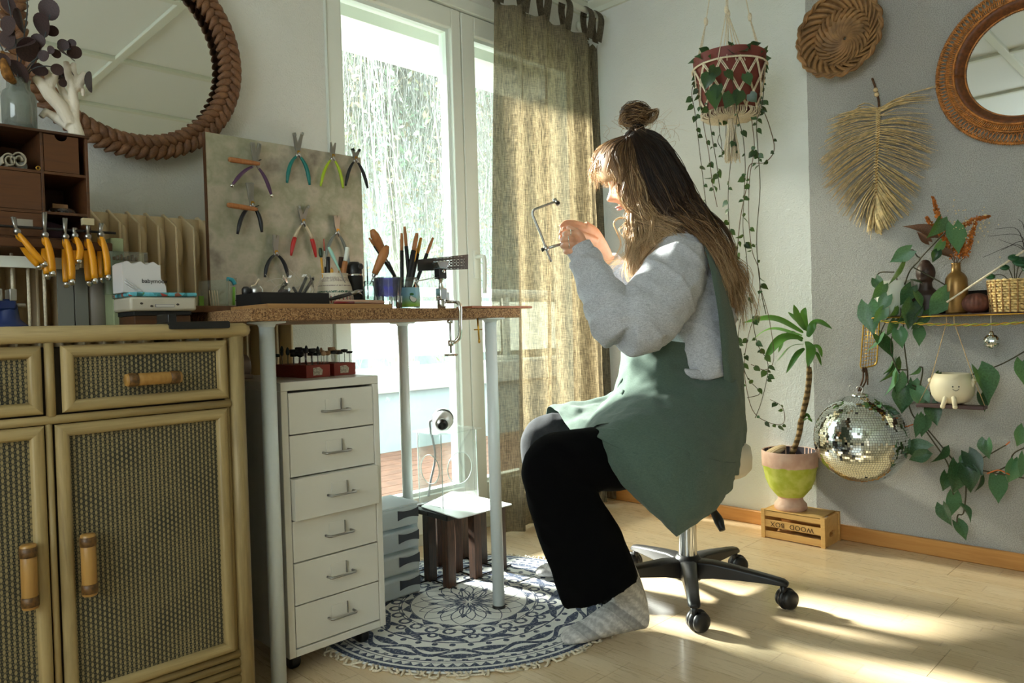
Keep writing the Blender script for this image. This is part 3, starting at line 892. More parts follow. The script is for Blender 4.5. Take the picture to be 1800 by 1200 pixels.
# ------------------------------------------------------------------ round printed rug
RC = V((1.497, 1.735)); RR = .475
def rugmat():
    M = Mt('printed cotton rug'); x, y, z = M.xyz()
    wv = (M.noise(6, 2)-.5)*.006
    r = (x*x+y*y).sqrt()/RR + wv
    th = y.at2(x)
    def cell(n, off=0.0):
        return ((th*(n/(2*PI))+off).fr()-.5)      # -.5 .. .5 in each repeat
    def leafm(n, r0, r1, w, off=0.0, lean=0.0):
        t = (r-r0)*(1/(r1-r0)); u = cell(n, off)-(t-.5)*lean
        inside = t.band(0.0, 1.0)
        prof = (t*PI).sin().mx(0.0)*w
        return (u.abs().lt(prof))*inside
    def ring(a, b): return r.band(a, b)
    m = ring(.955, .985)
    # saw-tooth and triangle borders
    m = m.mx(ring(.895, .935)*((cell(96).abs()*2.0).lt((r-.895)*(1/.04))))
    m = m.mx(ring(.93, .938)).mx(ring(.887, .893))
    m = m.mx(ring(.845, .872)*(cell(80).abs().lt(.25))).mx(ring(.862, .872))
    # waving band with seeds on both sides
    wave = (th*14.0).sin()*.042+.765
    d = (r-wave).abs()
    m = m.mx(d.lt(.0175))
    m = m.mx(leafm(14, .775, .84, .34, .5+.25)).mx(leafm(14, .692, .757, .32, .25))
    # dots
    rr = r-.66; uu = cell(40)*(2*PI*.66/40)
    m = m.mx(((rr*rr+uu*uu).lt(.00034)))
    # leaf pairs and rings
    m = m.mx(ring(.626, .638))
    m = m.mx(leafm(14, .515, .632, .21, 0.0, .8)).mx(leafm(14, .515, .632, .21, 0.0, -.8))
    rr = r-.545; uu = cell(14, .5)*(2*PI*.545/14); q = rr*rr+uu*uu
    m = m.mx(q.band(.00025, .0011))
    # chain of loops
    rr = r-.475; uu = cell(26)*(2*PI*.475/26); q = rr*rr+uu*uu
    m = m.mx(q.band(.0006, .0018)).mx(ring(.452, .458))
    # triangles round the flower
    m = m.mx(ring(.385, .435)*((cell(18).abs()*2.0).lt((.435-r)*(1/.05)))).mx(ring(.435, .441)).mx(ring(.378, .384))
    # lotus outlines
    def outline(n, r0, r1, w, off, lw):
        t = (r-r0)*(1/(r1-r0)); u = cell(n, off).abs()
        prof = (t*PI).sin().mx(0.0)*w
        return ((u-prof).abs()*r.mx(.03)).lt(lw)*t.band(0.0, 1.0)
    m = m.mx(outline(9, .02, .37, .5, 0.0, .006)).mx(outline(9, .06, .34, .42, .5, .006)).mx(outline(9, .05, .23, .34, 0.0, .006))
    m = m.mx(leafm(9, .2, .27, .09, 0.0)).mx(leafm(18, .03, .12, .3, .5)*.8)
    wear = M.noise(120, 3, .7).step(.28, .5)*.6+.4
    navy = M.mix(M.noise(70, 2), c(48, 58, 84), c(74, 86, 110))
    cream = M.mix(M.noise(40, 3), c(236, 236, 230), c(218, 220, 216))
    M.col(M.mix(m.mn(1.0)*wear, cream, navy)); M.set(Roughness=.95)
    M.bump((x*900.0).sin()*(y*900.0).sin()+M.noise(400, 2), .25, .002)
    return M.m
rug = thing('round_rug', 'round cream cotton rug with dark blue mandala print and fringed edge', 'rug', (RC[0], RC[1], 0))
def rugz(x, y):
    # soft waves, flat at the middle; a low fold towards the window side
    d = math.hypot(x-RC[0], y-RC[1])/RR
    return .004+.003*max(0, mnoise.noise((x*4, y*4, 3)))*(1 if d < .95 else 0)
rows = []
for i, r_ in enumerate(np.concatenate([np.linspace(0.001, .96, 20), [1.0]])):
    row = []
    for k in range(97):
        a = 2*PI*k/96; x, y = RC[0]+RR*r_*math.cos(a), RC[1]+RR*r_*math.sin(a)
        row.append((x, y, rugz(x, y)))
    rows.append(row)
obj('mat', G().grid(rows), rugmat(), rug, solid=.003)
fg = G()
for k in range(190):
    a = 2*PI*k/190+rng.normal(0, .006); L = rng.uniform(.012, .034)
    p0 = V((RC[0]+RR*.992*math.cos(a), RC[1]+RR*.992*math.sin(a), .005)); d_ = V((math.cos(a), math.sin(a), 0)); s_ = V((-math.sin(a), math.cos(a), 0))
    fg.tube(curve([p0, p0+d_*L*.4+s_*rng.normal(0, .005)+(0, 0, .002), p0+d_*L*.8+s_*rng.normal(0, .01)-(0, 0, .002), p0+d_*L*rng.uniform(.7, 1)+s_*rng.normal(0, .014)-(0, 0, .0025)], 6), lerp([.003, .0035, .0025], 6), 5)
obj('fringe', fg, m_cotton, rug, kind='stuff')

# ------------------------------------------------------------------ swivel stool (office base)
HX, HY = 2.0, 1.262
ch = thing('swivel_stool', 'white padded swivel stool on a black five-star base under the seated woman', 'stool', (HX, HY, 0))
obj('hub', G().lathe([(.024, .052), (.04, .055), (.044, .08), (.042, .115), (.034, .128), (.03, .13)], 24, (HX, HY, 0), cap0=True, cap1=True), m_blackp, ch)
for k in range(5):
    a = math.radians(-73+72*k); d_ = V((math.cos(a), math.sin(a), 0)); s_ = V((-math.sin(a), math.cos(a), 0))
    o_ = V((HX, HY, 0)); rows = []
    g = G()
    for t, w_, z1_, z0_ in ((.03, .026, .118, .06), (.08, .023, .118, .068), (.16, .02, .108, .072), (.24, .0175, .096, .072), (.285, .017, .088, .07), (.298, .012, .08, .07)):
        p = o_+d_*t
        rows.append([p-s_*w_+(0, 0, z0_), p-s_*w_+(0, 0, z1_-.006), p-s_*w_*.6+(0, 0, z1_), p+s_*w_*.6+(0, 0, z1_), p+s_*w_+(0, 0, z1_-.006), p+s_*w_+(0, 0, z0_)])
    R = np.array(rows); n = 6
    g.add(R.reshape(-1, 3), [(i*n+j, i*n+(j+1) % n, (i+1)*n+(j+1) % n, (i+1)*n+j) for i in range(len(R)-1) for j in range(n)]+[tuple(range(n))[::-1], tuple((len(R)-1)*n+j for j in range(n))])
    arm = obj('base_arm', g, m_blackp, ch, bevel=.003, fix=True)
    e = o_+d_*.283
    ca = a+[.9, -.5, .4, 1.6, 2.2][k]
    cdv = V((math.cos(ca), math.sin(ca), 0)); cs = V((-math.sin(ca), math.cos(ca), 0))
    ctr = e+cdv*.012+(0, 0, .0285)
    cst = obj('caster', G().tube([e+(0, 0, .04), e+(0, 0, .074)], [.012, .009], 10).lathe([(.031, -.006), (.0325, 0), (.031, .006)], 20, ctr, cs, True, True), m_blackp, ch)
    for s in (-1, 1):
        obj('wheel', G().lathe([(.006, .008*s), (.0265, .008*s), (.0285, .013*s), (.0265, .021*s), (.02, .0255*s), (.008, .027*s)], 22, ctr, cs, True, True), m_blackp, cst, fix=True)
    obj('caster_hood', G().lathe([(.0335, -.024), (.0335, .024)], 20, ctr, cs), m_blackp, cst) if False else None
obj('column', G().lathe([(.0285, .125), (.0285, .30), (.024, .301), (.024, .37)], 28, (HX, HY, 0), cap1=True), m_chrome, ch, auto=40)
obj('under_plate', G().box((HX-.08, HY-.08, .365), (HX+.08, HY+.08, .385)), m_blackp, ch, bevel=.006)
prof = [(.0, .384), (.15, .385), (.185, .39), (.198, .405), (.2, .44), (.196, .468), (.17, .485), (.1, .492), (0.001, .494)]
obj('seat', G().lathe(prof, 40, (HX, HY, 0)), plain('cream leatherette', c(226, 214, 190), .5, bump=.05, bs=90), ch, fix=True)
lv0 = V((HX, HY, .372))
lp = [lv0+V((.05, -.02, 0)), dp(1252, 893, 2.2), dp(1262, 912, 2.17), dp(1270, 932, 2.15)]
obj('lever', G().tube(curve(lp, 16), lerp([.006, .008, .0125, .0145, .009], 16), 12), m_blackp, ch)
# ------------------------------------------------------------------ leaves: shared meshes, placed one by one
def leaf_mesh(name, heart=.5, w=.42, curl=.12, fold=.1, mat_=None, n=9, tip=1.0):
    g = G(); rows = []
    for i in range(n):
        t = i/(n-1)
        # half-width along the midrib
        hw = w*math.sin(PI*min(1, (t*.93+.07))**.72)**(.8+.3*tip)*(1-.25*t)
        if i == n-1: hw = .004
        back = heart*.22*max(0, 1-t*4.0)
        row = []
        for s in (-1, -.55, 0, .55, 1):
            yb = t - back*abs(s)**1.2*1.0*(1 if t < .25 else 0)
            row.append((s*hw, yb, -curl*t*t*1.3 + fold*abs(s)*hw*2 - .05*abs(s)**3*hw))
        rows.append(row)
    return g.grid(rows).mesh(name)
def prep(me, m):
    me.materials.append(m); me.polygons.foreach_set('use_smooth', [True]*len(me.polygons)); return me
philo = [prep(leaf_mesh('leaf', 1.0, .40+.02*k, .05+.1*k, .12+.1*k), m_philo) for k in range(3)]
small = [prep(leaf_mesh('leaf', .6, .42, .08+.12*k, .1+.12*k, n=6), m_hoya) for k in range(2)]
def put_leaf(meshes, base, tip, parent, face=None, roll=0.0, wide=1.0, name='leaf', k=None):
    base, tip = Vector(base), Vector(tip)
    d = tip-base; L = d.length; d.normalize()
    nrm = Vector(face if face is not None else -FW)
    nrm = (nrm-d*nrm.dot(d)).normalized()
    nrm = Matrix.Rotation(roll, 3, d) @ nrm
    x = d.cross(nrm).normalized()
    me = meshes[k if k is not None else random.randrange(len(meshes))]
    o = bpy.data.objects.new(name, me); COL.objects.link(o)
    o.parent = parent
    R = Matrix((x, d, nrm)).transposed().to_4x4()
    o.matrix_local = Matrix.Translation(base-wloc(parent)) @ R @ Matrix.Diagonal((L*wide, L, L, 1))
    return o

# ------------------------------------------------------------------ crate and dracaena
cX0, cX1, cY0, cY1, cH = 2.73, 2.876, 1.134, 1.386, .113
cr_ = thing('wooden_crate', 'small upturned slatted pine crate carrying the two-tone plant pot by the skirting', 'crate', (2.8, 1.26, 0))
for y in (cY0, cY1-.016):
    for x in (cX0, cX1-.014):
        obj('post', G().box((x, y, 0), (x+.014, y+.016, cH)), m_crate, cr_, bevel=.001)
for z0, z1 in ((.004, .03), (.046, .074), (.088, .111)):
    for x in (cX0+.002, cX1-.009):
        obj('slat', G().box((x, cY0+.016, z0), (x+.007, cY1-.016, z1)), m_crate, cr_, bevel=.001)
# side boards: the near one has a hand hole
for y in (cY0+.003, cY1-.01):
    yc = y
    oc = []; ic = []
    W_, H_ = cX1-cX0-.028, cH-.004
    for t in np.arange(28)*2*PI/28:
        ct, st_ = math.cos(t), math.sin(t); k = min(W_/2/max(abs(ct), 1e-6), H_/2/max(abs(st_), 1e-6))
        oc.append(((cX0+cX1)/2+k*ct, yc, H_/2+k*st_)); ic.append(((cX0+cX1)/2+.026*np.sign(ct)*abs(ct)**.7, yc, .042+.011*np.sign(st_)*abs(st_)**.8))
    A = np.array(ic+oc); A = np.concatenate([A, A+V((0, .007, 0))]); fs = []
    for i in range(28):
        j = (i+1) % 28
        fs += [(i, j, 28+j, 28+i), (56+i, 84+i, 84+j, 56+j), (i, 56+i, 56+j, j), (28+i, 28+j, 84+j, 84+i)]
    obj('side_board', G().add(A, fs), m_crate, cr_, smooth=False)
for k in range(3):
    x = cX0+.002+k*.0478
    obj('board', G().box((x, cY0+.017, cH-.006), (x+.0466, cY1-.017, cH-.0005)), m_crate, cr_, bevel=.0008)
tc = bpy.data.curves.new('lettering', 'FONT'); tc.body = 'WOOD  BOX'; tc.size = .026; tc.extrude = .0004; tc.align_x = 'CENTER'; tc.align_y = 'CENTER'
tc.space_character = 1.12
tc.materials.append(plain('burnt lettering', c(74, 50, 28), .8))
def text_mesh(tc):
    t_ = bpy.data.objects.new('lettering', tc); COL.objects.link(t_)
    me = bpy.data.meshes.new_from_object(t_.evaluated_get(bpy.context.evaluated_depsgraph_get()))
    bpy.data.objects.remove(t_)
    return me
to = bpy.data.objects.new('lettering', text_mesh(tc)); COL.objects.link(to); to.parent = cr_
# on the front slat, upside down like the crate
to.matrix_local = Matrix.Translation(Vector((cX0+.0015, 1.262, .0595))-Vector(cr_.location)) @ Matrix(((0, 0, -1, 0), (1, 0, 0, 0), (0, -1, 0, 0), (0, 0, 0, 1)))
pc = on(1390, 893, 2, cH); pc = V((2.80, pc[1]*2.80/pc[0], cH))
pt = thing('plant_pot', 'pink and lime-green footed plant pot on the pine crate', 'plant pot', pc)
mp = Mt('pink rim over lime glaze'); x, y, z = mp.xyz(); nn = mp.noise(30, 4)
gl = mp.mix((nn).step(.35, .7), c(178, 192, 64), c(204, 212, 110)); pk = mp.mix(nn.step(.3, .7), c(206, 166, 148), c(222, 190, 172))
hz = z+(nn-.5)*.012
mp.col(mp.mix(hz.band(.052, .172), pk, gl)); mp.set(Roughness=.6); mp.bump(mp.noise(90, 3), .15, .003)
prof = [(.058, 0), (.062, .006), (.06, .022), (.048, .036), (.046, .046), (.058, .06), (.078, .085), (.092, .12), (.1, .165), (.104, .17), (.105, .228), (.103, .232), (.097, .23), (.095, .19), (.09, .18)]
obj('pot', G().lathe(prof, 40, pc, cap0=True), mp.m, pt, auto=50)
obj('inner_wall', G().lathe([(.097, .2305), (.0955, .2), (.093, .185)], 32, pc), plain('dark inside of pot', c(60, 52, 62), .6), pt)
obj('soil', G().lathe([(.001, .2), (.06, .198), (.094, .194)], 24, pc), plain('potting soil', c(58, 44, 34), .95, var=.4, vs=120, bump=.6, bs=90), pt)
sc = V(pc)+V((-.035, .045, .226))
g = G().ball((0, 0, 0), (.05, .03, .016), 20, 12)
pv = np.concatenate(g.v); g.v = [pv@np.array(Matrix.Rotation(.45, 3, 'Y').transposed())@np.array(Matrix.Rotation(2.2, 3, 'Z').transposed())+sc]
ms = Mt('striped shell'); x, y, z = ms.xyz(); ms.col(ms.mix(((x*.6+y)*520.0+z*300.0).sin().gt(.2), c(226, 206, 170), c(196, 160, 116))); ms.set(Roughness=.4)
sh_ = obj('shell', g, ms.m); tag(sh_, 'cream striped shell leaning in the two-tone plant pot', 'shell')
dr = thing('dracaena', 'dracaena with two bare canes and long green leaves in the two-tone pot', 'plant', V(pc)+V((0, 0, .2)))
Xd = 2.78
def ox(px, py, X=Xd): return on(px, py, 0, X)
m_cane2 = Mt('ringed cane'); x, y, z = m_cane2.xyz(); m_cane2.col(m_cane2.mix((z*260.0+m_cane2.noise(60, 2)*4.0).sin().step(-.2, .6), c(150, 122, 78), c(98, 78, 48))); m_cane2.set(Roughness=.7); m_cane2.bump((z*260.0).sin(), .5, .003); m_cane2 = m_cane2.m
obj('cane', G().tube(curve([V(pc)+V((0, 0, .19)), ox(1404, 765), ox(1412, 720), ox(1419, 680), ox(1421, 640)], 24), lerp([.011, .0105, .0085, .007, .006], 24), 9), m_cane2, dr)
obj('cane', G().tube(curve([ox(1410, 735, 2.79), ox(1420, 700, 2.80), ox(1425, 660, 2.79), ox(1424, 645, 2.79)], 16), lerp([.0075, .006, .005], 16), 8), m_cane2, dr)
obj('cane', G().tube(curve([ox(1404, 762, 2.785), ox(1406, 742, 2.77), ox(1407, 735, 2.77)], 8), lerp([.009, .008, .006], 8), 8), m_cane2, dr)
def strap(p0, p1, p2, wmax, X0, parent, n=10):
    a = curve([ox(*p0, X0[0]), ox(*p1, X0[1]), ox(*p2, X0[2])], n)
    t = np.gradient(a, axis=0); rows = []
    for i in range(n):
        u = i/(n-1); sd_ = np.cross(t[i], -FW*.6+V((0, 0, .8))); sd_ /= np.linalg.norm(sd_)+1e-9
        w_ = wmax*max(.06, math.sin(PI*(u*.86+.1)))**.8*(1 if i < n-1 else .05)
        up_ = np.cross(sd_, t[i]); up_ /= np.linalg.norm(up_)+1e-9
        rows.append([a[i]-sd_*w_+up_*w_*.25, a[i], a[i]+sd_*w_+up_*w_*.25])
    return obj('leaf', G().grid(rows), m_drac, parent, sub=1)
for p0, p1, p2, w_, X0 in [
    ((1412, 585), (1360, 560), (1306, 567), .020, (2.78, 2.74, 2.70)), ((1410, 590), (1355, 578), (1316, 603), .013, (2.79, 2.82, 2.85)),
    ((1412, 595), (1375, 595), (1343, 632), .022, (2.77, 2.72, 2.68)), ((1415, 580), (1402, 560), (1395, 535), .018, (2.78, 2.77, 2.76)),
    ((1418, 582), (1412, 555), (1416, 540), .014, (2.79, 2.81, 2.82)), ((1420, 592), (1435, 566), (1463, 578), .018, (2.78, 2.79, 2.80)),
    ((1418, 600), (1425, 615), (1420, 645), .018, (2.77, 2.73, 2.71)), ((1412, 605), (1390, 610), (1365, 636), .013, (2.78, 2.82, 2.84)),
    ((1414, 612), (1400, 625), (1382, 656), .012, (2.77, 2.74, 2.73)), ((1424, 610), (1438, 610), (1445, 628), .012, (2.79, 2.80, 2.81)),
    ((1424, 618), (1436, 622), (1444, 643), .008, (2.79, 2.78, 2.77)), ((1414, 575), (1400, 562), (1385, 548), .013, (2.79, 2.84, 2.86)),
    ((1410, 600), (1385, 585), (1368, 620), .016, (2.79, 2.80, 2.83)), ((1412, 740), (1420, 735), (1428, 742), .008, (2.78, 2.75, 2.74)),
    ((1409, 738), (1418, 728), (1424, 738), .008, (2.78, 2.80, 2.80))]:
    strap(p0, p1, p2, w_, X0, dr)

# ------------------------------------------------------------------ mirror ball
DB = on(1513, 771, 0, 2.725); dr_ = .157
db = thing('mirror_ball', 'large mirror ball hanging low in front of the grey wall beside the pot', 'mirror ball', DB)
m_facet = Mt('mirror facets'); m_facet.set(Metallic=1.0, Roughness=.04); m_facet.col((.84, .9, .9, 1)); m_facet = m_facet.m
core = obj('core', G().ball(DB, dr_*.985, 48, 32), plain('dark grout', c(70, 72, 68), .6), db)
g = G(); rows = 58
for i in range(rows):
    th = PI*(i+.5)/rows
    n = max(3, int(2*rows*math.sin(th)))
    e = .5*PI/rows*dr_*.9
    for k in range(n):
        if rng.random() < .012: continue
        ph = 2*PI*(k+.5)/n
        nd = V((math.sin(th)*math.cos(ph), math.sin(th)*math.sin(ph), math.cos(th)))
        u = V((-math.sin(ph), math.cos(ph), 0)); v = np.cross(nd, u)
        nj = nd+u*rng.normal(0, .02)+v*rng.normal(0, .02); nj /= np.linalg.norm(nj)
        u = u-nj*np.dot(u, nj); u /= np.linalg.norm(u); v = np.cross(nj, u); p = V(DB)+nd*dr_*1.0
        g.add([p-u*e-v*e, p+u*e-v*e, p+u*e+v*e, p-u*e+v*e], [(0, 1, 2, 3)])
obj('facets', g, m_facet, db, smooth=False, kind='stuff')
top = V(DB)+V((0, 0, dr_))
obj('cap', G().lathe([(.03, -.006), (.03, .004), (.012, .008)], 20, top, cap1=True), m_chrome, db)
rg = G(); rg.tube([top+V((0, .011*math.cos(t), .018+.012*math.sin(t))) for t in np.arange(20)*2*PI/20], .0026, 6, closed=True)
obj('ring', rg, m_steel, db)
obj('ring', G().tube([on(1497, 683, 0, 2.725)+V((0, .01*math.cos(t), .012*math.sin(t))) for t in np.arange(20)*2*PI/20], .0017, 6, closed=True), m_steel, db)
obj('foot_stud', G().ball(V(DB)-V((0, 0, dr_+.004)), .005, 10, 6), m_steel, db)

# ------------------------------------------------------------------ gold wire rack with twine
wr = thing('wire_rack', 'narrow gold wire grid rack hanging on the grey wall above the large mirror ball', 'rack', on(1526, 600, 0, 2.87))
cn = [on(1519, 557, 0, 2.86), on(1546, 560, 0, 2.86), on(1541, 641, 0, 2.86), on(1512, 648, 0, 2.86)]
obj('rim', G().tube(rounded(cn, .014, 4), .0028, 8, closed=True), m_brass, wr)
for k in range(1, 6):
    t = k/6; obj('wire', G().tube([cn[0]*(1-t)+cn[1]*t, cn[3]*(1-t)+cn[2]*t], .0011, 5), m_brass, wr)
for k in range(1, 14):
    t = k/14; obj('wire', G().tube([cn[0]*(1-t)+cn[3]*t, cn[1]*(1-t)+cn[2]*t], .0011, 5), m_brass, wr)
obj('hook', G().tube([V((2.9, cn[0][1]*.5+cn[1][1]*.5, cn[0][2])), (cn[0]+cn[1])/2], .003, 8), m_brass, wr)
tw = thing('jute_twine', 'brown jute twine tied from the gold wire rack down to the mirror ball', 'twine', on(1519, 665, 0, 2.8))
obj('strand', G().tube(curve([on(1517, 646, 0, 2.856), on(1517, 665, 0, 2.79), top+V((0, .004, .014))], 12), .003, 6), m_brown, tw)
obj('strand', G().tube(curve([on(1521, 646, 0, 2.856), on(1522, 668, 0, 2.80), top+V((0, -.002, .014))], 12), .0028, 6), m_brown, tw)
obj('loose_end', G().tube(curve([on(1523, 647, 0, 2.852), on(1525, 660, 0, 2.83), on(1525, 676, 0, 2.82)], 10), .0026, 6), m_brown, tw)
obj('knot', G().ball(on(1519, 651, 0, 2.85), (.008, .009, .008), 10, 6), m_brown, tw)

# ------------------------------------------------------------------ woven bowl on the wall
BC = V((2.885, 1.078, 1.905)); br_ = .15
bw = thing('woven_bowl', 'round brown palm-strip bowl hanging high on the grey wall', 'bowl', BC)
def bp(r, a, d): return BC+V((-d, r*math.cos(a), r*math.sin(a)))
def dep(r): return .004+.07*(r/br_)**2.2
for k in range(22):
    a0_ = 2*PI*k/22; rows = []
    for i in range(7):
        t = i/6; r = .006+.085*t; a = a0_+.75*t; w_ = .0028+.0135*math.sin(PI*min(1, t*.8+.12))
        rows.append([bp(r, a-w_/max(r, .02), dep(r)+.006), bp(r, a, dep(r)+.0015), bp(r, a+w_/max(r, .02), dep(r)+.0005)])
    obj('strip', G().grid(rows), m_palm, bw, solid=.001)
for ring_, (r0, r1, n, tw_) in enumerate(((.07, .115, 26, .5), (.095, .145, 28, -.45))):
    for k in range(n):
        a0_ = 2*PI*k/n; rows = []
        for i in range(5):
            t = i/4; r = r0+(r1-r0)*t; a = a0_+tw_*t; w_ = .0085
            lift = .006*math.sin(PI*t)+.003*ring_
            rows.append([bp(r, a-w_/r, dep(r)+lift), bp(r, a+w_/r, dep(r)+lift+.001)])
        obj('strip', G().grid(rows), m_palm, bw, solid=.001)
for ph in (0, 1.6):
    obj('rim', G().tube([bp(br_+.004*math.sin(18*t+ph), t, dep(br_)+.005*math.cos(18*t+ph)) for t in np.arange(180)*2*PI/180], .0085, 6, r2=.004, closed=True), m_palm, bw)
obj('outer_wall', G().grid([[bp(r*1.015, a, dep(r)-.006) for a in np.linspace(0, 2*PI, 49)] for r in np.linspace(.02, br_, 9)]), m_palm, bw)

# ------------------------------------------------------------------ raffia leaf wall hanging
rf = thing('raffia_leaf', 'large straw-coloured raffia leaf hanging on the grey wall below the woven bowl', 'wall hanging', on(1543, 280, 0, 2.885))
def wq(px, py, X=2.885): return on(px, py, 0, X)
rac = curve([wq(1545, 188), wq(1544, 230), wq(1541, 290), wq(1540, 358)], 40)
obj('midrib', G().tube(rac, .0045, 8), plain('raffia binding', c(176, 138, 84), .8, var=.3, vs=200), rf)
kn = G()
for i in range(36):
    p = rac[1+i]; kn.tube([p+V((-.006, .0075, .004)), p+V((-.008, 0, 0)), p+V((-.006, -.0075, .004))], .0022, 5)
obj('knots', kn, m_raffia, rf, kind='stuff')
Ltips = [(1500, 196), (1462, 214), (1452, 240), (1447, 270), (1448, 300), (1452, 322), (1462, 345), (1476, 366), (1492, 385), (1515, 402), (1536, 411)]
Rtips = [(1636, 164), (1640, 186), (1641, 206), (1640, 232), (1641, 256), (1636, 280), (1632, 300), (1622, 330), (1610, 356), (1598, 380), (1572, 398), (1549, 411)]
for side, tips in (('a', Ltips), ('b', Rtips)):
    T = curve([wq(*p) for p in tips], 100)
    g = G()
    n = 46
    for k in range(n):
        t = k/(n-1); s = rac[min(39, int(1+t**1.05*38))]
        e = T[min(99, int(t*99))]+V((0, rng.normal(0, .006), rng.normal(0, .006)))
        if side == 'b' and .06 < t < .2 and k % 3: continue
        for q in range(3):
            ee = e+V((0, rng.normal(0, .009), rng.normal(0, .010)))+(s-e)*abs(rng.normal(0, .05))
            mid = (s+ee)/2+V((rng.uniform(-.03, -.004), 0, .012*(1-t)+rng.normal(0, .004)))
            ee = ee+V((rng.uniform(-.02, .008), 0, 0))
            pts = curve([s, mid, ee], 6)
            g.tube(pts, lerp([.003, .0052, .005, .0028], 6), 4, r2=lerp([.0012, .0011, .0006], 6), caps=False)
    obj('fronds', g, m_raffia, rf, kind='stuff', label='spread raffia fronds of one side')
obj('cord', G().tube(curve([wq(1533, 138), wq(1538, 152), wq(1544, 175), wq(1545, 190)], 12), .004, 7), m_brown, rf)
for (px, py) in ((1539, 158), (1541, 166)): obj('bead', G().ball(wq(px, py, 2.88), .0085, 12, 8), plain('wood bead', c(214, 190, 150), .5), rf)

# ------------------------------------------------------------------ rattan mirror
MC = V((2.893, .515, 1.662))
rm = thing('rattan_mirror', 'round mirror in a wide open-work orange rattan frame high on the grey wall', 'mirror', MC)
def mr(r, a, d): return MC+V((-d, r*math.cos(a), r*math.sin(a)))
A = np.arange(120)*2*PI/120
obj('glass', G().add([MC+V((-.012, .172*math.cos(a), .172*math.sin(a))) for a in A], [tuple(range(120))[::-1]]), m_mirror, rm, smooth=False)
obj('inner_band', G().grid([[mr(r, a, d) for a in np.linspace(0, 2*PI, 97)] for r, d in ((.17, .013), (.176, .022), (.186, .036), (.198, .044))]), m_rattand, rm, solid=.003)
cl = G()
for r, d, th_, nt_ in ((.171, .016, .0035, 210), (.199, .045, .004, 220), (.222, .034, .0045, 240), (.256, .014, .0055, 250)):
    obj('hoop', G().tube([mr(r, a, d) for a in A], th_*.75, 8, closed=True), m_rattan, rm)
    m_ = nt_*5
    cl.tube([mr(r+th_*math.cos(2*PI*i/5), 2*PI*i/m_, d+th_*math.sin(2*PI*i/5)) for i in range(m_)], th_*.34, 4, closed=True)
obj('coil', cl, m_rattan, rm, kind='stuff')
lp_ = G()
for r0, amp, nn_, d, th_ in ((.2105, .0085, 110, .041, .0019), (.239, .0135, 62, .024, .0022)):
    for s in (0, PI):
        m_ = nn_*8
        lp_.tube([mr(r0+amp*math.sin(nn_*2*PI*i/m_/1+s), 2*PI*i/m_, d+.002*math.cos(nn_*2*PI*i/m_+s)) for i in range(m_)], th_, 4, closed=True)
obj('open_weave', lp_, m_rattan, rm, kind='stuff')

# ------------------------------------------------------------------ gold wire shelf and what stands on it
SZ = .852
sf = thing('wire_shelf', 'gold wire wall shelf holding pots and dried flowers on the grey wall', 'shelf', (2.82, .62, SZ))
for x in (2.755, 2.79, 2.825, 2.86, 2.89): obj('wire', G().tube([(x, .3, SZ), (x, .96, SZ)], .0026 if x in (2.755, 2.89) else .0018, 6), m_brass, sf)
for k in range(9): obj('wire', G().tube([(2.755, .3+.0825*k, SZ-.002), (2.89, .3+.0825*k, SZ-.002)], .0018, 6), m_brass, sf)
obj('board', G().box((2.76, .3, SZ+.0015), (2.888, .955, SZ+.006)), m_dkwood, sf, smooth=False)
gl_ = thing('gold_garland', 'twisted gold and green garland slung under the wire shelf', 'garland', (2.752, .6, SZ-.025))
for ph, m_ in ((0, m_brass), (PI, plain('yellow green tinsel', c(170, 168, 60), .4, .3))):
    obj('strand', G().tube([(2.752+.003*math.cos(t*70+ph), .33+.6*t, SZ-.012-.02*math.sin(PI*t)+.003*math.sin(t*70+ph)) for t in np.linspace(0, 1, 200)], .0022, 5), m_, gl_)
cdx = thing('shelf_cord', 'pale cord running up from the front of the wire shelf', 'cord', on(1700, 504, 0, 2.76))
obj('cord', G().tube([on(1664, 531, 0, 2.757), on(1810, 434, 0, 2.80), on(1900, 375, 0, 2.89)], .0034, 7), m_cotton, cdx)
SF = SZ+.006
def sy(px, X=2.82, z=SF):          # Y on the shelf for a sight line
    d = ray(px, 548); return d[1]*(X/d[0])
wpY = sy(1572, 2.835)
wp = thing('white_pot', 'white planter at the end of the wire shelf with philodendron spilling out', 'plant pot', (2.835, wpY, SF))
obj('pot', G().lathe([(.046, 0), (.05, .004), (.062, .118), (.062, .124), (.057, .124), (.055, .1)], 32, (2.835, wpY, SF), cap0=True), plain('white glazed pot', c(226, 228, 216), .4), wp, auto=50)
obj('soil', G().lathe([(.001, .105), (.056, .1)], 20, (2.835, wpY, SF)), plain('pot soil', c(54, 42, 32), .95, var=.4, vs=100), wp)
# bust
by_ = sy(1628, 2.835)
def rel(px, py, X): return on(px, py, 0, X)
hb = rel(1627, 480, 2.835)
g = G().ball(hb, (.03, .031, .04), 20, 14).ball(hb+V((.004, .002, .034)), (.018, .018, .014), 14, 8)
g.tube([hb+V((0, 0, -.02)), hb+V((0, 0, -.055))], [.018, .022], 12)
g.tube([(2.84, hb[1], SF), (2.84, hb[1], hb[2]-.075), (2.838, hb[1], hb[2]-.05)], [.05, .046, .02], 16, r2=[.04, .034, .018], side=(0, 1, 0))
g.ball(hb+V((-.03, .004, -.004)), (.006, .006, .012), 8, 6).ball(hb+V((-.024, .004, -.022)), (.007, .012, .006), 8, 6)
bust = thing('head_bust', 'small dark brown head bust on the wire shelf beside the bronze vase', 'bust', (2.838, hb[1], SF))
obj('figure', remeshed(g, .0035, 'bust', 5), plain('dark carved wood', c(58, 38, 30), .5, var=.3, vs=40), bust).location = Vector((0, 0, 0))-Vector(bust.location)
ur = thing('sea_urchin', 'dark ribbed sea urchin shell lying next to the head bust', 'sea urchin', (2.81, sy(1652, 2.80), SF))
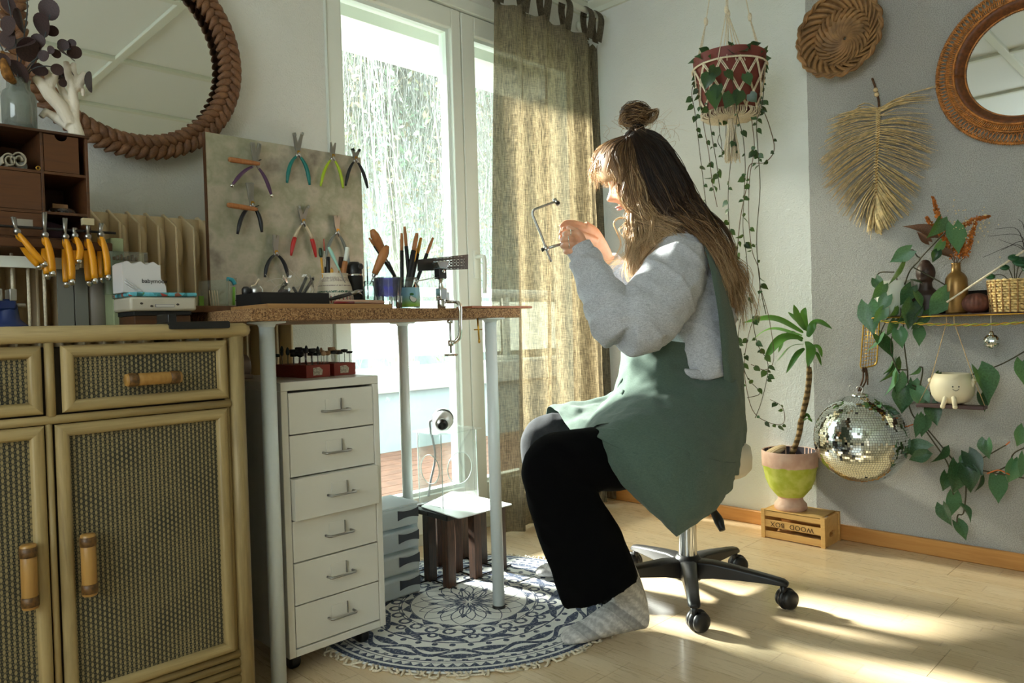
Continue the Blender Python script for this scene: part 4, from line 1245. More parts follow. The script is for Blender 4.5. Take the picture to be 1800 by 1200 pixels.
def urchin(cn_, r, sq, par, m_):
    g = G(); rows = []
    for i in range(11):
        th = PI*(.03+.94*i/10); row = []
        for k in range(81):
            a = 2*PI*k/80; rr = r*(1+.06*abs(math.cos(a*10)))
            row.append(V(cn_)+V((rr*math.sin(th)*math.cos(a), rr*math.sin(th)*math.sin(a), sq*r*math.cos(th)+sq*r*.97)))
        rows.append(row)
    return obj('shell_body', g.grid(rows), m_, par)
urchin(ur.location, .03, .75, ur, plain('dark shell', c(36, 26, 24), .6))
ur2 = thing('sea_urchin', 'reddish brown ribbed sea urchin shell between the bronze vase and straw basket', 'sea urchin', (2.80, sy(1716, 2.80), SF))
urchin(ur2.location, .042, .8, ur2, plain('reddish ribbed shell', c(98, 56, 44), .7, var=.3, vs=60))
ur3 = thing('tealight_bowl', 'dark rounded bowl behind the ribbed urchin shell on the wire shelf', 'bowl', (2.855, sy(1722, 2.855), SF))
obj('bowl', G().lathe([(.02, 0), (.042, .02), (.048, .05), (.043, .075), (.038, .07), (.04, .045), (.001, .03)], 24, ur3.location, cap0=True), plain('black glaze', c(20, 24, 24), .3), ur3)
vY = sy(1682, 2.80)
vs_ = thing('bronze_vase', 'slim bronze bottle vase holding dried amaranth on the wire shelf', 'vase', (2.80, vY, SF))
vh = on(1682, 462, 0, 2.80)[2]-SF
obj('bottle', G().lathe([(.03, 0), (.033, .006), (.034, vh*.55), (.032, vh*.7), (.024, vh*.78), (.0145, vh*.83), (.0135, vh*.97), (.016, vh), (.012, vh), (.011, vh*.9)], 32, (2.80, vY, SF), cap0=True), plain('bronze glaze', c(140, 106, 58), .35, .6, var=.15, vs=30), vs_)
df = thing('dried_amaranth', 'bunch of rust-orange dried amaranth and cream florets in the bronze vase', 'dried flowers', (2.80, vY, SF+vh))
m_am = plain('rust amaranth', c(178, 104, 40), .9, var=.4, vs=120)
mouth = V((2.80, vY, SF+vh-.01))
def plume(pts, r0, seed):
    r = np.random.default_rng(seed); g = G(); P = curve(pts, 26)
    for i in range(26):
        u = i/25; rr = r0*math.sin(PI*min(1, .25+.75*u))**.6*(1.15-u*.6)
        for q in range(9):
            o = r.normal(0, 1, 3); o /= np.linalg.norm(o)
            p = P[i]+o*rr*r.uniform(.5, 1); d_ = r.normal(0, 1, 3)*.003
            g.add([p+d_, p+o*.005, p-d_, p-o*.004+np.cross(d_, o)], [(0, 1, 2), (0, 2, 3), (0, 3, 1), (1, 3, 2)])
    obj('plume', g, m_am, df, smooth=False)
    obj('stem', G().tube(curve([mouth, (mouth+V(pts[0]))/2, pts[0], pts[len(pts)//2]], 10), .0014, 5), m_stemb, df)
plume([on(1668, 420, 0, 2.79), on(1652, 385, 0, 2.79), on(1640, 347, 0, 2.79)], .013, 1)
plume([on(1690, 400, 0, 2.80), on(1712, 386, 0, 2.80), on(1739, 380, 0, 2.80)], .010, 2)
plume([on(1697, 450, 0, 2.79), on(1706, 420, 0, 2.78), on(1714, 392, 0, 2.78)], .011, 3)
plume([on(1676, 450, 0, 2.81), on(1664, 425, 0, 2.82), on(1645, 405, 0, 2.82)], .014, 4)
plume([on(1650, 410, 0, 2.83), on(1636, 395, 0, 2.83), on(1629, 382, 0, 2.83)], .009, 5)
plume([on(1688, 448, 0, 2.80), on(1690, 430, 0, 2.80), on(1698, 412, 0, 2.80)], .016, 6)
g = G()
for k in range(90):
    p = on(rng.normal(1700, 22), rng.normal(398, 18), 0, 2.79+rng.normal(0, .02)); g.ball(p, rng.uniform(.0016, .003), 5, 4)
obj('florets', g, plain('cream florets', c(226, 206, 160), .8), df, kind='stuff')
for a, b, k in (((1635, 418), (1594, 388), .4), ((1632, 424), (1612, 408), -.5), ((1668, 448), (1640, 437), .2)):
    o = put_leaf(philo, on(*a, 0, 2.80), on(*b, 0, 2.78), df, roll=k, wide=.7, name='dry_leaf', k=2)
    o.data = o.data.copy(); o.data.materials.clear(); o.data.materials.append(plain('dry curled leaf', c(104, 70, 48), .7, var=.3))
# straw basket with a small round-leaved plant and dark twigs
bY = sy(1783, 2.80)
bk = thing('straw_basket', 'small straw basket with a round-leaved plant at the frame end of the wire shelf', 'basket', (2.815, bY, SF))
bh = on(1780, 492, 0, 2.8)[2]-SF; brad = .072
g = G()
for k in range(13):
    z = SF+.004+bh*k/12.6; r = brad*(.9+.1*k/12)
    g.tube([(2.815+r*1.0*math.cos(t)+.002*math.cos(t*24+PI*k), bY+r*math.sin(t)+.002*math.sin(t*24+PI*k), z+.0012*math.sin(t*24+PI*k)) for t in np.arange(96)*2*PI/96], bh/24, 5, closed=True)
obj('coils', g, plain('straw weave', c(212, 184, 126), .8, var=.4, vs=90), bk, kind='stuff')
g = G()
for k in range(22):
    a = 2*PI*k/22; g.tube([(2.815+(brad*.92+.003)*math.cos(a), bY+(brad*.92+.003)*math.sin(a), SF), (2.815+(brad+.003)*math.cos(a), bY+(brad+.003)*math.sin(a), SF+bh)], .0028, 5)
obj('stakes', g, plain('brown straw', c(150, 112, 66), .8, var=.3, vs=90), bk, kind='stuff')
pi = thing('round_leaved_plant', 'little plant with round glossy leaves growing in the straw basket', 'plant', (2.815, bY, SF+bh*.8))
m_pil = leafmat('glossy round leaf', c(24, 70, 40), c(50, 110, 62), tr=.1)
for (px, py, r) in ((1766, 469, .014), (1741, 485, .014), (1795, 459, .024), (1810, 470, .022), (1782, 452, .016)):
    p = on(px, py, 0, 2.79)
    obj('leaf', G().lathe([(.001, .004), (r*.6, .003), (r, -.002)], 16, p, -FW*.7+V((0, .3, .5))), m_pil, pi, solid=.001)
    obj('stalk', G().tube(curve([V((2.815, bY, SF+bh*.8)), (V((2.815, bY, SF+bh))+p)/2+V((0, 0, .01)), p], 8), .0014, 5), m_stemg, pi)
tg = thing('dark_twigs', 'wispy dark dried twigs fanning out behind the straw basket', 'twigs', (2.84, sy(1800, 2.84), SF+.05))
g0 = V((2.84, sy(1812, 2.84), SF+.05))
for (a, b) in (((1790, 405), (1750, 402)), ((1795, 415), (1736, 415)), ((1790, 430), (1728, 452)), ((1800, 440), (1755, 420)), ((1800, 400), (1790, 385)), ((1798, 425), (1760, 440))):
    obj('twig', G().tube(curve([g0, on(1806, 470, 0, 2.85), on(*a, 0, 2.85), on(*b, 0, 2.86)], 20), lerp([.0016, .0013, .0007], 20), 4), plain('dark twig', c(40, 34, 32), .8), tg)
# small mirror ball ornament
sbp = on(1743, 600, 0, 2.76)
so_ = thing('mirror_ball_ornament', 'tiny mirror ball ornament hanging on a thread below the wire shelf', 'ornament', sbp)
g = G(); R_ = .0235
for i in range(14):
    th = PI*(i+.5)/14; n = max(3, int(28*math.sin(th))); e = .5*PI/14*R_*.88
    for k in range(n):
        ph = 2*PI*k/n; nd = V((math.sin(th)*math.cos(ph), math.sin(th)*math.sin(ph), math.cos(th)))+rng.normal(0, .06, 3); nd /= np.linalg.norm(nd)
        u = np.cross(nd, (0, 0, 1)); u /= np.linalg.norm(u)+1e-9; v = np.cross(nd, u); p = sbp+V((math.sin(th)*math.cos(ph), math.sin(th)*math.sin(ph), math.cos(th)))*R_
        g.add([p-u*e-v*e, p+u*e-v*e, p+u*e+v*e, p-u*e+v*e], [(0, 1, 2, 3)])
obj('core', G().ball(sbp, R_*.97, 20, 14), plain('ornament grout', c(130, 134, 130), .5), so_)
obj('facets', g, m_facet, so_, smooth=False, kind='stuff')
obj('cap', G().lathe([(.009, 0), (.006, .008), (.003, .012)], 12, sbp+V((0, 0, R_-.002)), cap1=True), m_chrome, so_)
obj('thread', G().tube([sbp+V((0, 0, R_+.008)), V((2.757, sbp[1], SZ))], .0009, 4), m_cotton, so_)
# smiling pot on a swing
fc = on(1674, 680, 0, 2.77); ms_ = plain('cream stoneware', c(226, 214, 184), .55)
fp = thing('smiling_pot', 'round cream pot with a smile, arms and legs sitting on a little swing', 'plant pot', fc-V((0, 0, .05)))
obj('bowl', G().lathe([(.03, -.055), (.05, -.046), (.062, -.024), (.066, 0), (.062, .024), (.052, .046), (.048, .046), (.05, .03), (.05, -.02)], 36, fc, cap0=True), ms_, fp)
sdv = V((.0, -1, 0))          # along the wall, towards the camera's side
for s, e in ((-1, (1636, 668)), (1, (1713, 668))):
    p0 = fc-sdv*-.058*s+V((-.012, 0, .002)); p0 = fc+sdv*.058*s+V((-.012, 0, .004))
    obj('arm', G().tube(curve([p0, (p0+on(*e, 0, 2.755))/2+V((0, 0, -.003)), on(*e, 0, 2.755)], 8), lerp([.007, .006, .0075], 8), 8).ball(on(*e, 0, 2.755), .009, 10, 6), ms_, fp)
for e0, e1, e2 in (((1663, 697), (1661, 702), (1657, 714)), ((1676, 697), (1677, 702), (1679, 715))):
    obj('leg', G().tube(curve([on(*e0, 0, 2.722), on(*e1, 0, 2.708), on(*e2, 0, 2.706)], 8), lerp([.0075, .0075, .007], 8), 10).ball(on(*e2, 0, 2.706), .0078, 10, 6), ms_, fp)
nd = V((-.88, .1, .12))
for s in (-1, 1):
    obj('eye', G().ball(fc+V((.0665*math.cos(math.radians(203)+s*.13), .0665*math.sin(math.radians(203)+s*.13), .006)), (.0022, .0022, .0022), 8, 6), m_blackm, fp)
obj('smile', G().tube([fc+V((.0668*math.cos(math.radians(203)+u), .0668*math.sin(math.radians(203)+u), -.001-.006*math.cos(u/.14*PI/2))) for u in np.linspace(-.14, .14, 9)], .0008, 5), m_blackm, fp)
swg = thing('pot_swing', 'dark wooden swing seat on twine carrying the smiling pot', 'swing', fc-V((0, 0, .062)))
e0, e1 = fc+V((-.02, .105, -.062)), fc+V((-.02, -.105, -.062))
obj('seat', G().obox((e0+e1)/2, (0, .1, 0), (.024, 0, 0), (0, 0, .006)), plain('dark swing wood', c(76, 54, 52), .5), swg, bevel=.002)
for a, b in (((1636, 668), (1664, 566)), ((1713, 668), (1677, 566))):
    ex = e0 if a[0] < 1670 else e1
    obj('cord', G().tube([ex+V((0, (-.008 if a[0] < 1670 else .008), .006)), on(*a, 0, 2.748), on(*b, 0, 2.752), V((2.757, on(*b, 0, 2.757)[1], SZ))], .0013, 5), m_twine, swg)

# ------------------------------------------------------------------ trailing philodendron
ph = thing('trailing_philodendron', 'long philodendron trailing from the white shelf pot down the grey wall', 'plant', (2.82, wpY, SF+.1))
PXL = [((1600,440),(1564,461),.2),((1653,385),(1637,420),-.3),((1676,397),(1687,445),0),((1655,425),(1640,447),.3),((1648,441),(1640,460),-.4),((1585,463),(1563,503),.9),((1552,500),(1535,527),.2),((1602,504),(1583,537),.1),((1601,492),(1623,497),1.0),((1665,513),(1633,559),.1),((1605,531),(1597,579),-.2),((1553,543),(1538,568),0),((1526,535),(1535,588),.6),((1573,562),(1559,592),.4),((1624,546),(1606,581),.2),((1614,576),(1617,608),0),((1572,540),(1563,565),.7),((1579,580),(1587,610),.4),((1544,590),(1572,628),.4),((1549,586),(1529,622),1.15),((1567,636),(1560,660),.8),((1571,633),(1559,676),.8),((1569,655),(1569,697),1.1),((1580,658),(1581,693),.2),((1590,680),(1584,727),.6),((1604,670),(1603,703),-.1),((1610,686),(1635,718),.2),((1636,710),(1648,748),.3),((1614,646),(1603,662),.7),((1650,655),(1640,672),.2),((1719,650),(1750,704),-.2),((1724,693),(1734,722),0),((1797,635),(1804,677),.3),((1616,733),(1611,770),.3),((1624,731),(1621,768),0),((1630,789),(1579,783),.2),((1628,797),(1597,809),.3),((1658,786),(1645,817),.5),((1683,814),(1684,869),-.1),((1664,832),(1660,864),.1),((1697,822),(1711,865),.2),((1695,820),(1725,837),.8),((1702,796),(1728,835),.3),((1724,838),(1719,866),.7),((1734,774),(1734,806),1.0),((1751,836),(1757,885),0),((1784,812),(1776,850),.3),((1791,808),(1786,830),.5),((1800,752),(1790,785),.4),((1676,868),(1673,908),0),((1657,888),(1669,925),1.1),((1690,890),(1713,913),.9),((1682,918),(1701,948),.1),((1800,800),(1796,840),.2),((1560,520),(1545,548),.5),((1590,545),(1580,572),.6),((1540,490),(1552,512),.8),((1610,515),(1622,540),.4),((1700,800),(1690,826),.5)]
for a, b, r in PXL:
    X = 2.79+rng.uniform(-.035, .03) if a[1] > 560 else 2.76+rng.uniform(-.02, .02)
    put_leaf(philo, on(*a, 0, X), on(*b, 0, X-.012), ph, roll=r*random.choice((-1, 1)), wide=1.0)
def vine(pts, X, r, par, m_, name='stem', n=36):
    Xs = lerp(X if hasattr(X, '__len__') else [X, X], len(pts))
    return obj(name, G().tube(curve([on(*p, 0, x_) for p, x_ in zip(pts, Xs)], n), r, 6), m_, par)
for pts, X in [(((1575, 480), (1600, 440), (1612, 450), (1617, 456), (1600, 475), (1590, 500)), 2.79), (((1572, 478), (1545, 480), (1537, 500)), 2.80),
    (((1575, 478), (1580, 520), (1583, 555), (1566, 600), (1573, 640), (1590, 665), (1615, 690), (1640, 690)), (2.82, 2.77, 2.8)),
    (((1588, 560), (1589, 600), (1595, 650), (1597, 672), (1612, 680)), 2.80), (((1600, 672), (1597, 705), (1606, 732), (1628, 752), (1660, 790), (1682, 816), (1695, 832)), 2.80),
    (((1606, 732), (1620, 747), (1640, 775), (1666, 815), (1672, 850), (1676, 869)), 2.79), (((1692, 840), (1698, 855), (1694, 900), (1684, 905), (1682, 918)), 2.79),
    (((1620, 690), (1650, 690), (1700, 662), (1760, 640), (1812, 611)), 2.82), (((1692, 820), (1725, 806), (1768, 782)), 2.78), (((1722, 826), (1760, 833), (1812, 842)), 2.80),
    (((1745, 831), (1772, 817), (1783, 796), (1812, 782)), 2.79), (((1616, 456), (1640, 430), (1660, 410), (1675, 398)), 2.78), (((1595, 650), (1580, 650), (1570, 655)), 2.79), (((1606, 470), (1660, 500), (1666, 512)), 2.78),
    (((1573, 640), (1580, 660), (1592, 680)), 2.80), (((1580, 540), (1560, 560), (1545, 590)), 2.78), (((1615, 690), (1622, 650), (1616, 644)), 2.79)]:
    vine(pts, X, .0024, ph, m_stemg)
for pts in (((1608, 745), (1598, 748), (1594, 752)), ((1612, 715), (1618, 708), (1622, 700)), ((1768, 782), (1775, 776)), ((1735, 832), (1755, 826), (1775, 834))):
    vine(pts, 2.775, .0022, ph, plain('orange leaf sheath', c(206, 110, 50), .6), name='sheath', n=10)

# ------------------------------------------------------------------ hanging planter in macrame
HD = 2.72
hp = dp(1284, 200, HD); pr0, pr1, ph_ = .093, .127, .205
hpot = thing('hanging_pot', 'red-brown plastic pot held in the macrame hanger', 'plant pot', hp)
prof = [(pr0, 0), (pr0+.004, .004), (pr1-.006, ph_*.78), (pr1-.004, ph_*.79), (pr1+.001, ph_*.8), (pr1+.003, ph_), (pr1-.004, ph_), (pr1-.008, ph_*.82), (pr1-.012, ph_*.7)]
m_terra = plain('red brown plastic', c(120, 54, 46), .5)
obj('pot', G().lathe(prof, 40, hp, cap0=True), m_terra, hpot, auto=45)
obj('soil', G().lathe([(.001, ph_*.86), (pr1-.012, ph_*.82)], 20, hp), plain('hanging pot soil', c(50, 40, 32), .95), hpot)
mh = thing('macrame_hanger', 'cream knotted macrame plant hanger by the white part of the wall', 'plant hanger', hp)
anc = V((hp[0]-.005, hp[1]+.0, ZC))
def around(a, r, z): return hp+V((r*math.cos(a), r*math.sin(a), z))
nA = 12; off0 = YAW+PI
lev = [ph_*.79, ph_*.52, ph_*.25, .004]
def rad(z): return pr0+(pr1-pr0)*z/ph_+.006
for q in range(3):
    for k in range(nA):
        for s in (-1, 1):
            a = off0+2*PI*(k+.5*(q % 2))/nA; b = a+s*PI/nA
            z0, z1 = lev[q], lev[q+1]
            for w_ in (-.0025, .0025):
                pts = [around(a+(b-a)*t+w_/.1, rad(z0+(z1-z0)*t)+.002, z0+(z1-z0)*t) for t in np.linspace(0, 1, 4)]
                obj('cord', G().tube(pts, .0021, 5), m_cotton, mh)
kg = G()
for q in range(4):
    for k in range(nA):
        a = off0+2*PI*(k+.5*(q % 2))/nA; kg.ball(around(a, rad(lev[q])+.003, lev[q]), (.0055, .0055, .0085), 8, 6)
obj('knots', kg, m_cotton, mh, kind='stuff')
obj('collar', G().tube([around(t, pr1+.006, ph_*.8+.004*math.sin(t*40)) for t in np.arange(80)*2*PI/80], .0036, 5, closed=True), m_cotton, mh)
# flared fringe under the pot, then the gathered tassel
fr_ = G()
for k in range(110):
    a = 2*PI*k/110; r1 = rng.uniform(.085, .105)
    fr_.tube(curve([around(a, pr0+.004, .004), around(a, r1, -.016), around(a+.1, .05, -.022), around(a, .012, -.018)], 8), .0019, 4, caps=False)
for k in range(60):
    a = rng.uniform(0, 2*PI); r_ = .02*math.sqrt(rng.random()); L = rng.uniform(.14, .185)
    fr_.tube(curve([around(a, r_*.4, -.012), around(a, r_*.6, -.05), around(a, r_*1.2, -.11), around(a, r_*1.5, -L)], 7), .0021, 4, caps=False)
obj('tassel', fr_, m_cotton, mh, kind='stuff')
kt = anc-V((0, 0, .02))
for grp, (ka, kn_) in enumerate(((1.0, dp(1241, 38, HD-.02)), (PI+.2, dp(1277, 17, HD-.1)), (-1.2, dp(1318, 30, HD+.02)), (.1, dp(1280, 24, HD+.1)))):
    for s in range(4):
        kx = [k for k in range(nA)][(grp*3+s) % nA]
        base = [dp(1224+s*2, 112, HD-.02), dp(1262+s*16, 106, HD-.125), dp(1336+s*2, 106, HD+.02), dp(1270+s*10, 100, HD+.12)][grp]
        obj('hanging_cord', G().tube(curve([base, kn_+(base-kn_)*.45, kn_+(base-kn_)*.06, kn_, kt], 16), .0018, 5), m_cotton, mh)
    obj('knot', G().ball(kn_, (.008, .008, .016), 8, 8), m_cotton, mh)
obj('ceiling_hook', G().tube([kt-V((0, 0, .01)), anc], .004, 8), m_steel, mh)
vp = thing('string_vine', 'small-leaved vine cascading from the macrame hanger behind the seated woman', 'plant', hp+V((0, 0, ph_*.8)))
VL = [[(1235,110),(1222,140),(1216,165),(1222,200),(1228,250),(1234,300),(1240,350),(1246,395)],[(1240,108),(1228,160),(1236,215),(1246,270),(1252,320),(1262,370)],[(1245,105),(1240,150),(1250,230),(1260,290),(1266,340)],
 [(1330,105),(1342,150),(1338,190),(1330,215),(1332,260),(1336,330),(1330,420),(1336,500),(1348,560)],[(1338,115),(1335,170),(1352,220),(1361,262),(1345,285),(1318,290),(1312,330),(1302,380),(1296,440),(1292,500),(1290,560),(1296,640),(1300,700),(1310,760)],
 [(1285,110),(1290,160),(1298,210),(1306,240),(1310,290),(1308,340),(1306,400),(1312,450),(1318,520),(1330,600),(1350,640),(1340,700),(1325,740)],[(1300,112),(1296,200),(1284,290),(1280,340),(1282,400),(1290,440),(1286,500),(1292,560),(1300,640),(1306,690)],
 [(1310,110),(1320,200),(1326,260),(1318,310),(1316,380),(1322,440),(1335,480),(1332,540),(1318,580),(1308,640),(1316,700),(1330,730),(1360,745),(1378,742),(1375,715),(1350,700)],
 [(1262,108),(1264,220),(1268,250),(1270,280)],[(1278,108),(1276,230),(1274,265),(1262,250),(1265,235)],[(1320,640),(1345,650),(1360,630),(1352,560),(1335,500)],[(1302,560),(1298,600),(1312,660),(1336,690),(1310,700)]]
for i, pts in enumerate(VL):
    D = HD+.02+.05*math.sin(i*2.1)
    P3 = [dp(x_, y_, D-(.11 if (y_ < 215 and k > 0 and 1225 < x_ < 1340) else 0)+.02*math.sin(i+k)) for k, (x_, y_) in enumerate(pts)]
    P = curve(P3, 20*len(pts))
    obj('stem', G().tube(P[::4], .0013 if i not in (4, 3) else .0016, 4), m_stemb if i % 3 == 1 else m_stemg, vp)
    nl = int(len(pts)*(2.0 if i < 8 else 1.2))
    for q in range(nl):
        k = int(rng.uniform(.04, .98)*(len(P)-1)); s = P[k]
        side_ = RT*rng.choice((-1, 1))*rng.uniform(.3, 1)+V((0, 0, -1))*rng.uniform(.3, 1)+FW*rng.normal(0, .4)
        L = rng.uniform(.014, .034)
        put_leaf(small, s+side_*.004, s+side_/np.linalg.norm(side_)*L, vp, roll=rng.normal(0, .7), wide=1.15)
# the leafy crown over the rim
for q in range(26):
    a = rng.uniform(0, 2*PI); s = hp+V((pr1*.8*math.cos(a), pr1*.8*math.sin(a), ph_*rng.uniform(.85, 1.06)))
    d_ = V((math.cos(a), math.sin(a), rng.uniform(-.9, .6))); d_ /= np.linalg.norm(d_)
    put_leaf(small, s, s+d_*rng.uniform(.03, .06), vp, roll=rng.normal(0, .6))
for (x_, y_, e, f_) in ((1262,150,1255,175),(1300,160,1296,185),(1318,165,1330,180),(1246,130,1240,155),(1250,160,1262,190),(1276,125,1290,140),(1285,165,1275,190),(1310,130,1320,150),(1258,118,1250,140)):
    put_leaf(small, dp(x_, y_, HD-.16), dp(e, f_, HD-.165), vp, roll=rng.normal(0, .4), wide=1.3)
# ------------------------------------------------------------------ left wall: round plaited mirror
MX = on(207, 112, 1, YW-.035)
MX = V((.745, YW-.03, 1.70)); ri_, ro_ = .263, .318
pm = thing('plaited_mirror', 'large round mirror with a thick brown plaited rush frame above the drawer cabinet', 'mirror', MX)
def mw_(r, a, d): return MX+V((r*math.cos(a), -d, r*math.sin(a)))
A = np.arange(96)*2*PI/96
obj('glass', G().add([mw_(ri_+.01, a, .004) for a in A], [tuple(range(96))[::-1]]), m_mirror, pm, smooth=False, fix=False)
obj('backing', G().lathe([(.1, .02), (ro_-.02, .02), (ro_-.02, .0), (.1, 0)], 64, MX, (0, 1, 0)), m_dkwood, pm, smooth=False)
rm_ = (ri_+ro_)/2; nb = 74; dA = 2*PI/nb
for k in range(nb):
    for s in (-1, 1):
        a = dA*(k+(.5 if s > 0 else 0))
        pts = []
        for t in np.linspace(0, 1, 9):
            # each lock sweeps from the outer edge over the middle and dives below the next
            rr = rm_+s*(.034-.044*t); aa = a+dA*(.1+1.75*t); dd = .012+.026*math.sin(PI*min(1, .12+.92*t))**.8
            pts.append(mw_(rr, aa, dd))
        obj('lock', G().tube(pts, lerp([.005, .0105, .0125, .0125, .0105, .004], 9), 7, r2=lerp([.005, .008, .0095, .008, .005], 9), side=(math.cos(a), 0, math.sin(a))), m_plait, pm)

# ------------------------------------------------------------------ rack on the sideboard with the small drawer cabinet on it
RY = 1.92
TOPZ = .878
rk = thing('bench_rack', 'small wooden rack with a pale green upright standing at the back of the sideboard', 'rack', (.4, RY+.05, TOPZ))
LZ = on(100, 428, 1, RY)[2]
gx0, gx1 = on(199, 500, 1, RY-.02)[0], on(222, 500, 1, RY-.02)[0]
gt = on(205, 418, 1, RY-.02)[2]
obj('upright', G().obox(((gx0+gx1)/2-.002, RY+.03, (gt+TOPZ)/2), ((gx1-gx0)/2, 0, 0), (0, .05, 0), (.0, .0, (gt-TOPZ)/2)), plain('pale green paint', c(150, 160, 122), .6, var=.12, vs=14), rk, bevel=.003)
obj('upright', G().box((.02, RY-.02, TOPZ), (.045, RY+.08, gt)), plain('pale green paint 2', c(150, 160, 122), .6), rk, bevel=.003)
obj('ledge', G().box((.03, RY-.02, LZ-.014), (gx0+.004, RY+.2, LZ+.006)), m_dkwood, rk, bevel=.002)
obj('hanging_rail', G().tube([(.03, RY-.032, LZ+.028), (gx0+.006, RY-.032, LZ+.028)], .003, 8), m_dsteel, rk)
obj('white_strip', G().box((.045, RY+.02, LZ-.055), (gx0-.06, RY+.035, LZ-.03)), m_white, rk, smooth=False)
for k, (px) in enumerate((22, 50, 78)):
    x = on(px, 500, 1, RY+.06)[0]; obj('rod', G().tube([(x, RY+.06, TOPZ), (x, RY+.06, LZ-.02)], .0035, 8), m_cotton, rk)
for px, w_ in ((116, .016), (143, .014)):
    x = on(px, 520, 1, RY+.04)[0]; obj('slat', G().box((x-w_, RY+.04, TOPZ), (x+w_, RY+.05, LZ-.05)), plain('grey slat', c(120, 120, 112), .6), rk, smooth=False)
tubx = on(171, 520, 1, RY+.06)[0]
tcn = thing('grey_canister', 'plain grey canister standing behind the pale green upright on the sideboard', 'canister', (tubx, RY+.07, TOPZ))
obj('can', G().lathe([(.03, 0), (.0325, .004), (.0325, .125), (.03, .13), (.001, .131)], 28, (tubx, RY+.07, TOPZ), cap0=True), plain('grey tin', c(126, 118, 108), .5), tcn, auto=40)
# the cabinet of small drawers
dX0, dX1 = .08, on(156, 300, 1, RY)[0]
dZ0, dZ1 = LZ+.0065, on(150, 239, 1, RY)[2]
DD = .2
dc = thing('drawer_cabinet', 'small dark wooden cabinet of drawers and open pigeonholes on the bench rack', 'cabinet', ((dX0+dX1)/2, RY+DD/2, dZ0))
xm = on(75, 300, 1, RY)[0]; tk = .006
cw = xm-tk/2-(dX0)                # left column is wider than seen
zr = [dZ0+tk, on(90, 373, 1, RY)[2]-.004, on(90, 303, 1, RY)[2]-.004, dZ1-tk]
rows_ = [(dZ0+tk, zr[1]), (zr[1]+tk, zr[2]), (zr[2]+tk, dZ1-tk)]
g = G()
for nm, bx in (('side', ((dX0, RY, dZ0), (dX0+tk, RY+DD, dZ1))), ('side', ((dX1-tk, RY, dZ0), (dX1, RY+DD, dZ1))), ('top', ((dX0-.003, RY-.004, dZ1-tk), (dX1+.003, RY+DD, dZ1))), ('bottom', ((dX0+tk, RY, dZ0), (dX1-tk, RY+DD, dZ0+tk))), ('back', ((dX0+tk, RY+DD-.004, dZ0+tk), (dX1-tk, RY+DD, dZ1-tk))), ('partition', ((xm-tk/2, RY+.001, dZ0+tk), (xm+tk/2, RY+DD-.004, dZ1-tk))), ('partition', ((.23, RY+.001, dZ0+tk), (.236, RY+DD-.004, dZ1-tk)))):
    obj(nm, G().box(*bx), m_dkwood, dc, bevel=.0008)
for z in (zr[1], zr[2]):
    for a, b in ((dX0+tk, .23), (.236, xm-tk/2), (xm+tk/2, dX1-tk)):
        obj('shelf', G().box((a, RY+.001, z), (b, RY+DD-.004, z+tk)), m_dkwood, dc, smooth=False)
def notch(x0, x1, z0, z1, y=RY+.002):
    g = G(); xc = (x0+x1)/2; r = .013
    poly = [(x0, y, z0), (x1, y, z0), (x1, y, z1)]+[(xc+r*math.cos(t), y, z1-r*1.0*math.sin(t)) for t in np.linspace(0, PI, 9)]+[(x0, y, z1)]
    d = obj('drawer', G().prism(poly, (0, .006, 0)), m_dkwood, dc, smooth=False, fix=True)
    obj('drawer_box', G().box((x0+.002, y+.03, z0+.002), (x1-.002, y+.16, z1-.02)), m_dkwood, d, smooth=False)
e_ = .0012
notch(xm+tk/2+e_, dX1-tk-e_-.012, rows_[2][0]+e_, rows_[2][1]-e_)
notch(.236+e_, xm-tk/2-e_, rows_[1][0]+e_, rows_[1][1]-e_)
notch(.236+e_, xm-tk/2-e_, rows_[0][0]+e_, rows_[0][1]-e_)
obj('paper_label', G().box((on(30, 392, 1, RY)[0], RY+.0012, on(30, 398, 1, RY)[2]), (on(58, 392, 1, RY)[0], RY+.0022, on(30, 384, 1, RY)[2])), plain('paper label', c(160, 152, 138), .8), dc, smooth=False)
# rolled felt in the pigeonhole
zf = rows_[2][0]
m_felt = plain('grey felt', c(160, 152, 134), .95, var=.15, vs=100)
for q, (px, py, r_, lb) in enumerate(((14, 272, .0165, 'grey felt roll at the outer side of the open pigeonhole'), (32, 270, .019, 'grey felt roll with loose curl lying in the open pigeonhole'))):
    p0 = on(px, py, 1, RY+.02); p0[2] = zf+r_*1.0
    ft = thing('felt_roll', lb, 'felt roll', (p0[0], RY+.06, zf))
    sp = [(p0[0]+(r_*(.35+.65*t/10))*.8*math.cos(t), RY+.006, p0[2]+(r_*(.35+.65*t/10))*math.sin(t)) for t in np.linspace(0, 10, 50)]
    g = G(); rows = [[V(p)+V((0, d, 0)) for p in sp] for d in (0, .13)]
    obj('roll', g.grid(rows), m_felt, ft, solid=.003)
tbx = thing('paper_tube', 'thin pale grey paper tube lying beside the felt rolls', 'tube', on(56, 291, 1, RY+.03))
tp = on(57, 290, 1, RY+.02); tp[2] = zf+.0095
obj('tube', G().lathe([(.009, 0), (.009, .1), (.0078, .1), (.0078, 0)], 18, tp-V((.014, 0, 0)), (-.75, .66, 0), closed=True), plain('pale card', c(170, 172, 170), .7), tbx)
rg2 = thing('brass_ring', 'tiny brass ring at the corner of the open pigeonhole', 'ring', on(67, 296, 1, RY+.006))
q_ = on(67, 295, 1, RY+.005); q_[2] = zf+.0055
obj('band', G().tube([q_+V((.004*math.cos(t), 0, .004*math.sin(t))) for t in np.arange(16)*2*PI/16], .0012, 6, closed=True), m_brass, rg2)
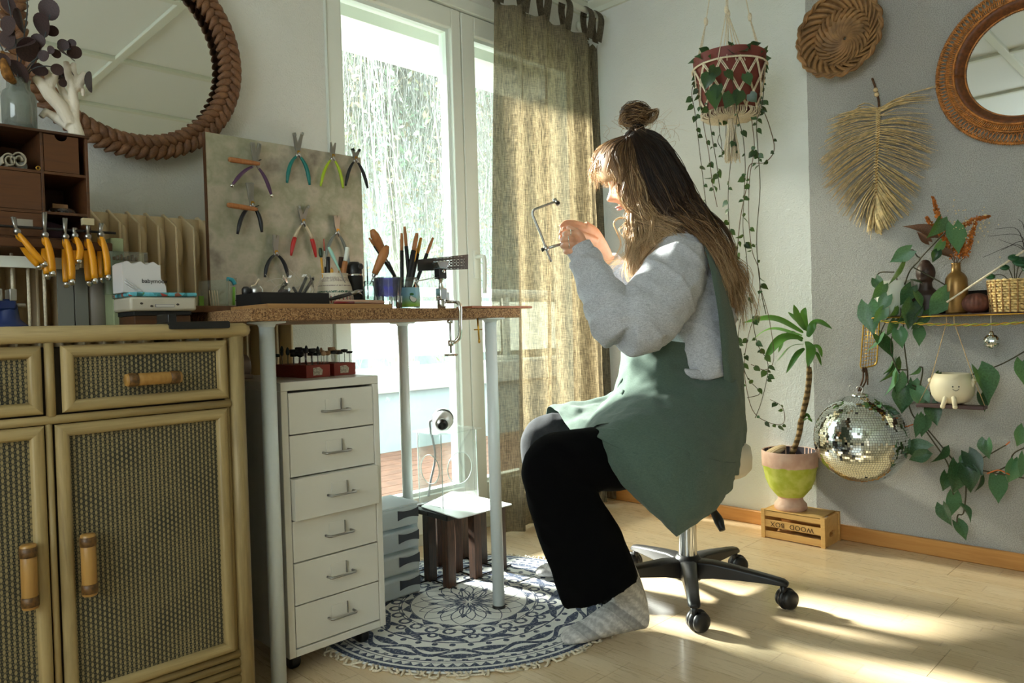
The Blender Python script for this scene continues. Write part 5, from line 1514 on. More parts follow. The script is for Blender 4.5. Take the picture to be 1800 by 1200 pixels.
# tin lid with glass and a little box in the open compartment
zc_ = rows_[1][0]; cx_ = on(110, 365, 1, RY+.05)[0]
td = thing('clear_tray', 'clear oval tray of beads in the open compartment of the dark cabinet', 'tray', (cx_, RY+.06, zc_))
obj('tray', G().lathe([(.02, 0), (.026, .003), (.028, .014), (.0295, .0145), (.0265, .005), (.001, .004)], 28, (cx_, RY+.06, zc_), cap0=True), m_jar, td)
bd = G()
for k in range(26): bd.ball((cx_+rng.normal(0, .01), RY+.06+rng.normal(0, .01), zc_+.0075), .003, 6, 5)
obj('beads', bd, m_steel, td, kind='stuff')
kb = thing('kraft_box', 'little kraft card box on top of the clear tray in the dark cabinet', 'box', (cx_-.006, RY+.06, zc_+.015))
obj('box', G().box((cx_-.022, RY+.045, zc_+.0152), (cx_+.01, RY+.075, zc_+.026)), plain('kraft card', c(150, 112, 80), .8), kb, bevel=.001)
pb_ = thing('purple_pouch', 'dull purple pouch standing in the lower compartment behind the hanging pliers', 'pouch', (on(93, 405, 1, RY+.05)[0], RY+.06, dZ0+tk))
px_ = pb_.location.x; zq = dZ0+tk
obj('bag', G().tube([(px_, RY+.06, zq+.001), (px_, RY+.06, zq+.01), (px_, RY+.06, zq+.03), (px_+.003, RY+.06, zq+.042)], [.012, .015, .0135, .006], 12, r2=[.02, .024, .022, .02]), plain('dull purple cloth', c(96, 72, 88), .9), pb_)
# glass vase with dried eucalyptus, and the coral
gv = on(33, 219, 1, RY+.08)
gx = gv[0]
vz = thing('glass_vase', 'square-shouldered smoky glass vase on top of the dark drawer cabinet', 'vase', (gx, RY+.07, dZ1))
vt = on(30, 140, 1, RY+.07)[2]-dZ1
obj('vessel', G().lathe([(.03, 0), (.034, .004), (.035, vt*.66), (.031, vt*.76), (.0235, vt*.82), (.023, vt*.95), (.026, vt), (.0225, vt), (.021, vt*.85), (.031, vt*.66), (.031, .006), (.001, .005)], 30, (gx, RY+.07, dZ1), cap0=True), clearmat('smoky glass', (.72, .76, .72, 1), .3, .08, .28, (.62, .64, .6, 1)), vz)
eu = thing('dried_eucalyptus', 'dark dried eucalyptus branches with round leaves in the smoky glass vase', 'dried branches', (gx, RY+.07, dZ1+vt))
def round_leaf():
    g = G(); n = 18
    vs = [(.42*math.sin(2*PI*k/n), .5-.5*math.cos(2*PI*k/n), .05*math.cos(4*PI*k/n)) for k in range(n)]+[(0, .5, -.03)]
    return g.add(vs, [(k, (k+1) % n, n) for k in range(n)]).mesh('leaf')
eum = [prep(round_leaf(), m_euc)]
mo = V((gx, RY+.07, dZ1+vt*.9)); YE = RY+.03
for pts in (((70, 90), (88, 26)), ((55, 110), (84, 95), (125, 86)), ((30, 90), (20, 30), (10, -20)), ((40, 80), (48, 20), (45, -25)), ((10, 100), (-10, 60), (-30, 40)), ((60, 120), (95, 118), (110, 135))):
    obj('branch', G().tube(curve([mo]+[on(*p, 1, YE) for p in pts], 16), .0014, 5), plain('bluish twig', c(66, 72, 76), .6), eu)
for a, b in (((68,8),(105,26)),((60,30),(88,58)),((78,46),(100,62)),((104,70),(118,88)),((92,86),(104,102)),((88,80),(90,95)),((106,88),(126,102)),((120,84),(141,100)),((121,70),(131,84)),((30,75),(70,100)),((40,68),(28,88)),((16,108),(52,142)),((62,112),(78,134)),((95,112),(106,132)),((4,34),(25,56)),((25,28),(44,46)),((0,70),(28,62)),((68,92),(85,104)),((112,120),(117,150)),((108,138),(113,153)),((2,2),(30,18)),((60,60),(72,86)),((-10,95),(15,120)),((150,140),(164,148))):
    put_leaf(eum, on(*a, 1, YE+rng.uniform(-.03, .03)), on(*b, 1, YE+rng.uniform(-.03, .03)), eu, roll=rng.normal(0, .5), wide=1.2)
obj('dry_spray', G().tube(curve([mo, on(12, 130, 1, YE), on(4, 90, 1, YE)], 12), lerp([.004, .012, .004], 12), 7), plain('ochre dried spray', c(140, 96, 44), .95, var=.4, vs=90, bump=.8, bs=120), eu)
co = thing('white_coral', 'branching white coral piece standing on the dark drawer cabinet', 'coral', (on(128, 230, 1, RY+.05)[0], RY+.06, dZ1))
YC = RY+.05
def cp(px, py, dy=0): return on(px, py, 1, YC+dy)
g = G()
bs = cp(130, 233); bs[2] = dZ1+.006
g.tube([cp(134, 236), cp(131, 210), cp(131, 180), cp(125, 150), cp(119, 128), cp(116, 108)], [.018, .0105, .0105, .0095, .008, .0065], 10)
g.tube([cp(131, 160), cp(131, 130), cp(129, 110)], [.0085, .006, .0055], 8); g.tube([cp(132, 160), cp(142, 142), cp(150, 128)], [.007, .011, .007], 8); g.tube([cp(140, 146), cp(146, 160), cp(146, 170)], [.006, .0055, .003], 8)
g.tube([cp(124, 218), cp(108, 188), cp(88, 166), cp(72, 146), cp(60, 134)], [.014, .016, .0165, .012, .009], 10); g.tube([cp(88, 168), cp(87, 140), cp(81, 122)], [.013, .0095, .007], 9); g.tube([cp(90, 150), cp(98, 132), cp(100, 124)], [.009, .007, .005], 8)
g.tube([cp(126, 200), cp(112, 165, .02), cp(102, 140, .02)], [.012, .009, .006], 9); g.tube([cp(122, 222), cp(100, 208, .03), cp(80, 196, .03), cp(72, 206, .03)], [.012, .012, .01, .007], 9)
g.ball((cp(131, 234)[0], YC, dZ1+.005), (.03, .024, .006), 14, 8); g.ball((cp(138, 236)[0], YC, dZ1+.006), (.018, .02, .007), 12, 8)
me = remeshed(g, .0024, 'coral', 3)
vv = meshverts(me); vv[:, 2] = np.maximum(vv[:, 2], dZ1+.0003); setverts(me, vv-np.array(co.location))
obj('coral', me, plain('coral white', c(226, 216, 198), .85, bump=.5, bs=160), co)

# ------------------------------------------------------------------ pliers
def arc_handle(p0, p1, bow, n=10):
    p0, p1 = V(p0), V(p1); d = p1-p0; s = np.array([-d[1], d[0]])
    return [p0+d*t+s*bow*math.sin(PI*t**.8) for t in np.linspace(0, 1, n)]
def pliers(name, label, group, piv, ends, tips, y, mats, jaw='needle', rh=.0058, bow=.07, tipcap=False, twotone=None, th=.006):
    """pliers lying in the plane Y = y; piv, ends, tips in photo pixels"""
    P = lambda q, dy=0: on(q[0], q[1], 1, y+dy)
    t = thing(name, label, 'pliers', P(piv), group)
    pv = P(piv); U = lambda q: np.array([P(q)[0], P(q)[2]]); to3 = lambda a, dy=0: V((a[0], y+dy, a[1]))
    pu = U(piv)
    for s, (e, tp) in enumerate(zip(ends, tips)):
        eu_ = U(e); tu = U(tp)
        sgn = 1 if eu_[0] < pu[0] else -1
        h = arc_handle(pu+(eu_-pu)*.12, eu_, bow*sgn*-1)
        dy = (-.0015 if s else .0015)
        pts = [to3(q, dy) for q in h]
        m0 = mats[s % len(mats)]
        if twotone:
            obj('handle', G().tube(pts[:5], lerp([rh*.7, rh], 5), 8, r2=lerp([rh*.6, rh*.8], 5)), m_cottonw, t)
            obj('handle_grip', G().tube(pts[4:], lerp([rh, rh*1.15, rh*.9, rh*.5], 6), 8), m0, t)
        else:
            obj('handle', G().tube(pts, lerp([rh*.6, rh, rh*1.1, rh*1.1, rh*.6], 10), 8, r2=lerp([rh*.6, rh*.9, rh*1.0, rh*.6], 10)), m0, t)
        if tipcap: obj('end_cap', G().ball(pts[-1], rh*1.05, 10, 6), m_chrome, t)
        obj('tang', G().tube([to3(pu, dy), to3(pu+(eu_-pu)*.16, dy)], [rh*1.0, rh*.7], 8, r2=[rh*.7, rh*.6]), m_steel, t)
        # jaw: crosses over the pivot
        L = np.linalg.norm(tu-pu); dj = (tu-pu)/max(L, 1e-6); sj = np.array([-dj[1], dj[0]])
        wb, wt = (.0085, .0016) if jaw == 'needle' else ((.0085, .006) if jaw == 'flat' else (.0085, .004))
        poly = [pu-sj*wb*.8-dj*.004, pu+sj*wb*.8-dj*.004, pu+dj*L*.3+sj*wb, tu+sj*wt, tu-sj*wt, pu+dj*L*.3-sj*wb*.6]
        obj('jaw', G().prism([to3(q, dy-th/2) for q in poly], (0, th, 0)), m_steel, t, smooth=False, bevel=.0008, fix=True)
        if jaw == 'blocks' or jaw == 'cut':
            hw = .007 if jaw == 'blocks' else .006
            obj('jaw_block', G().prism([to3(q, dy-.006) for q in (tu-dj*.004-sj*hw*.5, tu-dj*.004+sj*hw*.5, tu+dj*.006+sj*hw*.5, tu+dj*.006-sj*hw*.5)], (0, .012, 0)), m_dsteel if jaw == 'cut' else m_chrome, t, smooth=False, fix=True)
    obj('pivot', G().lathe([(.006, -.005), (.0065, -.004), (.0065, .004), (.006, .005)], 14, pv, (0, 1, 0), True, True), m_brass, t, auto=40)
    return t
m_cottonw = plain('cream grip', c(206, 190, 158), .5)
HB = 2.15
bl = [on(366, 235, 1, HB), on(366, 548, 1, HB), on(638, 272, 1, HB), on(638, 535, 1, HB)]
bxl, bxr = .898, 1.43; bzt = 1.452
tbz = TZ1
bo = thing('tool_board', 'mottled zinc-look tool board standing upright at the back of the work table', 'board', ((bxl+bxr)/2, HB, tbz))
obj('panel', G().box((bxl, HB, tbz), (bxr, HB+.012, bzt)), m_zinc, bo, bevel=.0015)
obj('edge_strip', G().box((bxl-.003, HB-.001, tbz), (bxl, HB+.013, bzt)), m_dkwood, bo, smooth=False)
obj('brace', G().prism([(bxr-.08, HB+.012, tbz), (bxr-.08, HB+.05, tbz), (bxr-.08, HB+.012, tbz+.22)], (.012, 0, 0)), m_dkwood, bo, smooth=False, fix=True)
obj('brace', G().prism([(bxl+.08, HB+.012, tbz), (bxl+.08, HB+.05, tbz), (bxl+.08, HB+.012, tbz+.22)], (.012, 0, 0)), m_dkwood, bo, smooth=False, fix=True)
yb = HB-.014
gm = lambda n, *rgb: plain(n, c(*rgb), .4)
gp = 'pliers hanging on the tool board'
m_grip_k = gm('black grip', 24, 26, 30)
pliers('pliers', 'purple-handled pliers hanging from a wooden peg near the top of the tool board', gp, (450, 288), ((408, 326), (477, 344)), ((457, 252), (443, 250)), HB-.022, [gm('purple grip', 82, 52, 84)], 'flat', tipcap=True)
pliers('pliers', 'teal-handled pliers at the top middle of the tool board', gp, (524, 268), ((505, 321), (544, 325)), ((531, 236), (517, 237)), yb, [gm('teal grip', 16, 116, 108)], 'blocks', rh=.0066, bow=.1)
pliers('pliers', 'lime-green-handled needle-nose pliers by the board edge', gp, (585, 274), ((564, 327), (603, 331)), ((590, 251), (581, 250)), yb, [gm('lime grip', 164, 190, 36)], rh=.0054)
pliers('pliers', 'black-handled cutters overhanging the outer top corner of the tool board', gp, (625, 278), ((608, 326), (646, 331)), ((631, 265), (620, 264)), yb, [m_grip_k], 'cut', rh=.0058)
pliers('pliers', 'black-handled pliers with one yellow dab hanging on the lower wooden peg', gp, (443, 357), ((418, 411), (460, 408)), ((443, 321), (435, 321)), HB-.022, [m_grip_k], 'flat', bow=.1, rh=.0066)
pliers('pliers', 'black-handled round-nose pliers hanging lowest over the black tray', gp, (485, 443), ((466, 487), (506, 487)), ((489, 413), (481, 412)), yb, [m_grip_k], 'round', bow=.11, rh=.0062)
pliers('pliers', 'red and cream handled pliers in the middle of the tool board', gp, (533, 388), ((512, 449), (555, 452)), ((541, 364), (525, 365)), yb, [gm('red grip', 190, 34, 30)], 'blocks', twotone=True, rh=.0066)
pliers('pliers', 'grey-handled flat pliers hanging behind the patterned pot', gp, (593, 405), ((572, 455), (614, 470)), ((596, 379), (588, 379)), yb, [gm('grey grip', 120, 124, 116)], 'flat', rh=.006)
for (px, py, ex, lb) in ((450, 284, 402, 'wooden peg'), (446, 364, 400, 'wooden peg')):
    p0 = on(px, py, 1, HB); k = ex
    pg = thing('peg', 'wooden peg lying across the %s pliers on the tool board' % ('purple' if py < 300 else 'lower black'), 'peg', p0, None)
    a_, b_ = on(px+6, py+4, 1, HB-.036), on(ex, py-4, 1, HB-.04)
    obj('dowel', G().tube([a_, a_+(b_-a_)*.1, a_+(b_-a_)*.5, b_-(b_-a_)*.06, b_], [.005, .0065, .0078, .0078, .006], 14), m_handlew, pg)
    obj('nail', G().tube([(p0[0], HB, p0[2]), (p0[0], HB-.034, p0[2])], .0015, 6), m_dsteel, pg)
# yellow pliers on the rack
m_yel = gm('yellow dipped grip', 226, 152, 18)
gy = 'yellow pliers on the rack rail'
yel = [((30, 407), (74, 462), (22, 381), .03, 'yellow-handled snipe-nose pliers hanging at a slant, outermost on the rack rail', 'needle'), ((79, 413), (90, 478), (77, 373), -.02, 'yellow-handled wide flat pliers hanging by the paper label', 'flat'),
    ((115, 416), (124, 492), (113, 383), -.03, 'yellow-handled needle-nose pliers hanging in front of the purple pouch', 'needle'), ((131, 414), (136, 458), (130, 400), -.1, 'short yellow-handled stubby pliers raised between two longer ones', 'flat'),
    ((154, 416), (164, 490), (154, 386), -.015, 'yellow-handled bending pliers with a pale block jaw', 'blocks'), ((177, 412), (187, 484), (177, 392), -.03, 'yellow-handled fine pliers hanging next to the green upright', 'needle')]
yr = RY-.034
for k, (pv_, en, tp, bw_, lb, jw) in enumerate(yel):
    t = thing('pliers', lb, 'pliers', on(*pv_, 1, yr), gy)
    for s, dy in ((0, -.007), (1, .022)):
        a = on(*pv_, 1, yr); b = on(*en, 1, yr-.004); b = b+V((0, dy*1.5, 0 if not s else -.002)); a2 = a+V((0, dy*.25, 0))
        d_ = b-a2; sd_ = np.cross(d_, (0, 1, 0))
        pts = [a2+d_*u+sd_*bw_*-1*math.sin(PI*u)+V((0, dy*.5*math.sin(PI*u), 0)) for u in np.linspace(.05, 1, 10)]
        obj('handle', G().tube(pts, lerp([.005, .0078, .0082, .0082, .0078], 10), 10, r2=lerp([.004, .006, .0065, .0065, .006], 10)), m_yel, t)
        obj('end_cap', G().tube([pts[-1], pts[-1]+d_*.06, pts[-1]+d_*.13], [.0072, .007, .005], 10), m_chrome, t)
        obj('jaw', G().tube([a2-d_*.02, on(*tp, 1, yr+dy*.12)+V((dy*.18, 0, 0))], [.006 if jw != 'needle' else .0055, .0045 if jw != 'needle' else .0015], 6, r2=[.004, .003]), m_steel, t)
        obj('tang', G().tube([a2, pts[1]], [.0045, .0045], 8), m_steel, t)
    if jw == 'blocks': obj('jaw_block', G().obox(on(tp[0], tp[1]+4, 1, yr), (.012, 0, 0), (0, .008, 0), (0, 0, .008)), plain('nylon jaw', c(190, 176, 140), .5), t, bevel=.001)
    obj('pivot', G().lathe([(.006, -.008), (.0065, -.006), (.0065, .006), (.006, .008)], 12, on(*pv_, 1, yr), (0, 1, 0), True, True), m_steel, t)
# blue bench vice at the frame edge
bv = on(14, 545, 1, 1.76); bv[2] = TOPZ
vc = thing('blue_vice', 'small dark blue bench vice with steel jaws standing on the sideboard', 'vice', bv)
m_blue = plain('blue hammer paint', c(14, 36, 88), .4)
obj('base', G().lathe([(.036, 0), (.036, .006), (.03, .012), (.02, .022), (.016, .05)], 20, bv, cap0=True), m_blue, vc)
obj('body', G().box((bv[0]-.05, bv[1]-.018, TOPZ+.04), (bv[0]+.012, bv[1]+.018, TOPZ+.062)), m_blue, vc, bevel=.004)
for dx in (-.018, .006): obj('jaw', G().box((bv[0]+dx-.006, bv[1]-.022, TOPZ+.058), (bv[0]+dx+.006, bv[1]+.022, TOPZ+.082)), m_steel, vc, bevel=.001)
obj('screw_handle', G().tube([(bv[0]+.012, bv[1], TOPZ+.05), (bv[0]+.03, bv[1], TOPZ+.05)], .004, 8), m_steel, vc)

# ------------------------------------------------------------------ radiator under the mirror
rx1 = 1.2
rd = thing('radiator', 'cream ribbed radiator on the wall behind the sideboard and table', 'radiator', (.6, YW-.09, .3))
RZ1, RZ0, RYb = 1.222, .42, YW-.035
n = 0
x = .22
while x < rx1:
    g = G()
    prof = []
    for t in np.linspace(0, 1, 18):
        z = RZ0+(RZ1-RZ0)*t
        prof.append(z)
    # one column: a thin fin whose front edge curves back at the top and bottom
    yf = [RYb-.11*min(1, (min(z-RZ0, RZ1-z)/.028+.02))**.5 for z in prof]
    poly = [(x-.0035, yf[i], prof[i]) for i in range(18)]+[(x-.0035, RYb, RZ1), (x-.0035, RYb, RZ0)]
    col = obj('column', G().prism(poly, (.007, 0, 0)), m_rad, rd, smooth=False, bevel=.0028, fix=True)
    rowsb = []
    for z in np.linspace(RZ0+.02, RZ1-.012, 10):
        rowsb.append([(x+.0035+.043*u, RYb-.03-.02*math.sin(PI*u)*(.4+.6*math.sin(PI*(z-RZ0)/(RZ1-RZ0))), z) for u in np.linspace(0, 1, 6)])
    obj('web', G().grid(rowsb), m_rad, rd)
    obj('swage', G().ball((x+.024, RYb-.055, RZ1-.1), (.014, .012, .055), 12, 10), m_rad, rd)
    x += .05

# ------------------------------------------------------------------ things between sideboard and table
tnx0, tnx1 = on(229, 540, 1, 1.78)[0], on(346, 540, 1, 1.78)[0]
tz0, tz1 = on(300, 546, 1, 1.78)[2], on(300, 517, 1, 1.78)[2]
pk = thing('paint_box', 'dark brown wooden box with a black lid lying on the sideboard under the tin', 'box', ((tnx0+tnx1)/2, 1.85, TOPZ))
obj('box', G().box((tnx0+.012, 1.79, TOPZ), (tnx1-.012, 1.9, tz0-.011)), m_dkwood, pk, bevel=.001)
obj('lid', G().box((tnx0+.01, 1.788, tz0-.0105), (tnx1-.01, 1.902, tz0-.0005)), m_blackm, pk, bevel=.001)
tn = thing('biscuit_tin', 'flat pale tin with a blue floral lid edge under the white plastic tub', 'tin', ((tnx0+tnx1)/2, 1.84, tz0))
obj('base', G().box((tnx0, 1.78, tz0), (tnx1, 1.9, tz1-.006)), plain('pale tin', c(196, 188, 170), .45, var=.06, vs=20), tn, bevel=.006, segs=3)
ml = Mt('blue floral tin lid'); vz_ = ml.vor(90, out='Color'); sep = ml.node('ShaderNodeSeparateColor'); ml.link(vz_, sep.inputs[0])
ml.col(ml.ramp(N(ml.nt, sep.outputs[0]), [(.0, c(40, 110, 110)), (.3, c(88, 176, 196)), (.75, c(110, 190, 206)), (.82, c(60, 120, 70)), (.95, c(176, 66, 60))])); ml.set(Roughness=.4)
obj('lid', G().box((tnx0-.002, 1.778, tz1-.0055), (tnx1+.002, 1.902, tz1+.004)), ml.m, tn, bevel=.003)
def label(par, txt, size, p, m_, name='lettering', rotz=0.0, ext=.0002):
    tc = bpy.data.curves.new(name, 'FONT'); tc.body = txt; tc.size = size; tc.extrude = ext; tc.align_x = 'CENTER'; tc.align_y = 'CENTER'
    tc.materials.append(m_)
    o = bpy.data.objects.new(name, text_mesh(tc)); COL.objects.link(o); o.parent = par
    o.matrix_local = Matrix.Translation(Vector(p)-wloc(par)) @ Matrix.Rotation(rotz, 4, 'Z') @ Matrix.Rotation(PI/2, 4, 'X')
    return o
tcx = (tnx0+tnx1)/2
obj('label_border', G().box((tcx-.02, 1.7785, tz0+.008), (tcx+.022, 1.7805, tz0+.015)), plain('indigo ink', c(54, 52, 96), .6), tn, smooth=False)
obj('label_field', G().box((tcx-.0193, 1.778, tz0+.0087), (tcx+.0213, 1.7786, tz0+.0143)), plain('label paper', c(206, 200, 190), .6), tn, smooth=False)
for dx in (-.05, -.028, .03):
    obj('painted_bee', G().ball((tcx+dx, 1.7795, tz0+.013+.004*math.sin(dx*90)), (.0035, .001, .0025), 8, 6), plain('bee ink', c(66, 58, 50), .7), tn)
wt = thing('white_tub', 'white scalloped plastic tub with black lettering standing on the flat tin', 'tub', (tcx-.03, 1.84, tz1+.004))
w0, w1 = on(224, 490, 1, 1.79)[0], on(292, 490, 1, 1.79)[0]
wz = tz1+.004; wzt = on(255, 461, 1, 1.79)[2]
xs = np.linspace(w0-.01, w1-.012, 33)
outl = [(x_, 1.79, wzt-.002+.0035*math.cos((x_-w0)*2*PI/.028)) for x_ in xs]
poly = [(w0-.01, 1.79, wz)]+outl+[(w1-.012, 1.79, wz+.032), (w1-.006, 1.79, wz+.026), (w1-.001, 1.79, wz+.014), (w1, 1.79, wz)]
obj('shell', G().prism(poly, (0, .07, 0)), plain('white plastic', c(216, 214, 214), .4), wt, auto=40, fix=True)
for k in range(3): obj('ridge', G().tube(curve([(w0-.006, 1.788, wz+.03-.006*k), (w0+.012, 1.787, wz+.016-.005*k), (w0+.03, 1.788, wz+.001)], 12), .0012, 6), plain('white plastic rib', c(206, 206, 208), .4), wt)
label(wt, 'babymoov', .0135, (w1-.026, 1.7894, wz+.026), m_blackm)
cl_ = thing('clear_box', 'clear plastic box of small fittings standing behind the white tub', 'box', (tcx-.03, 1.89, wz))
bz = on(250, 444, 1, 1.88)[2]
obj('box', G().box((w0-.02, 1.875, wz), (w1-.01, 1.9, bz)), m_jar, cl_, smooth=False)
fi = G()
for k in range(7): fi.box((w0+.008*k, 1.88, bz-.02), (w0+.008*k+.004, 1.89, bz-.012+.003*(k % 3)))
obj('fittings', fi, plain('dull brass', c(130, 104, 70), .5, .5), cl_, kind='stuff')
# blister packs and sachets leaning beside the board
def card(name, lb, cat, q, y, m_, th_=.004, dy=.0):
    p = [on(*a, 1, y) for a in q]
    zmin = min(a[2] for a in p)
    t = thing(name, lb, cat, ((p[0][0]+p[2][0])/2, y, zmin))
    obj('sheet', G().prism(p, (0, th_, 0)), m_, t, smooth=False, fix=True)
    return t, p
t, p = card('blister_pack', 'clear blister pack with a green card strip leaning on the radiator side of the board', 'blister pack', ((348, 546), (402, 546), (402, 490), (350, 494)), 2.0, m_jar)
obj('green_strip', G().box((p[0][0]+.004, 1.998, p[0][2]+.004), (p[0][0]+.016, 2.006, p[0][2]+.04)), gm('green card', 120, 160, 60), t, smooth=False)
obj('red_mark', G().box((p[0][0]+.04, 1.998, p[0][2]+.006), (p[0][0]+.052, 1.9995, p[0][2]+.012)), gm('red print', 190, 50, 60), t, smooth=False)
for k in range(4): obj('stick', G().tube([(p[0][0]+.034+.007*k, 1.996, p[0][2]+.008), (p[0][0]+.031+.007*k, 1.996, p[0][2]+.055)], .0013, 5), m_cottonw, t)
t, p = card('toothbrush_pack', 'clear pack with a blue and green brush next to the blister pack', 'pack', ((398, 540), (416, 540), (416, 488), (398, 492)), 2.02, m_jar)
obj('blue_head', G().tube(curve([on(399, 490, 1, 2.015), on(408, 492, 1, 2.015), on(413, 500, 1, 2.015)], 8), .006, 6), gm('turquoise', 60, 160, 176), t)
obj('green_body', G().tube([on(411, 504, 1, 2.015), on(411, 536, 1, 2.015)], .004, 8), gm('apple green', 120, 180, 60), t)
# black clamp arm over the sideboard edge
kb = on(350, 570, 1, 1.62)
ck = thing('black_bracket', 'black L-shaped clamp bracket lying over the sideboard edge against the table', 'bracket', (kb[0], 1.66, TOPZ))
xa, xb = on(297, 572, 1, SY-.02)[0], on(403, 572, 1, SY-.02)[0]
obj('plate', G().prism(rounded([(xa, SY-.024, .871), (xb, SY-.024, .871), (xb, SY-.024, .8865), (xa, SY-.024, .8865)], .004), (0, .006, 0)), m_blackp, ck, fix=True, auto=40)
obj('plate', G().box((xa+.002, SY-.02, .8785), (xb-.02, SY+.06, .8855)), m_blackp, ck, bevel=.001)
obj('upright', G().box((xa, SY-.016, .884), (xa+.018, SY+.05, .903)), m_blackp, ck, bevel=.002)

# ------------------------------------------------------------------ on the work table
wb = thing('work_board', 'light brown wooden board lying along the front of the work table', 'board', (1.0, 1.68, TZ1))
obj('board', G().box((.80, SY+.002, TZ1), (on(690, 540, 1, SY)[0], 1.8, TZ1+.011)), woodmat('worn bench board', c(176, 136, 88), c(148, 106, 62), 'X'), wb, bevel=.001)
WZ = TZ1+.011
slab = thing('brown_block', 'dark chipboard offcut on the table end beside the clear packs', 'board', (.8, 1.75, TZ1))
obj('offcut', G().box((.70, 1.83, TZ1), (.86, 2.05, TZ1+.016)), plain('dark offcut', c(104, 72, 48), .8, var=.2, vs=30), slab, bevel=.001)
def flatpt(px, py, z): return on(px, py, 2, z)
# bench peg board jutting over the end, with its clamp
bp_ = thing('bench_peg', 'thin wooden bench peg jutting past the rounded end of the work table', 'bench peg', (1.55, 1.66, TZ1))
xs0, xs1 = on(820, 542, 1, SY+.02)[0], on(938, 541, 1, SY+.02)[0]
poly = [(xs0, SY-.004, TZ1), (xs1-.05, SY-.004, TZ1), (xs1-.015, SY+.012, TZ1), (xs1, SY+.03, TZ1), (xs1-.015, SY+.05, TZ1), (xs1-.05, SY+.066, TZ1), (xs0, SY+.066, TZ1)]
obj('board', G().prism(poly, (0, 0, .0065)), woodmat('red brown peg wood', c(176, 104, 66), c(140, 78, 46), 'X'), bp_, smooth=False, bevel=.0015, fix=True)
cxp = on(840, 580, 1, SY+.03)[0]
ckp = obj('clamp_screw', G().tube([(cxp, SY+.03, TZ0), (cxp+.004, SY+.03, TZ0-.066)], .0028, 8), m_brass, bp_)
obj('clamp_bar', G().tube([(cxp-.014, SY+.03, TZ0-.034), (cxp+.016, SY+.03, TZ0-.034)], .002, 6), m_brass, bp_)
obj('clamp_eye', G().ball((cxp+.004, SY+.03, TZ0-.068), (.004, .004, .007), 8, 6), m_brass, bp_)
# black tray with loupe, rolls and wire
bx0_, bx1_ = on(458, 530, 1, 1.64)[0], on(579, 530, 1, 1.64)[0]
bz1 = on(520, 514, 1, 1.64)[2]
bt = thing('black_tray', 'low black tool tray standing on the light brown board', 'tray', ((bx0_+bx1_)/2, 1.70, WZ))
g = G(); g.box((bx0_, 1.64, WZ), (bx1_, 1.645, bz1)).box((bx0_, 1.765, WZ), (bx1_, 1.77, bz1)).box((bx0_, 1.645, WZ), (bx0_+.004, 1.765, bz1)).box((bx1_-.004, 1.645, WZ), (bx1_, 1.765, bz1)).box((bx0_+.004, 1.645, WZ), (bx1_-.004, 1.765, WZ+.003))
obj('box', g, m_blackm, bt, smooth=False)
for (a, b, lb, m_) in (((526, 516), (538, 489), 'black pen-like file leaning in the tray, the shorter one', m_blackp), ((533, 517), (550, 490), 'black pen-like file leaning in the tray, the longer one', m_blackp), ((522, 516), (516, 506), 'short black stub lying across the tray', m_blackp)):
    p0, p1 = on(*a, 1, 1.70), on(*b, 1, 1.73); p0 = p0+(p0-p1)*.25
    t = thing('needle_file', lb, 'file', p0)
    obj('shaft', G().tube([p0, p1], .004, 8), m_, t); obj('steel_end', G().tube([p1, p1+(p1-p0)*.07], [.0042, .0035], 8), m_steel, t)
vr = on(499, 510, 1, 1.72); vr[2] = WZ+.004
t = thing('dark_sleeve', 'dark leather finger sleeve standing in the black tray', 'sleeve', vr)
obj('sleeve', G().lathe([(.02, 0), (.019, .02), (.0135, .034), (.012, .037), (.010, .034), (.016, .02)], 20, vr), plain('dark leather', c(60, 48, 42), .7), t)
g = G()
for k in range(12):
    a = rng.uniform(0, 2*PI); c0 = on(rng.uniform(478, 560), 515, 1, 1.75); c0[2] = WZ+.02
    pts = [c0+V((.03*math.cos(a+u*2.2)*u*1.6, .008*math.sin(u*7+k), .03*math.sin(u*2.6+k)*u+.035*u)) for u in np.linspace(0, 1.2, 14)]
    g.tube(pts, .0007, 4, caps=False)
wrp = thing('cellophane', 'crumpled clear cellophane bag rising from the black tray', 'bag', on(520, 512, 1, 1.75))
wrp.location.z = WZ+.004
obj('creases', g, plain('cellophane crease', c(190, 186, 172), .3), wrp, kind='stuff')
rows = []
for i in range(9):
    z = WZ+.004+.075*i/8; row = []
    for k in range(25):
        a = 2*PI*k/24; r_ = .04*(1-.25*i/8)+.008*mnoise.noise((math.cos(a)*2, math.sin(a)*2, i*.6)); row.append((on(520, 512, 1, 1.72)[0]+r_*1.25*math.cos(a), 1.71+r_*.8*math.sin(a), z+.012*mnoise.noise((math.cos(a)*3, math.sin(a)*3, 5))*(i/8)))
    rows.append(row)
obj('film', G().grid(rows), clearmat('cellophane film', (.97, .97, .95, 1), .2, .12, .03), wrp)
# alcohol lamp and beaker stand on a little block at the left of the tray
lw_ = on(444, 520, 1, 1.74)[0]
lb_ = thing('spirit_lamp_stand', 'small steel cups on a white block beside the black tray', 'stand', (lw_, 1.74, TZ1))
obj('block', G().box((lw_-.022, 1.72, TZ1+.0115), (lw_+.03, 1.78, TZ1+.024)), m_cottonw, lb_, bevel=.003)
obj('plate', G().box((lw_-.026, 1.715, TZ1+.024), (lw_+.032, 1.785, TZ1+.033)), m_chrome, lb_, bevel=.004)
obj('foot', G().box((lw_-.02, 1.722, TZ1), (lw_+.028, 1.778, TZ1+.0115)), m_steel, lb_, smooth=False)
obj('cup', G().lathe([(.016, 0), (.0165, .02), (.012, .028), (.006, .03), (.006, .036), (.001, .036)], 20, (lw_+.014, 1.75, TZ1+.033), cap0=True), m_steel, lb_)
obj('cup', G().lathe([(.01, 0), (.0105, .02), (.006, .026), (.001, .026)], 18, (lw_-.014, 1.745, TZ1+.033), cap0=True), m_dsteel, lb_)
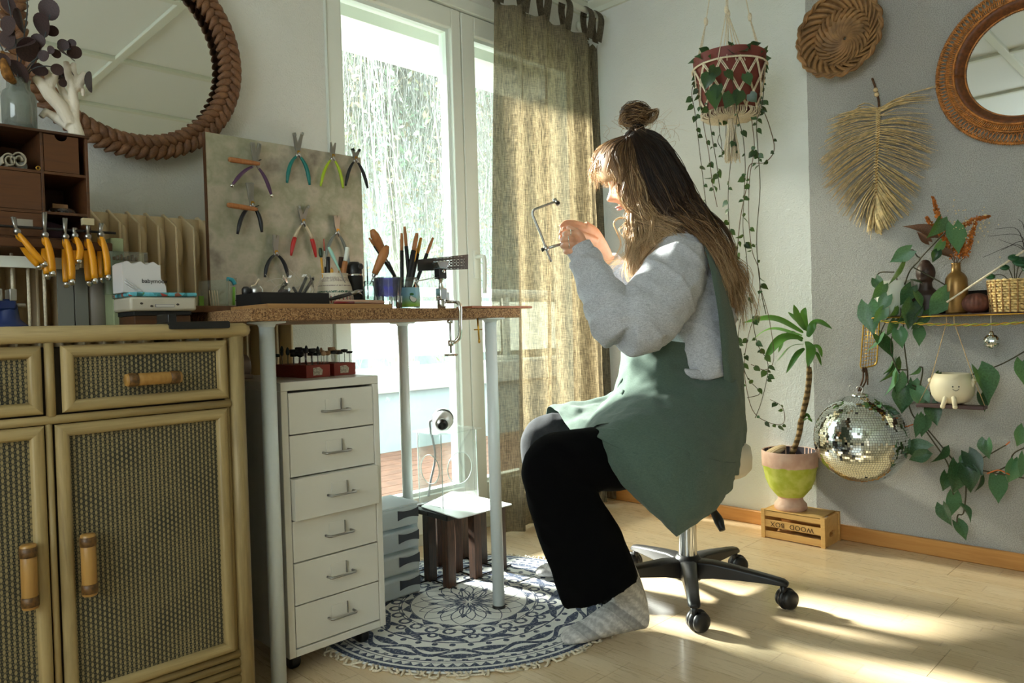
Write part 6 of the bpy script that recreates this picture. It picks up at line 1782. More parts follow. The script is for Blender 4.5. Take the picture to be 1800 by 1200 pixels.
obj('wick', G().tube(curve([(lw_-.005, 1.735, TZ1+.06), (lw_+.006, 1.735, TZ1+.064), (lw_+.016, 1.735, TZ1+.078)], 8), .0022, 6), m_cottonw, lb_)
# patterned pot of tools
ppx = on(589, 520, 1, 1.75); pr_ = (on(618, 520, 1, 1.75)[0]-on(560, 520, 1, 1.75)[0])/2*.98
pz1 = on(589, 481, 1, 1.75)[2]
pp = thing('patterned_pot', 'cream ceramic pot with rows of red and green folk pattern, full of tools', 'pot', (ppx[0], 1.75, WZ))
mpp = Mt('folk pattern glaze'); x, y, z = mpp.xyz(); th_ = x.at2(y)*(1/PI)
zz = z*(1/(pz1-WZ))
rowc = ((th_*28.0).fr()-.5).abs(); sp = mpp.noise(420, 2).gt(.45)
gr = zz.band(.4, .46).mx(zz.band(.2, .34)*((th_*14.0).fr()-.5).abs().lt(.2)*(th_*28.0).floor().mod(2.0))
rd_ = zz.band(.08, .3)*((th_*14.0).fr()-.5).abs().lt(.26)*(1.0-(th_*28.0).floor().mod(2.0))*sp
bk_ = (zz.band(.74, .88)*rowc.lt(.3)*sp).mx(zz.band(.6, .63)*sp)
mpp.col(mpp.mix(bk_*.8, mpp.mix(rd_, mpp.mix(gr*sp, c(220, 208, 186), c(56, 96, 76)), c(168, 56, 60)), c(112, 84, 80))); mpp.set(Roughness=.45)
hP = pz1-WZ
obj('pot', G().lathe([(pr_*.8, 0), (pr_*.98, hP*.08), (pr_, hP*.25), (pr_*.9, hP*.6), (pr_*.72, hP*.86), (pr_*.7, hP*.95), (pr_*.74, hP), (pr_*.68, hP), (pr_*.66, hP*.8)], 36, (ppx[0], 1.75, WZ), cap0=True), mpp.m, pp)
def stick(name, lb, cat, a, b, ya, ybk, segs, group=None):
    """a long thing between two photo points; segs = [(t0, t1, r0, r1, material, part)]"""
    p0, p1 = on(*a, 1, ya), on(*b, 1, ybk)
    t = thing(name, lb, cat, p0, group)
    for t0, t1, r0, r1, m_, pn in segs:
        q = [p0+(p1-p0)*u for u in np.linspace(t0, t1, 6)]
        obj(pn, G().tube(q, lerp(r0 if hasattr(r0, '__len__') else [r0, r1], 6), 10), m_, t)
    return t
m_ochre = gm('ochre paint', 206, 150, 40); m_mint = plain('mint plastic', c(160, 210, 196), .35); m_dgreen = gm('dark green brush', 30, 60, 36)
stick('tweezers', 'silver-white tweezers leaning over the front of the patterned pot', 'tweezers', (607, 497), (578, 434), 1.70, 1.715, [(0, .35, .0012, .002, m_steel, 'tip'), (.35, 1, [.0025, .003, .0045, .0052, .003], 0, m_mint, 'arm')])
stick('toothbrush', 'dark green bristled brush with an ochre handle in the patterned pot', 'brush', (569, 497), (563, 436), 1.75, 1.76, [(0, .72, .003, .003, m_ochre, 'handle'), (.74, 1, [.004, .0058, .0058, .004], 0, m_dgreen, 'bristles')])
stick('paintbrush', 'thin red and white paintbrush standing in the patterned pot', 'paintbrush', (573, 490), (569, 420), 1.76, 1.77, [(0, .3, .004, .0025, m_blackp, 'grip'), (.3, .7, .0018, .0016, m_white, 'shaft'), (.7, 1, .0018, .0012, gm('red brush', 180, 50, 40), 'tip')])
stick('black_file', 'thick black tool handle in the patterned pot', 'tool', (576, 497), (577, 452), 1.74, 1.75, [(0, 1, .006, .0055, m_blackp, 'handle')])
stick('ochre_pencil', 'ochre pencil stub in the patterned pot', 'pencil', (584, 492), (583, 470), 1.73, 1.73, [(0, .85, .004, .004, m_ochre, 'shaft'), (.85, 1, .004, .001, m_handlew, 'point')])
stick('wood_scraper', 'flat wooden scraper with a white blade in the patterned pot', 'scraper', (602, 490), (611, 435), 1.75, 1.75, [(0, .55, .0075, .0075, m_handlew, 'handle'), (.55, 1, .006, .006, m_white, 'blade')])
stick('dark_brush', 'dark brown brush head behind the wooden scraper', 'brush', (596, 490), (600, 452), 1.77, 1.77, [(0, .5, .004, .004, m_ochre, 'handle'), (.5, 1, .006, .007, plain('dark bristle', c(66, 46, 34), .9), 'bristles')])
# black flask
fx = on(624, 515, 1, 1.76); fr_2 = (on(637, 515, 1, 1.76)[0]-on(612, 515, 1, 1.76)[0])/2
fz = on(624, 460, 1, 1.76)[2]-WZ
fk = thing('black_flask', 'small black vacuum flask with a steel band beside the patterned pot', 'flask', (fx[0], 1.76, WZ))
obj('body', G().lathe([(fr_2*.95, 0), (fr_2, .003), (fr_2, fz*.66), (fr_2*.95, fz*.69)], 28, (fx[0], 1.76, WZ), cap0=True, cap1=True), m_blackm, fk, auto=40)
obj('steel_band', G().lathe([(fr_2*.97, fz*.685), (fr_2*.97, fz*.72), (fr_2*.9, fz*.725)], 28, (fx[0], 1.76, WZ)), m_chrome, fk)
obj('lid', G().lathe([(fr_2*.92, fz*.72), (fr_2*.95, fz*.76), (fr_2*.9, fz*.9), (fr_2*.6, fz*.99), (.001, fz)], 24, (fx[0], 1.76, WZ)), m_blackp, fk)
obj('spout_cap', G().lathe([(.008, 0), (.009, .004), (.005, .006), (.001, .004)], 16, (fx[0]+.006, 1.76-fr_2*.85, WZ+fz*.88), (0, -1, 0)), m_dsteel, fk)
# black puck under it, knives lying in front
pkx = on(632, 520, 1, 1.70)
t = thing('black_dish', 'flat black round dish lying in front of the black flask', 'dish', (pkx[0], 1.70, WZ))
obj('dish', G().lathe([(.03, 0), (.034, .004), (.033, .012), (.028, .012), (.001, .008)], 28, (pkx[0], 1.685, WZ), cap0=True), m_blackp, t, auto=40)
t = thing('wooden_dowel', 'pale wooden dowel handle lying at the edge of the light brown board', 'dowel', (on(640, 531, 1, 1.63)[0], 1.63, WZ))
a, b = on(590, 532, 1, 1.63), on(675, 531, 1, 1.63); a[2] = b[2] = WZ+.006
obj('dowel', G().tube([a, a+(b-a)*.04, a+(b-a)*.5, b-(b-a)*.04, b], [.004, .0055, .006, .0055, .003], 12), plain('pale pink wood', c(190, 150, 124), .6), t)
t = thing('pocket_knife', 'red-handled folding knife lying in front of the wooden dowel', 'knife', (on(610, 533, 1, 1.612)[0], 1.612, WZ))
a, b = on(587, 533, 1, 1.612), on(622, 532, 1, 1.612); a[2] = b[2] = WZ+.0035
obj('handle', G().tube([a, b], [.0032, .0038], 8), gm('dark red scale', 120, 24, 24), t); obj('blade', G().tube([b, b+V((.03, 0, .001)), b+V((.046, 0, .002))], [.003, .003, .0006], 6, r2=.001), m_steel, t)
t = thing('ring_clamp', 'black and steel ring clamp lying across the black dish', 'clamp', on(608, 520, 1, 1.66))
t.location.z = WZ
a, b = on(580, 526, 1, 1.655), on(616, 516, 1, 1.665)
obj('jaws', G().tube([a, (a+b)/2, b], [.004, .0055, .005], 10), m_dsteel, t); obj('head', G().tube([b, b+(b-a)*.35, b+(b-a)*.6], [.005, .0055, .002], 10), m_steel, t); obj('wing', G().tube([b+(b-a)*.4, b+(b-a)*.4+V((.012, 0, -.01))], .0025, 6), m_chrome, t)
# jars and glasses
def jar(name, lb, cat, px0, px1, pyt, y, m_, base=TZ1, lip=True):
    x0_, x1_ = on(px0, 530, 1, y)[0], on(px1, 530, 1, y)[0]; r = (x1_-x0_)/2; cx_ = (x0_+x1_)/2; h = on((px0+px1)/2, pyt, 1, y)[2]-base
    t = thing(name, lb, cat, (cx_, y, base))
    pr = [(r*.85, 0), (r, .004), (r, h*.72), (r*.82, h*.82), (r*.82, h*.9), (r*.86, h*.91), (r*.86, h*.95), (r*.82, h), (r*.78, h), (r*.78, h*.82), (r*.95, h*.7), (r*.95, .006), (.001, .005)] if lip else [(r*.78, 0), (r*.8, .003), (r, h), (r*.95, h), (r*.76, .008), (.001, .007)]
    obj('glass', G().lathe(pr, 28, (cx_, y, base), cap0=True), m_, t)
    return t, cx_, r, h
jt, jx, jr, jh = jar('small_jar', 'small clear jar with thin steel tools between the flask and the blue glass', 'jar', 640, 659, 494, 1.74, m_jar, WZ)
stick('wire_brush', 'thin dark rod standing in the small clear jar', 'rod', (647, 525), (645, 458), 1.74, 1.74, [(0, .6, .0022, .002, m_dsteel, 'shaft'), (.6, 1, .0015, .001, m_dsteel, 'tip')])
stick('graver', 'wooden-handled burnisher leaning out of the small clear jar, nearest the board', 'burnisher', (650, 500), (681, 432), 1.74, 1.72, [(0, .22, .0015, .002, m_steel, 'blade'), (.2, .27, .005, .006, m_steel, 'ferrule'), (.27, 1, [.0085, .0105, .012, .0135, .013, .006], 0, m_handlew, 'handle')])
gt_, gx_, gr_, gh = jar('blue_glass', 'cobalt blue faceted glass tumbler on the work table', 'glass', 662, 704, 488, 1.70, m_jar, TZ1, False)
mcb = clearmat('cobalt glass', (.10, .08, .42, 1), .2, .05, .12, (.05, .04, .22, 1))
obj('blue_wall', G().lathe([(gr_*.88, gh*.42), (gr_*.99, gh*.97)], 28, (gx_, 1.70, TZ1)), mcb, gt_)
for k in range(9):
    a = 2*PI*k/9; obj('facet', G().tube([(gx_+gr_*.83*math.cos(a), 1.70+gr_*.83*math.sin(a), TZ1+.004), (gx_+gr_*.9*math.cos(a), 1.70+gr_*.9*math.sin(a), TZ1+gh*.42)], .0022, 6), m_chrome, gt_)
stick('bench_chisel', 'dark steel scraper with wooden handle leaning behind the blue glass', 'scraper', (694, 486), (654, 404), 1.79, 1.77, [(0, .32, .0055, .0055, m_dsteel, 'blade'), (.32, .42, .003, .003, m_steel, 'neck'), (.5, .62, .003, .0035, m_steel, 'shank'), (.42, 1, [.009, .011, .0125, .0135, .013, .007], 0, m_handlew, 'handle')])
stick('flat_file', 'flat file with a slim wooden end leaning the same way as the scraper', 'file', (692, 484), (649, 418), 1.80, 1.80, [(0, .8, .004, .004, m_blackm, 'blade'), (.8, 1, .0035, .003, m_handlew, 'end')])
lt, lx, lr, lh = jar('labelled_jar', 'clear jar with a blue and green coconut label holding long files', 'jar', 700, 734, 488, 1.73, m_jar, TZ1)
mlb = Mt('coconut water label'); x, y, z = mlb.xyz(); k_ = z*(1/lh)
sky_ = mlb.mix(k_.step(.1, .5), c(150, 200, 60), c(150, 206, 226))
u_ = x*(1/lr); uu = (u_+.15); vv_ = (k_-.36)*2.4
d2 = uu*uu+vv_*vv_; half = d2.lt(.09)*(vv_+uu*.4).lt(.05)
rim_ = d2.lt(.12)*(vv_+uu*.4).lt(.06)
leaf_ = ((u_+.3)*(u_+.3)*2.0+(k_-.47)*(k_-.47)*40.0).lt(.06)
mlb.col(mlb.mix(half, mlb.mix(rim_, mlb.mix(leaf_, sky_, c(40, 110, 50)), c(40, 90, 50)), c(238, 240, 232))); mlb.set(Roughness=.4)
obj('paper_label', G().lathe([(lr*1.01, lh*.1), (lr*1.01, lh*.68)], 32, (lx, 1.73, TZ1)), mlb.m, lt)
for k, (a, b, lb, r) in enumerate((((707, 520), (706, 410), 'black needle file with a wooden end, leftmost of the jarful', .0042), ((722, 520), (711, 398), 'tallest black needle file of the jarful with a brown end', .0042), ((712, 520), (733, 410), 'thick black file leaning over with a steel tip', .0058), ((718, 520), (740, 418), 'black file with an ochre end in the middle of the jarful', .0045), ((722, 522), (761, 418), 'black file leaning lowest over the vice, wooden end', .0042), ((714, 522), (731, 436), 'short black file with a brassy end half hidden in the jarful', .005))):
    stick('jar_file', lb, 'file', a, b, 1.73+.006*math.sin(k*2.), 1.73+.012*math.cos(k*1.7), [(0, .72, r*1.3, r*1.3, m_blackm, 'blade'), (.72, 1, [r*1.05, r*1.2, r*1.15, r*.8], 0, [m_handlew, m_handlew, m_handlew, m_ochre, m_handlew, m_brass][k], 'end')], 'files standing in the labelled jar')
# steel bench clamp with perforated plate
cvx = on(768, 520, 1, 1.66)[0]; yv = 1.64
Zp = lambda py: on(768, py, 1, yv)[2]
cv = thing('steel_vice', 'small bright steel clamp vice gripping the table edge under a black perforated plate', 'vice', (cvx, yv, TZ1))
obj('column', G().lathe([(.011, 0), (.0125, .004), (.0125, Zp(528)-TZ1), (.010, Zp(522)-TZ1), (.0115, Zp(520)-TZ1), (.0115, Zp(508)-TZ1), (.008, Zp(505)-TZ1)], 24, (cvx, yv, TZ1), cap0=True), m_chrome, cv, auto=40)
obj('block', G().box((cvx-.012, yv-.012, Zp(528)), (cvx+.013, yv+.012, Zp(506))), m_chrome, cv, bevel=.003)
obj('side_lug', G().box((cvx+.012, yv-.006, Zp(528)), (cvx+.026, yv+.006, Zp(513))), m_chrome, cv, bevel=.002)
obj('lock_screw', G().tube([(cvx-.012, yv-.004, Zp(522)), (cvx-.02, yv-.004, Zp(522))], .004, 10), m_chrome, cv)
obj('neck', G().lathe([(.008, Zp(506)-TZ1), (.006, Zp(500)-TZ1), (.006, Zp(492)-TZ1), (.012, Zp(490)-TZ1), (.011, Zp(486)-TZ1)], 20, (cvx, yv, TZ1), cap1=True), m_chrome, cv)
obj('head', G().box((cvx-.014, yv-.012, Zp(490)), (cvx+.013, yv+.012, Zp(470))), m_blackp, cv, bevel=.002)
obj('head_bolt', G().lathe([(.0055, 0), (.006, .002), (.004, .004), (.001, .004)], 14, (cvx, yv-.012, Zp(477)), (0, -1, 0)), m_chrome, cv)
obj('jaw_wedge', G().prism([(cvx-.024, yv-.016, Zp(461)), (cvx+.024, yv-.016, Zp(458)), (cvx+.010, yv-.016, Zp(472)), (cvx-.014, yv-.016, Zp(472))], (0, .03, 0)), plain('bluish steel', (.6, .66, .72, 1), .25, 1.0), cv, smooth=False, bevel=.001, fix=True)
obj('tommy_bar', G().tube([(cvx-.008, yv-.01, Zp(486)), on(733, 494, 1, yv-.012)], .0016, 6), m_chrome, cv)
# clamp frame below the table top
obj('clamp_frame', G().tube(curve([(cvx+.02, yv, Zp(530)), (cvx+.021, SY-.012, TZ1+.012), (cvx+.022, SY-.013, TZ0-.01), (cvx+.022, SY-.01, TZ0-.05), (cvx+.014, SY, TZ0-.066), (cvx+.002, SY+.004, TZ0-.07)], 30), .0065, 10, r2=.005), m_chrome, cv)
obj('clamp_screw', G().tube([(cvx, SY+.005, TZ0-.004), (cvx, SY+.005, TZ0-.098)], .003, 10), m_steel, cv)
obj('screw_boss', G().lathe([(.008, 0), (.008, .016)], 14, (cvx, SY+.005, TZ0-.078), (0, 0, 1), True, True), m_chrome, cv)
obj('pressure_pad', G().lathe([(.008, 0), (.01, .006), (.004, .012)], 14, (cvx, SY+.005, TZ0-.014), (0, 0, 1), True, True), m_chrome, cv)
obj('hand_wheel', G().lathe([(.006, 0), (.018, .0), (.02, .003), (.018, .006), (.006, .006)], 20, (cvx, SY+.005, TZ0-.106), (0, 0, 1), True, True), m_chrome, cv, auto=40)
# the plate, with rows of holes
q0 = [on(735, 476, 1, 1.665), on(823, 473, 1, 1.665), on(823, 447, 1, 1.665), on(735, 456, 1, 1.665)]
dpz = thing('draw_plate', 'black steel draw plate with rows of round holes held in the steel vice', 'draw plate', (cvx+.01, 1.665, q0[0][2]))
def holes_plate(q, th, nx, nz, hx0_, hr):
    q = [V(a) for a in q]; g = G()
    def at(u, v): return (q[0]*(1-u)+q[1]*u)*(1-v)+(q[3]*(1-u)+q[2]*u)*v
    # strips with a hole in every cell
    us = [hx0_+(1-.06-hx0_)*i/nx for i in range(nx+1)]; vs = [.08+.84*i/nz for i in range(nz+1)]
    L = np.linalg.norm(q[1]-q[0]); H = np.linalg.norm(q[3]-q[0])
    def slab_(u0, u1, v0, v1):
        g.prism([at(u0, v0), at(u1, v0), at(u1, v1), at(u0, v1)], (0, th, 0))
    slab_(0, hx0_, 0, 1); slab_(us[-1], 1, 0, 1); slab_(hx0_, us[-1], 0, vs[0]); slab_(hx0_, us[-1], vs[-1], 1)
    for i in range(nx):
        for j in range(nz):
            r = hr[j]; cu, cv_ = (us[i]+us[i+1])/2, (vs[j]+vs[j+1])/2
            ring = [at(cu+r*math.cos(t)/L, cv_+r*math.sin(t)/H) for t in np.arange(16)*2*PI/16]
            out = []
            for t in np.arange(16)*2*PI/16:
                ct, st_ = math.cos(t), math.sin(t); k = min((us[1]-us[0])/2/max(abs(ct), 1e-6), (vs[1]-vs[0])/2/max(abs(st_), 1e-6))
                out.append(at(cu+k*ct, cv_+k*st_))
            A = np.array(ring+out); A = np.concatenate([A, A+V((0, th, 0))]); fs = []
            for m in range(16):
                n = (m+1) % 16; fs += [(m, n, 16+n, 16+m), (32+m, 48+m, 48+n, 32+n), (m, 32+m, 32+n, n)]
            g.add(A, fs)
    return g
obj('plate', holes_plate(q0, .003, 9, 4, .3, [.0009, .0021, .0021, .001]), m_dsteel, dpz, smooth=False)

# ------------------------------------------------------------------ on the drawer unit
for (pxa, pxb, lb, ny) in ((538, 580, 'longer red wooden bur block crowded with dark polishing tools on the drawer unit', 1), (587, 625, 'red wooden bur block at the drawer unit edge with paler felt buffs', 2)):
    yF = 1.78 if ny == 1 else 1.80
    xa_, xb_ = on(pxa, 640, 1, yF)[0], on(pxb, 640, 1, yF)[0]
    t = thing('bur_block', lb, 'bur block', ((xa_+xb_)/2, yF+.09, hz1))
    zt_ = hz1+.034
    obj('block', G().box((xa_, yF, hz1), (xb_, yF+.2, zt_)), plain('red stained wood', c(142, 50, 34), .55, var=.1, vs=12), t, bevel=.001)
    obj('torn_sticker', G().prism([((xa_*.72+xb_*.28), yF-.0006, hz1+.006), (xa_*.35+xb_*.65, yF-.0006, hz1+.006), (xa_*.32+xb_*.68, yF-.0006, hz1+.02), (xa_*.45+xb_*.55, yF-.0006, hz1+.028), (xa_*.72+xb_*.28, yF-.0006, hz1+.026)], (0, .0005, 0)), plain('torn label', c(186, 172, 150), .8, var=.35, vs=240), t, smooth=False, fix=True)
    w_ = xb_-xa_
    for j in range(6):
        for i in range(4):
            bx_, byy = xa_+w_*(.14+.24*i), yF+.014+.034*j
            if ny == 2 and (j > 2 or (i == 3 and j > 0)): continue
            h_ = rng.uniform(.02, .034)
            bit = obj('bur', G().tube([(bx_, byy, zt_), (bx_, byy, zt_+h_)], .0009, 5), m_steel, t)
            kind_ = rng.integers(0, 4)
            pale = (ny == 2 and j > 0) or (ny == 1 and i == 3 and j == 0)
            m_ = plain('felt buff', c(190, 152, 116), .9) if pale else (m_blackm if rng.random() < .8 else plain('dark green rubber', c(38, 48, 46), .7))
            if kind_ == 0: pr = [(.001, 0), (.0095, .001), (.0095, .009), (.001, .01)]
            elif kind_ == 1: pr = [(.001, 0), (.004, .002), (.005, .01), (.003, .018), (.001, .021)]
            elif kind_ == 2: pr = [(.002, 0), (.0105, .004), (.0105, .012), (.008, .013), (.001, .012)]
            else: pr = [(.001, 0), (.006, .001), (.007, .008), (.001, .015)]
            if ny == 2 and i == 3: pr = [(.001, .002), (.009, 0), (.0095, .006), (.007, .005), (.001, .004)]
            obj('head', G().lathe(pr, 12, (bx_, byy, zt_+h_)), m_, bit)
tdp = on(436, 640, 2, hz1)
td_ = thing('tape_dispenser', 'rounded pinkish grey tape dispenser at the back corner of the drawer unit', 'dispenser', (.90, 1.99, hz1))
g = G().lathe([(.001, -.016), (.026, -.016), (.032, -.012), (.032, .012), (.026, .016), (.001, .016)], 28, (.905, 1.98, hz1+.034), (1, .0, 0))
obj('drum', g, plain('pinkish plastic', c(176, 160, 152), .4), td_, auto=40); obj('foot', G().box((.889, 1.94, hz1), (.921, 2.03, hz1+.012)), plain('pinkish plastic foot', c(176, 160, 152), .4), td_, bevel=.003)
# ------------------------------------------------------------------ the woman at the table
PB = V((HX, HY, 0))
pe = thing('person', 'woman with half-up blonde-brown hair in grey sweatshirt and green apron, sawing while seated on stool', 'person', PB)
def q3(*pts): return [dp(*p) for p in pts]
def tb_(g, pts, ri, rd=None, n=16, m=None):
    """tube through photo points (px, py, depth) with its radius across the picture ri and in depth rd"""
    P = curve(q3(*pts), m or 6*len(pts)); k = len(P)
    R_ = lerp(ri, k) if hasattr(ri, '__len__') else ri
    D_ = R_ if rd is None else (lerp(rd, k) if hasattr(rd, '__len__') else rd)
    # side vector along the depth axis: first radius is the depth one
    g.tube(P, D_, n, r2=R_, side=tuple(FW))
    return P
# --- head
hc = dp(1121, 309, 2.325)
tl = math.radians(25)
hf = (-RT*math.cos(tl)-UP*math.sin(tl))*.97+FW*.2; hf /= np.linalg.norm(hf)
hl = -FW+hf*np.dot(FW, hf); hl /= np.linalg.norm(hl)
hu = np.cross(hf, hl); hu /= np.linalg.norm(hu)
if hu[2] < 0: hu = -hu
def hd(x, y, z): return hc+hf*x+hl*y+hu*z
def headpt(th, ph):
    d = V((math.sin(th)*math.cos(ph), math.sin(th)*math.sin(ph), math.cos(th)))
    x, y, z = d
    X = x*(.088 if x > 0 else .1); Y = y*.076; Z = z*(.108 if z > 0 else .118)
    if Z < 0:
        k = min(1, -Z/.118); Y *= 1-.34*k**1.3
        if X < 0: X *= 1-.45*k
        X += .018*k*(1 if x > -.2 else 0)*max(0, x+.2)
    fr = max(0, x)
    ga = lambda y0, z0, sy_, sz: math.exp(-((Y-y0)/sy_)**2-((Z-z0)/sz)**2)
    X += fr*(.024*ga(0, -.03, .011, .014)+.014*ga(0, -.012, .008, .02)+.006*ga(0, .022, .04, .012))
    X -= fr*.011*(ga(.03, .004, .014, .011)+ga(-.03, .004, .014, .011))
    X += fr*(.008*ga(0, -.06, .018, .006)+.007*ga(0, -.071, .016, .006)-.004*ga(0, -.0655, .02, .003)+.009*ga(0, -.103, .02, .014))
    X += fr*.006*(ga(.038, -.03, .018, .02)+ga(-.038, -.03, .018, .02)) + fr*.006*(ga(.012, -.036, .006, .007)+ga(-.012, -.036, .006, .007))
    return hd(X, Y, Z)
g = G()
rows = [[headpt(PI*(.002+.996*i/60), 2*PI*k/80) for k in range(80)] for i in range(61)]
R_ = np.array(rows); n = 80
g.add(R_.reshape(-1, 3), [(i*n+j, (i+1)*n+j, (i+1)*n+(j+1) % n, i*n+(j+1) % n) for i in range(60) for j in range(n)]+[tuple(range(n)), tuple(60*n+j for j in range(n-1, -1, -1))])
for s in (1, -1):      # ears
    g.ball(hd(-.012, .073*s, -.012), (.016, .012, .028), 12, 8)
# neck and trunk, limbs
g.tube([hd(-.03, 0, -.05), dp(1165, 385, 2.33), dp(1188, 430, 2.32), dp(1195, 480, 2.31)], [.05, .05, .055, .08], 16)
tb_(g, [(1190, 440, 2.31), (1198, 560, 2.31), (1200, 680, 2.31), (1200, 790, 2.31)], [.07, .095, .09, .1], [.12, .13, .12, .14])
tb_(g, [(1195, 450, 2.2), (1150, 530, 2.08), (1096, 580, 2.02)], [.045, .042, .036], n=12); tb_(g, [(1096, 580, 2.02), (1055, 510, 2.07), (1026, 440, 2.115)], [.036, .036, .024], n=12)
tb_(g, [(1165, 450, 2.44), (1130, 530, 2.5), (1112, 575, 2.5)], [.045, .042, .036], n=12); tb_(g, [(1112, 575, 2.5), (1090, 510, 2.42), (1068, 455, 2.335)], [.036, .034, .0235], n=12)
tb_(g, [(1200, 785, 2.2), (1080, 803, 2.04), (975, 806, 1.955)], [.075, .065, .052]); tb_(g, [(975, 806, 1.955), (1012, 910, 1.95), (1080, 1002, 1.945)], [.052, .044, .026])
tb_(g, [(1195, 780, 2.42), (1080, 770, 2.45), (962, 762, 2.47)], [.075, .065, .052]); tb_(g, [(962, 762, 2.47), (985, 860, 2.47), (1000, 975, 2.47)], [.052, .05, .034])
# hands
def finger(pts, r):
    P = curve(q3(*pts), 14); g.tube(P, lerp(r, 14), 10)
    g.ball(P[-1], r[-1]*1.02, 10, 6)
# near (left) hand, closed round the saw handle
tb_(g, [(1030, 443, 2.113), (1022, 435, 2.11), (1014, 428, 2.108)], [.022, .028, .027], [.016, .016, .013], n=14)
for (x_, y_, d_, L) in ((996, 410.5, 2.092, 1.0), (992.5, 421, 2.088, 1.05), (993, 431.5, 2.09, 1.0), (998, 441.5, 2.096, .85)):
    finger([(x_+20, y_+1, d_+.016), (x_+9, y_-.5, d_-.002), (x_-1, y_, d_+.004), (x_-4*L, y_+1, d_+.026*L), (x_, y_+2, d_+.046*L), (x_+10, y_+1, d_+.046*L)], [.0088, .0092, .0086, .0076, .0074, .0068])
finger([(1026, 430, 2.105), (1020, 414, 2.092), (1010, 405, 2.098), (1000, 401, 2.115)], [.0125, .011, .0095, .0078])
# far (right) hand, fingers reaching forward over the work
tb_(g, [(1068, 456, 2.335), (1056, 434, 2.30), (1040, 414, 2.265), (1025, 402, 2.235)], [.021, .024, .03, .026], [.017, .018, .017, .013], n=14)
for pts in ([(1032, 401, 2.245), (1020, 395, 2.225), (1004, 391, 2.20), (993, 392, 2.185), (987, 397, 2.175)], [(1030, 405, 2.24), (1017, 401, 2.215), (1000, 399, 2.19), (989, 404, 2.175), (986, 410, 2.165)],
            [(1030, 410, 2.245), (1017, 408, 2.225), (1000, 408, 2.205), (988, 414, 2.19), (986, 420, 2.18)], [(1032, 416, 2.255), (1019, 417, 2.24), (1004, 419, 2.225), (991, 422, 2.215), (988, 427, 2.205)]):
    finger(pts, [.0105, .0098, .0085, .0078, .0068])
finger([(1047, 424, 2.265), (1032, 417, 2.225), (1014, 408, 2.185), (1001, 402, 2.165), (992, 402, 2.155)], [.013, .0125, .0105, .0095, .0075])
# feet (inside the socks)
def foot(heel, toe, ankle):
    h, t = V(heel), V(toe); d = t-h; L = np.linalg.norm(d); d /= L; s = np.cross((0, 0, 1), d)
    rows = []
    for u, hw, ht, zc in ((-.01, .012, .018, .03), (.03, .03, .04, .041), (.12, .036, .054, .056), (.25, .037, .056, .057), (.4, .039, .046, .047), (.55, .043, .036, .037), (.7, .044, .025, .026), (.82, .045, .02, .021), (.93, .037, .0155, .017), (.99, .022, .011, .014), (1.01, .006, .004, .012)):
        p = h+d*L*u
        rows.append([p+s*hw*math.cos(a)+V((0, 0, max(.0012, zc+ht*math.sin(a)))) for a in np.arange(18)*2*PI/18])
    k = G(); R_ = np.array(rows); n = 18
    k.add(R_.reshape(-1, 3), [(i*n+j, i*n+(j+1) % n, (i+1)*n+(j+1) % n, (i+1)*n+j) for i in range(len(rows)-1) for j in range(n)]+[tuple(range(n-1, -1, -1)), tuple((len(rows)-1)*n+j for j in range(n))])
    a = V(ankle)
    k.tube(curve([h+d*L*.16+V((0, 0, .045)), h+d*L*.17+V((0, 0, .075)), (a+h+d*L*.17+V((0, 0, .1)))/2, a], 12), lerp([.038, .043, .045, .048], 12), 16)
    return k
f1h, f1t = on(1137, 1100, 2, .012), on(989, 1128, 2, .012); f1h[2] = f1t[2] = 0.006
f2h, f2t = on(1040, 1018, 2, .012), on(944, 1008, 2, .012); f2h[2] = f2t[2] = .009
a1, a2 = dp(1078, 985, 1.945), dp(1000, 930, 2.47)
body = remeshed(g, .0027, 'body', 2, .5)
setverts(body, meshverts(body)-PB)
obj('body', body, m_skin, pe)
sk1 = remeshed(foot(f1h, f1t, a1), .0045, 'sock', 4); setverts(sk1, meshverts(sk1)-PB)
sk2 = remeshed(foot(f2h, f2t, a2), .005, 'sock', 4); setverts(sk2, meshverts(sk2)-PB)
obj('sock', sk1, m_sock, pe); obj('sock', sk2, m_sock, pe)
# face details
for s in (1, -1):
    e = hd(.074, .029*s, .003)
    obj('eyelashes', G().tube([hd(.0815-.006*abs(u), .029*s+.013*u, -.002-.003*(1-u*u)) for u in np.linspace(-1, 1, 9)], .0011, 5), plain('dark lash', c(40, 28, 22), .8), pe)
    obj('eyebrow', G().tube([hd(.0905-.007*u*u, .03*s+.017*u, .022+.003*(1-u*u)) for u in np.linspace(-1, 1, 9)], lerp([.0012, .0022, .0012], 9), 5), plain('brown brow', c(96, 68, 46), .9), pe)
m_lip = plain('lips', c(200, 124, 108), .45)
obj('upper_lip', G().ball(hd(.0955, 0, -.061), (.005, .012, .003), 12, 8), m_lip, pe)
obj('lower_lip', G().ball(hd(.0945, 0, -.0695), (.005, .011, .0033), 12, 8), m_lip, pe)
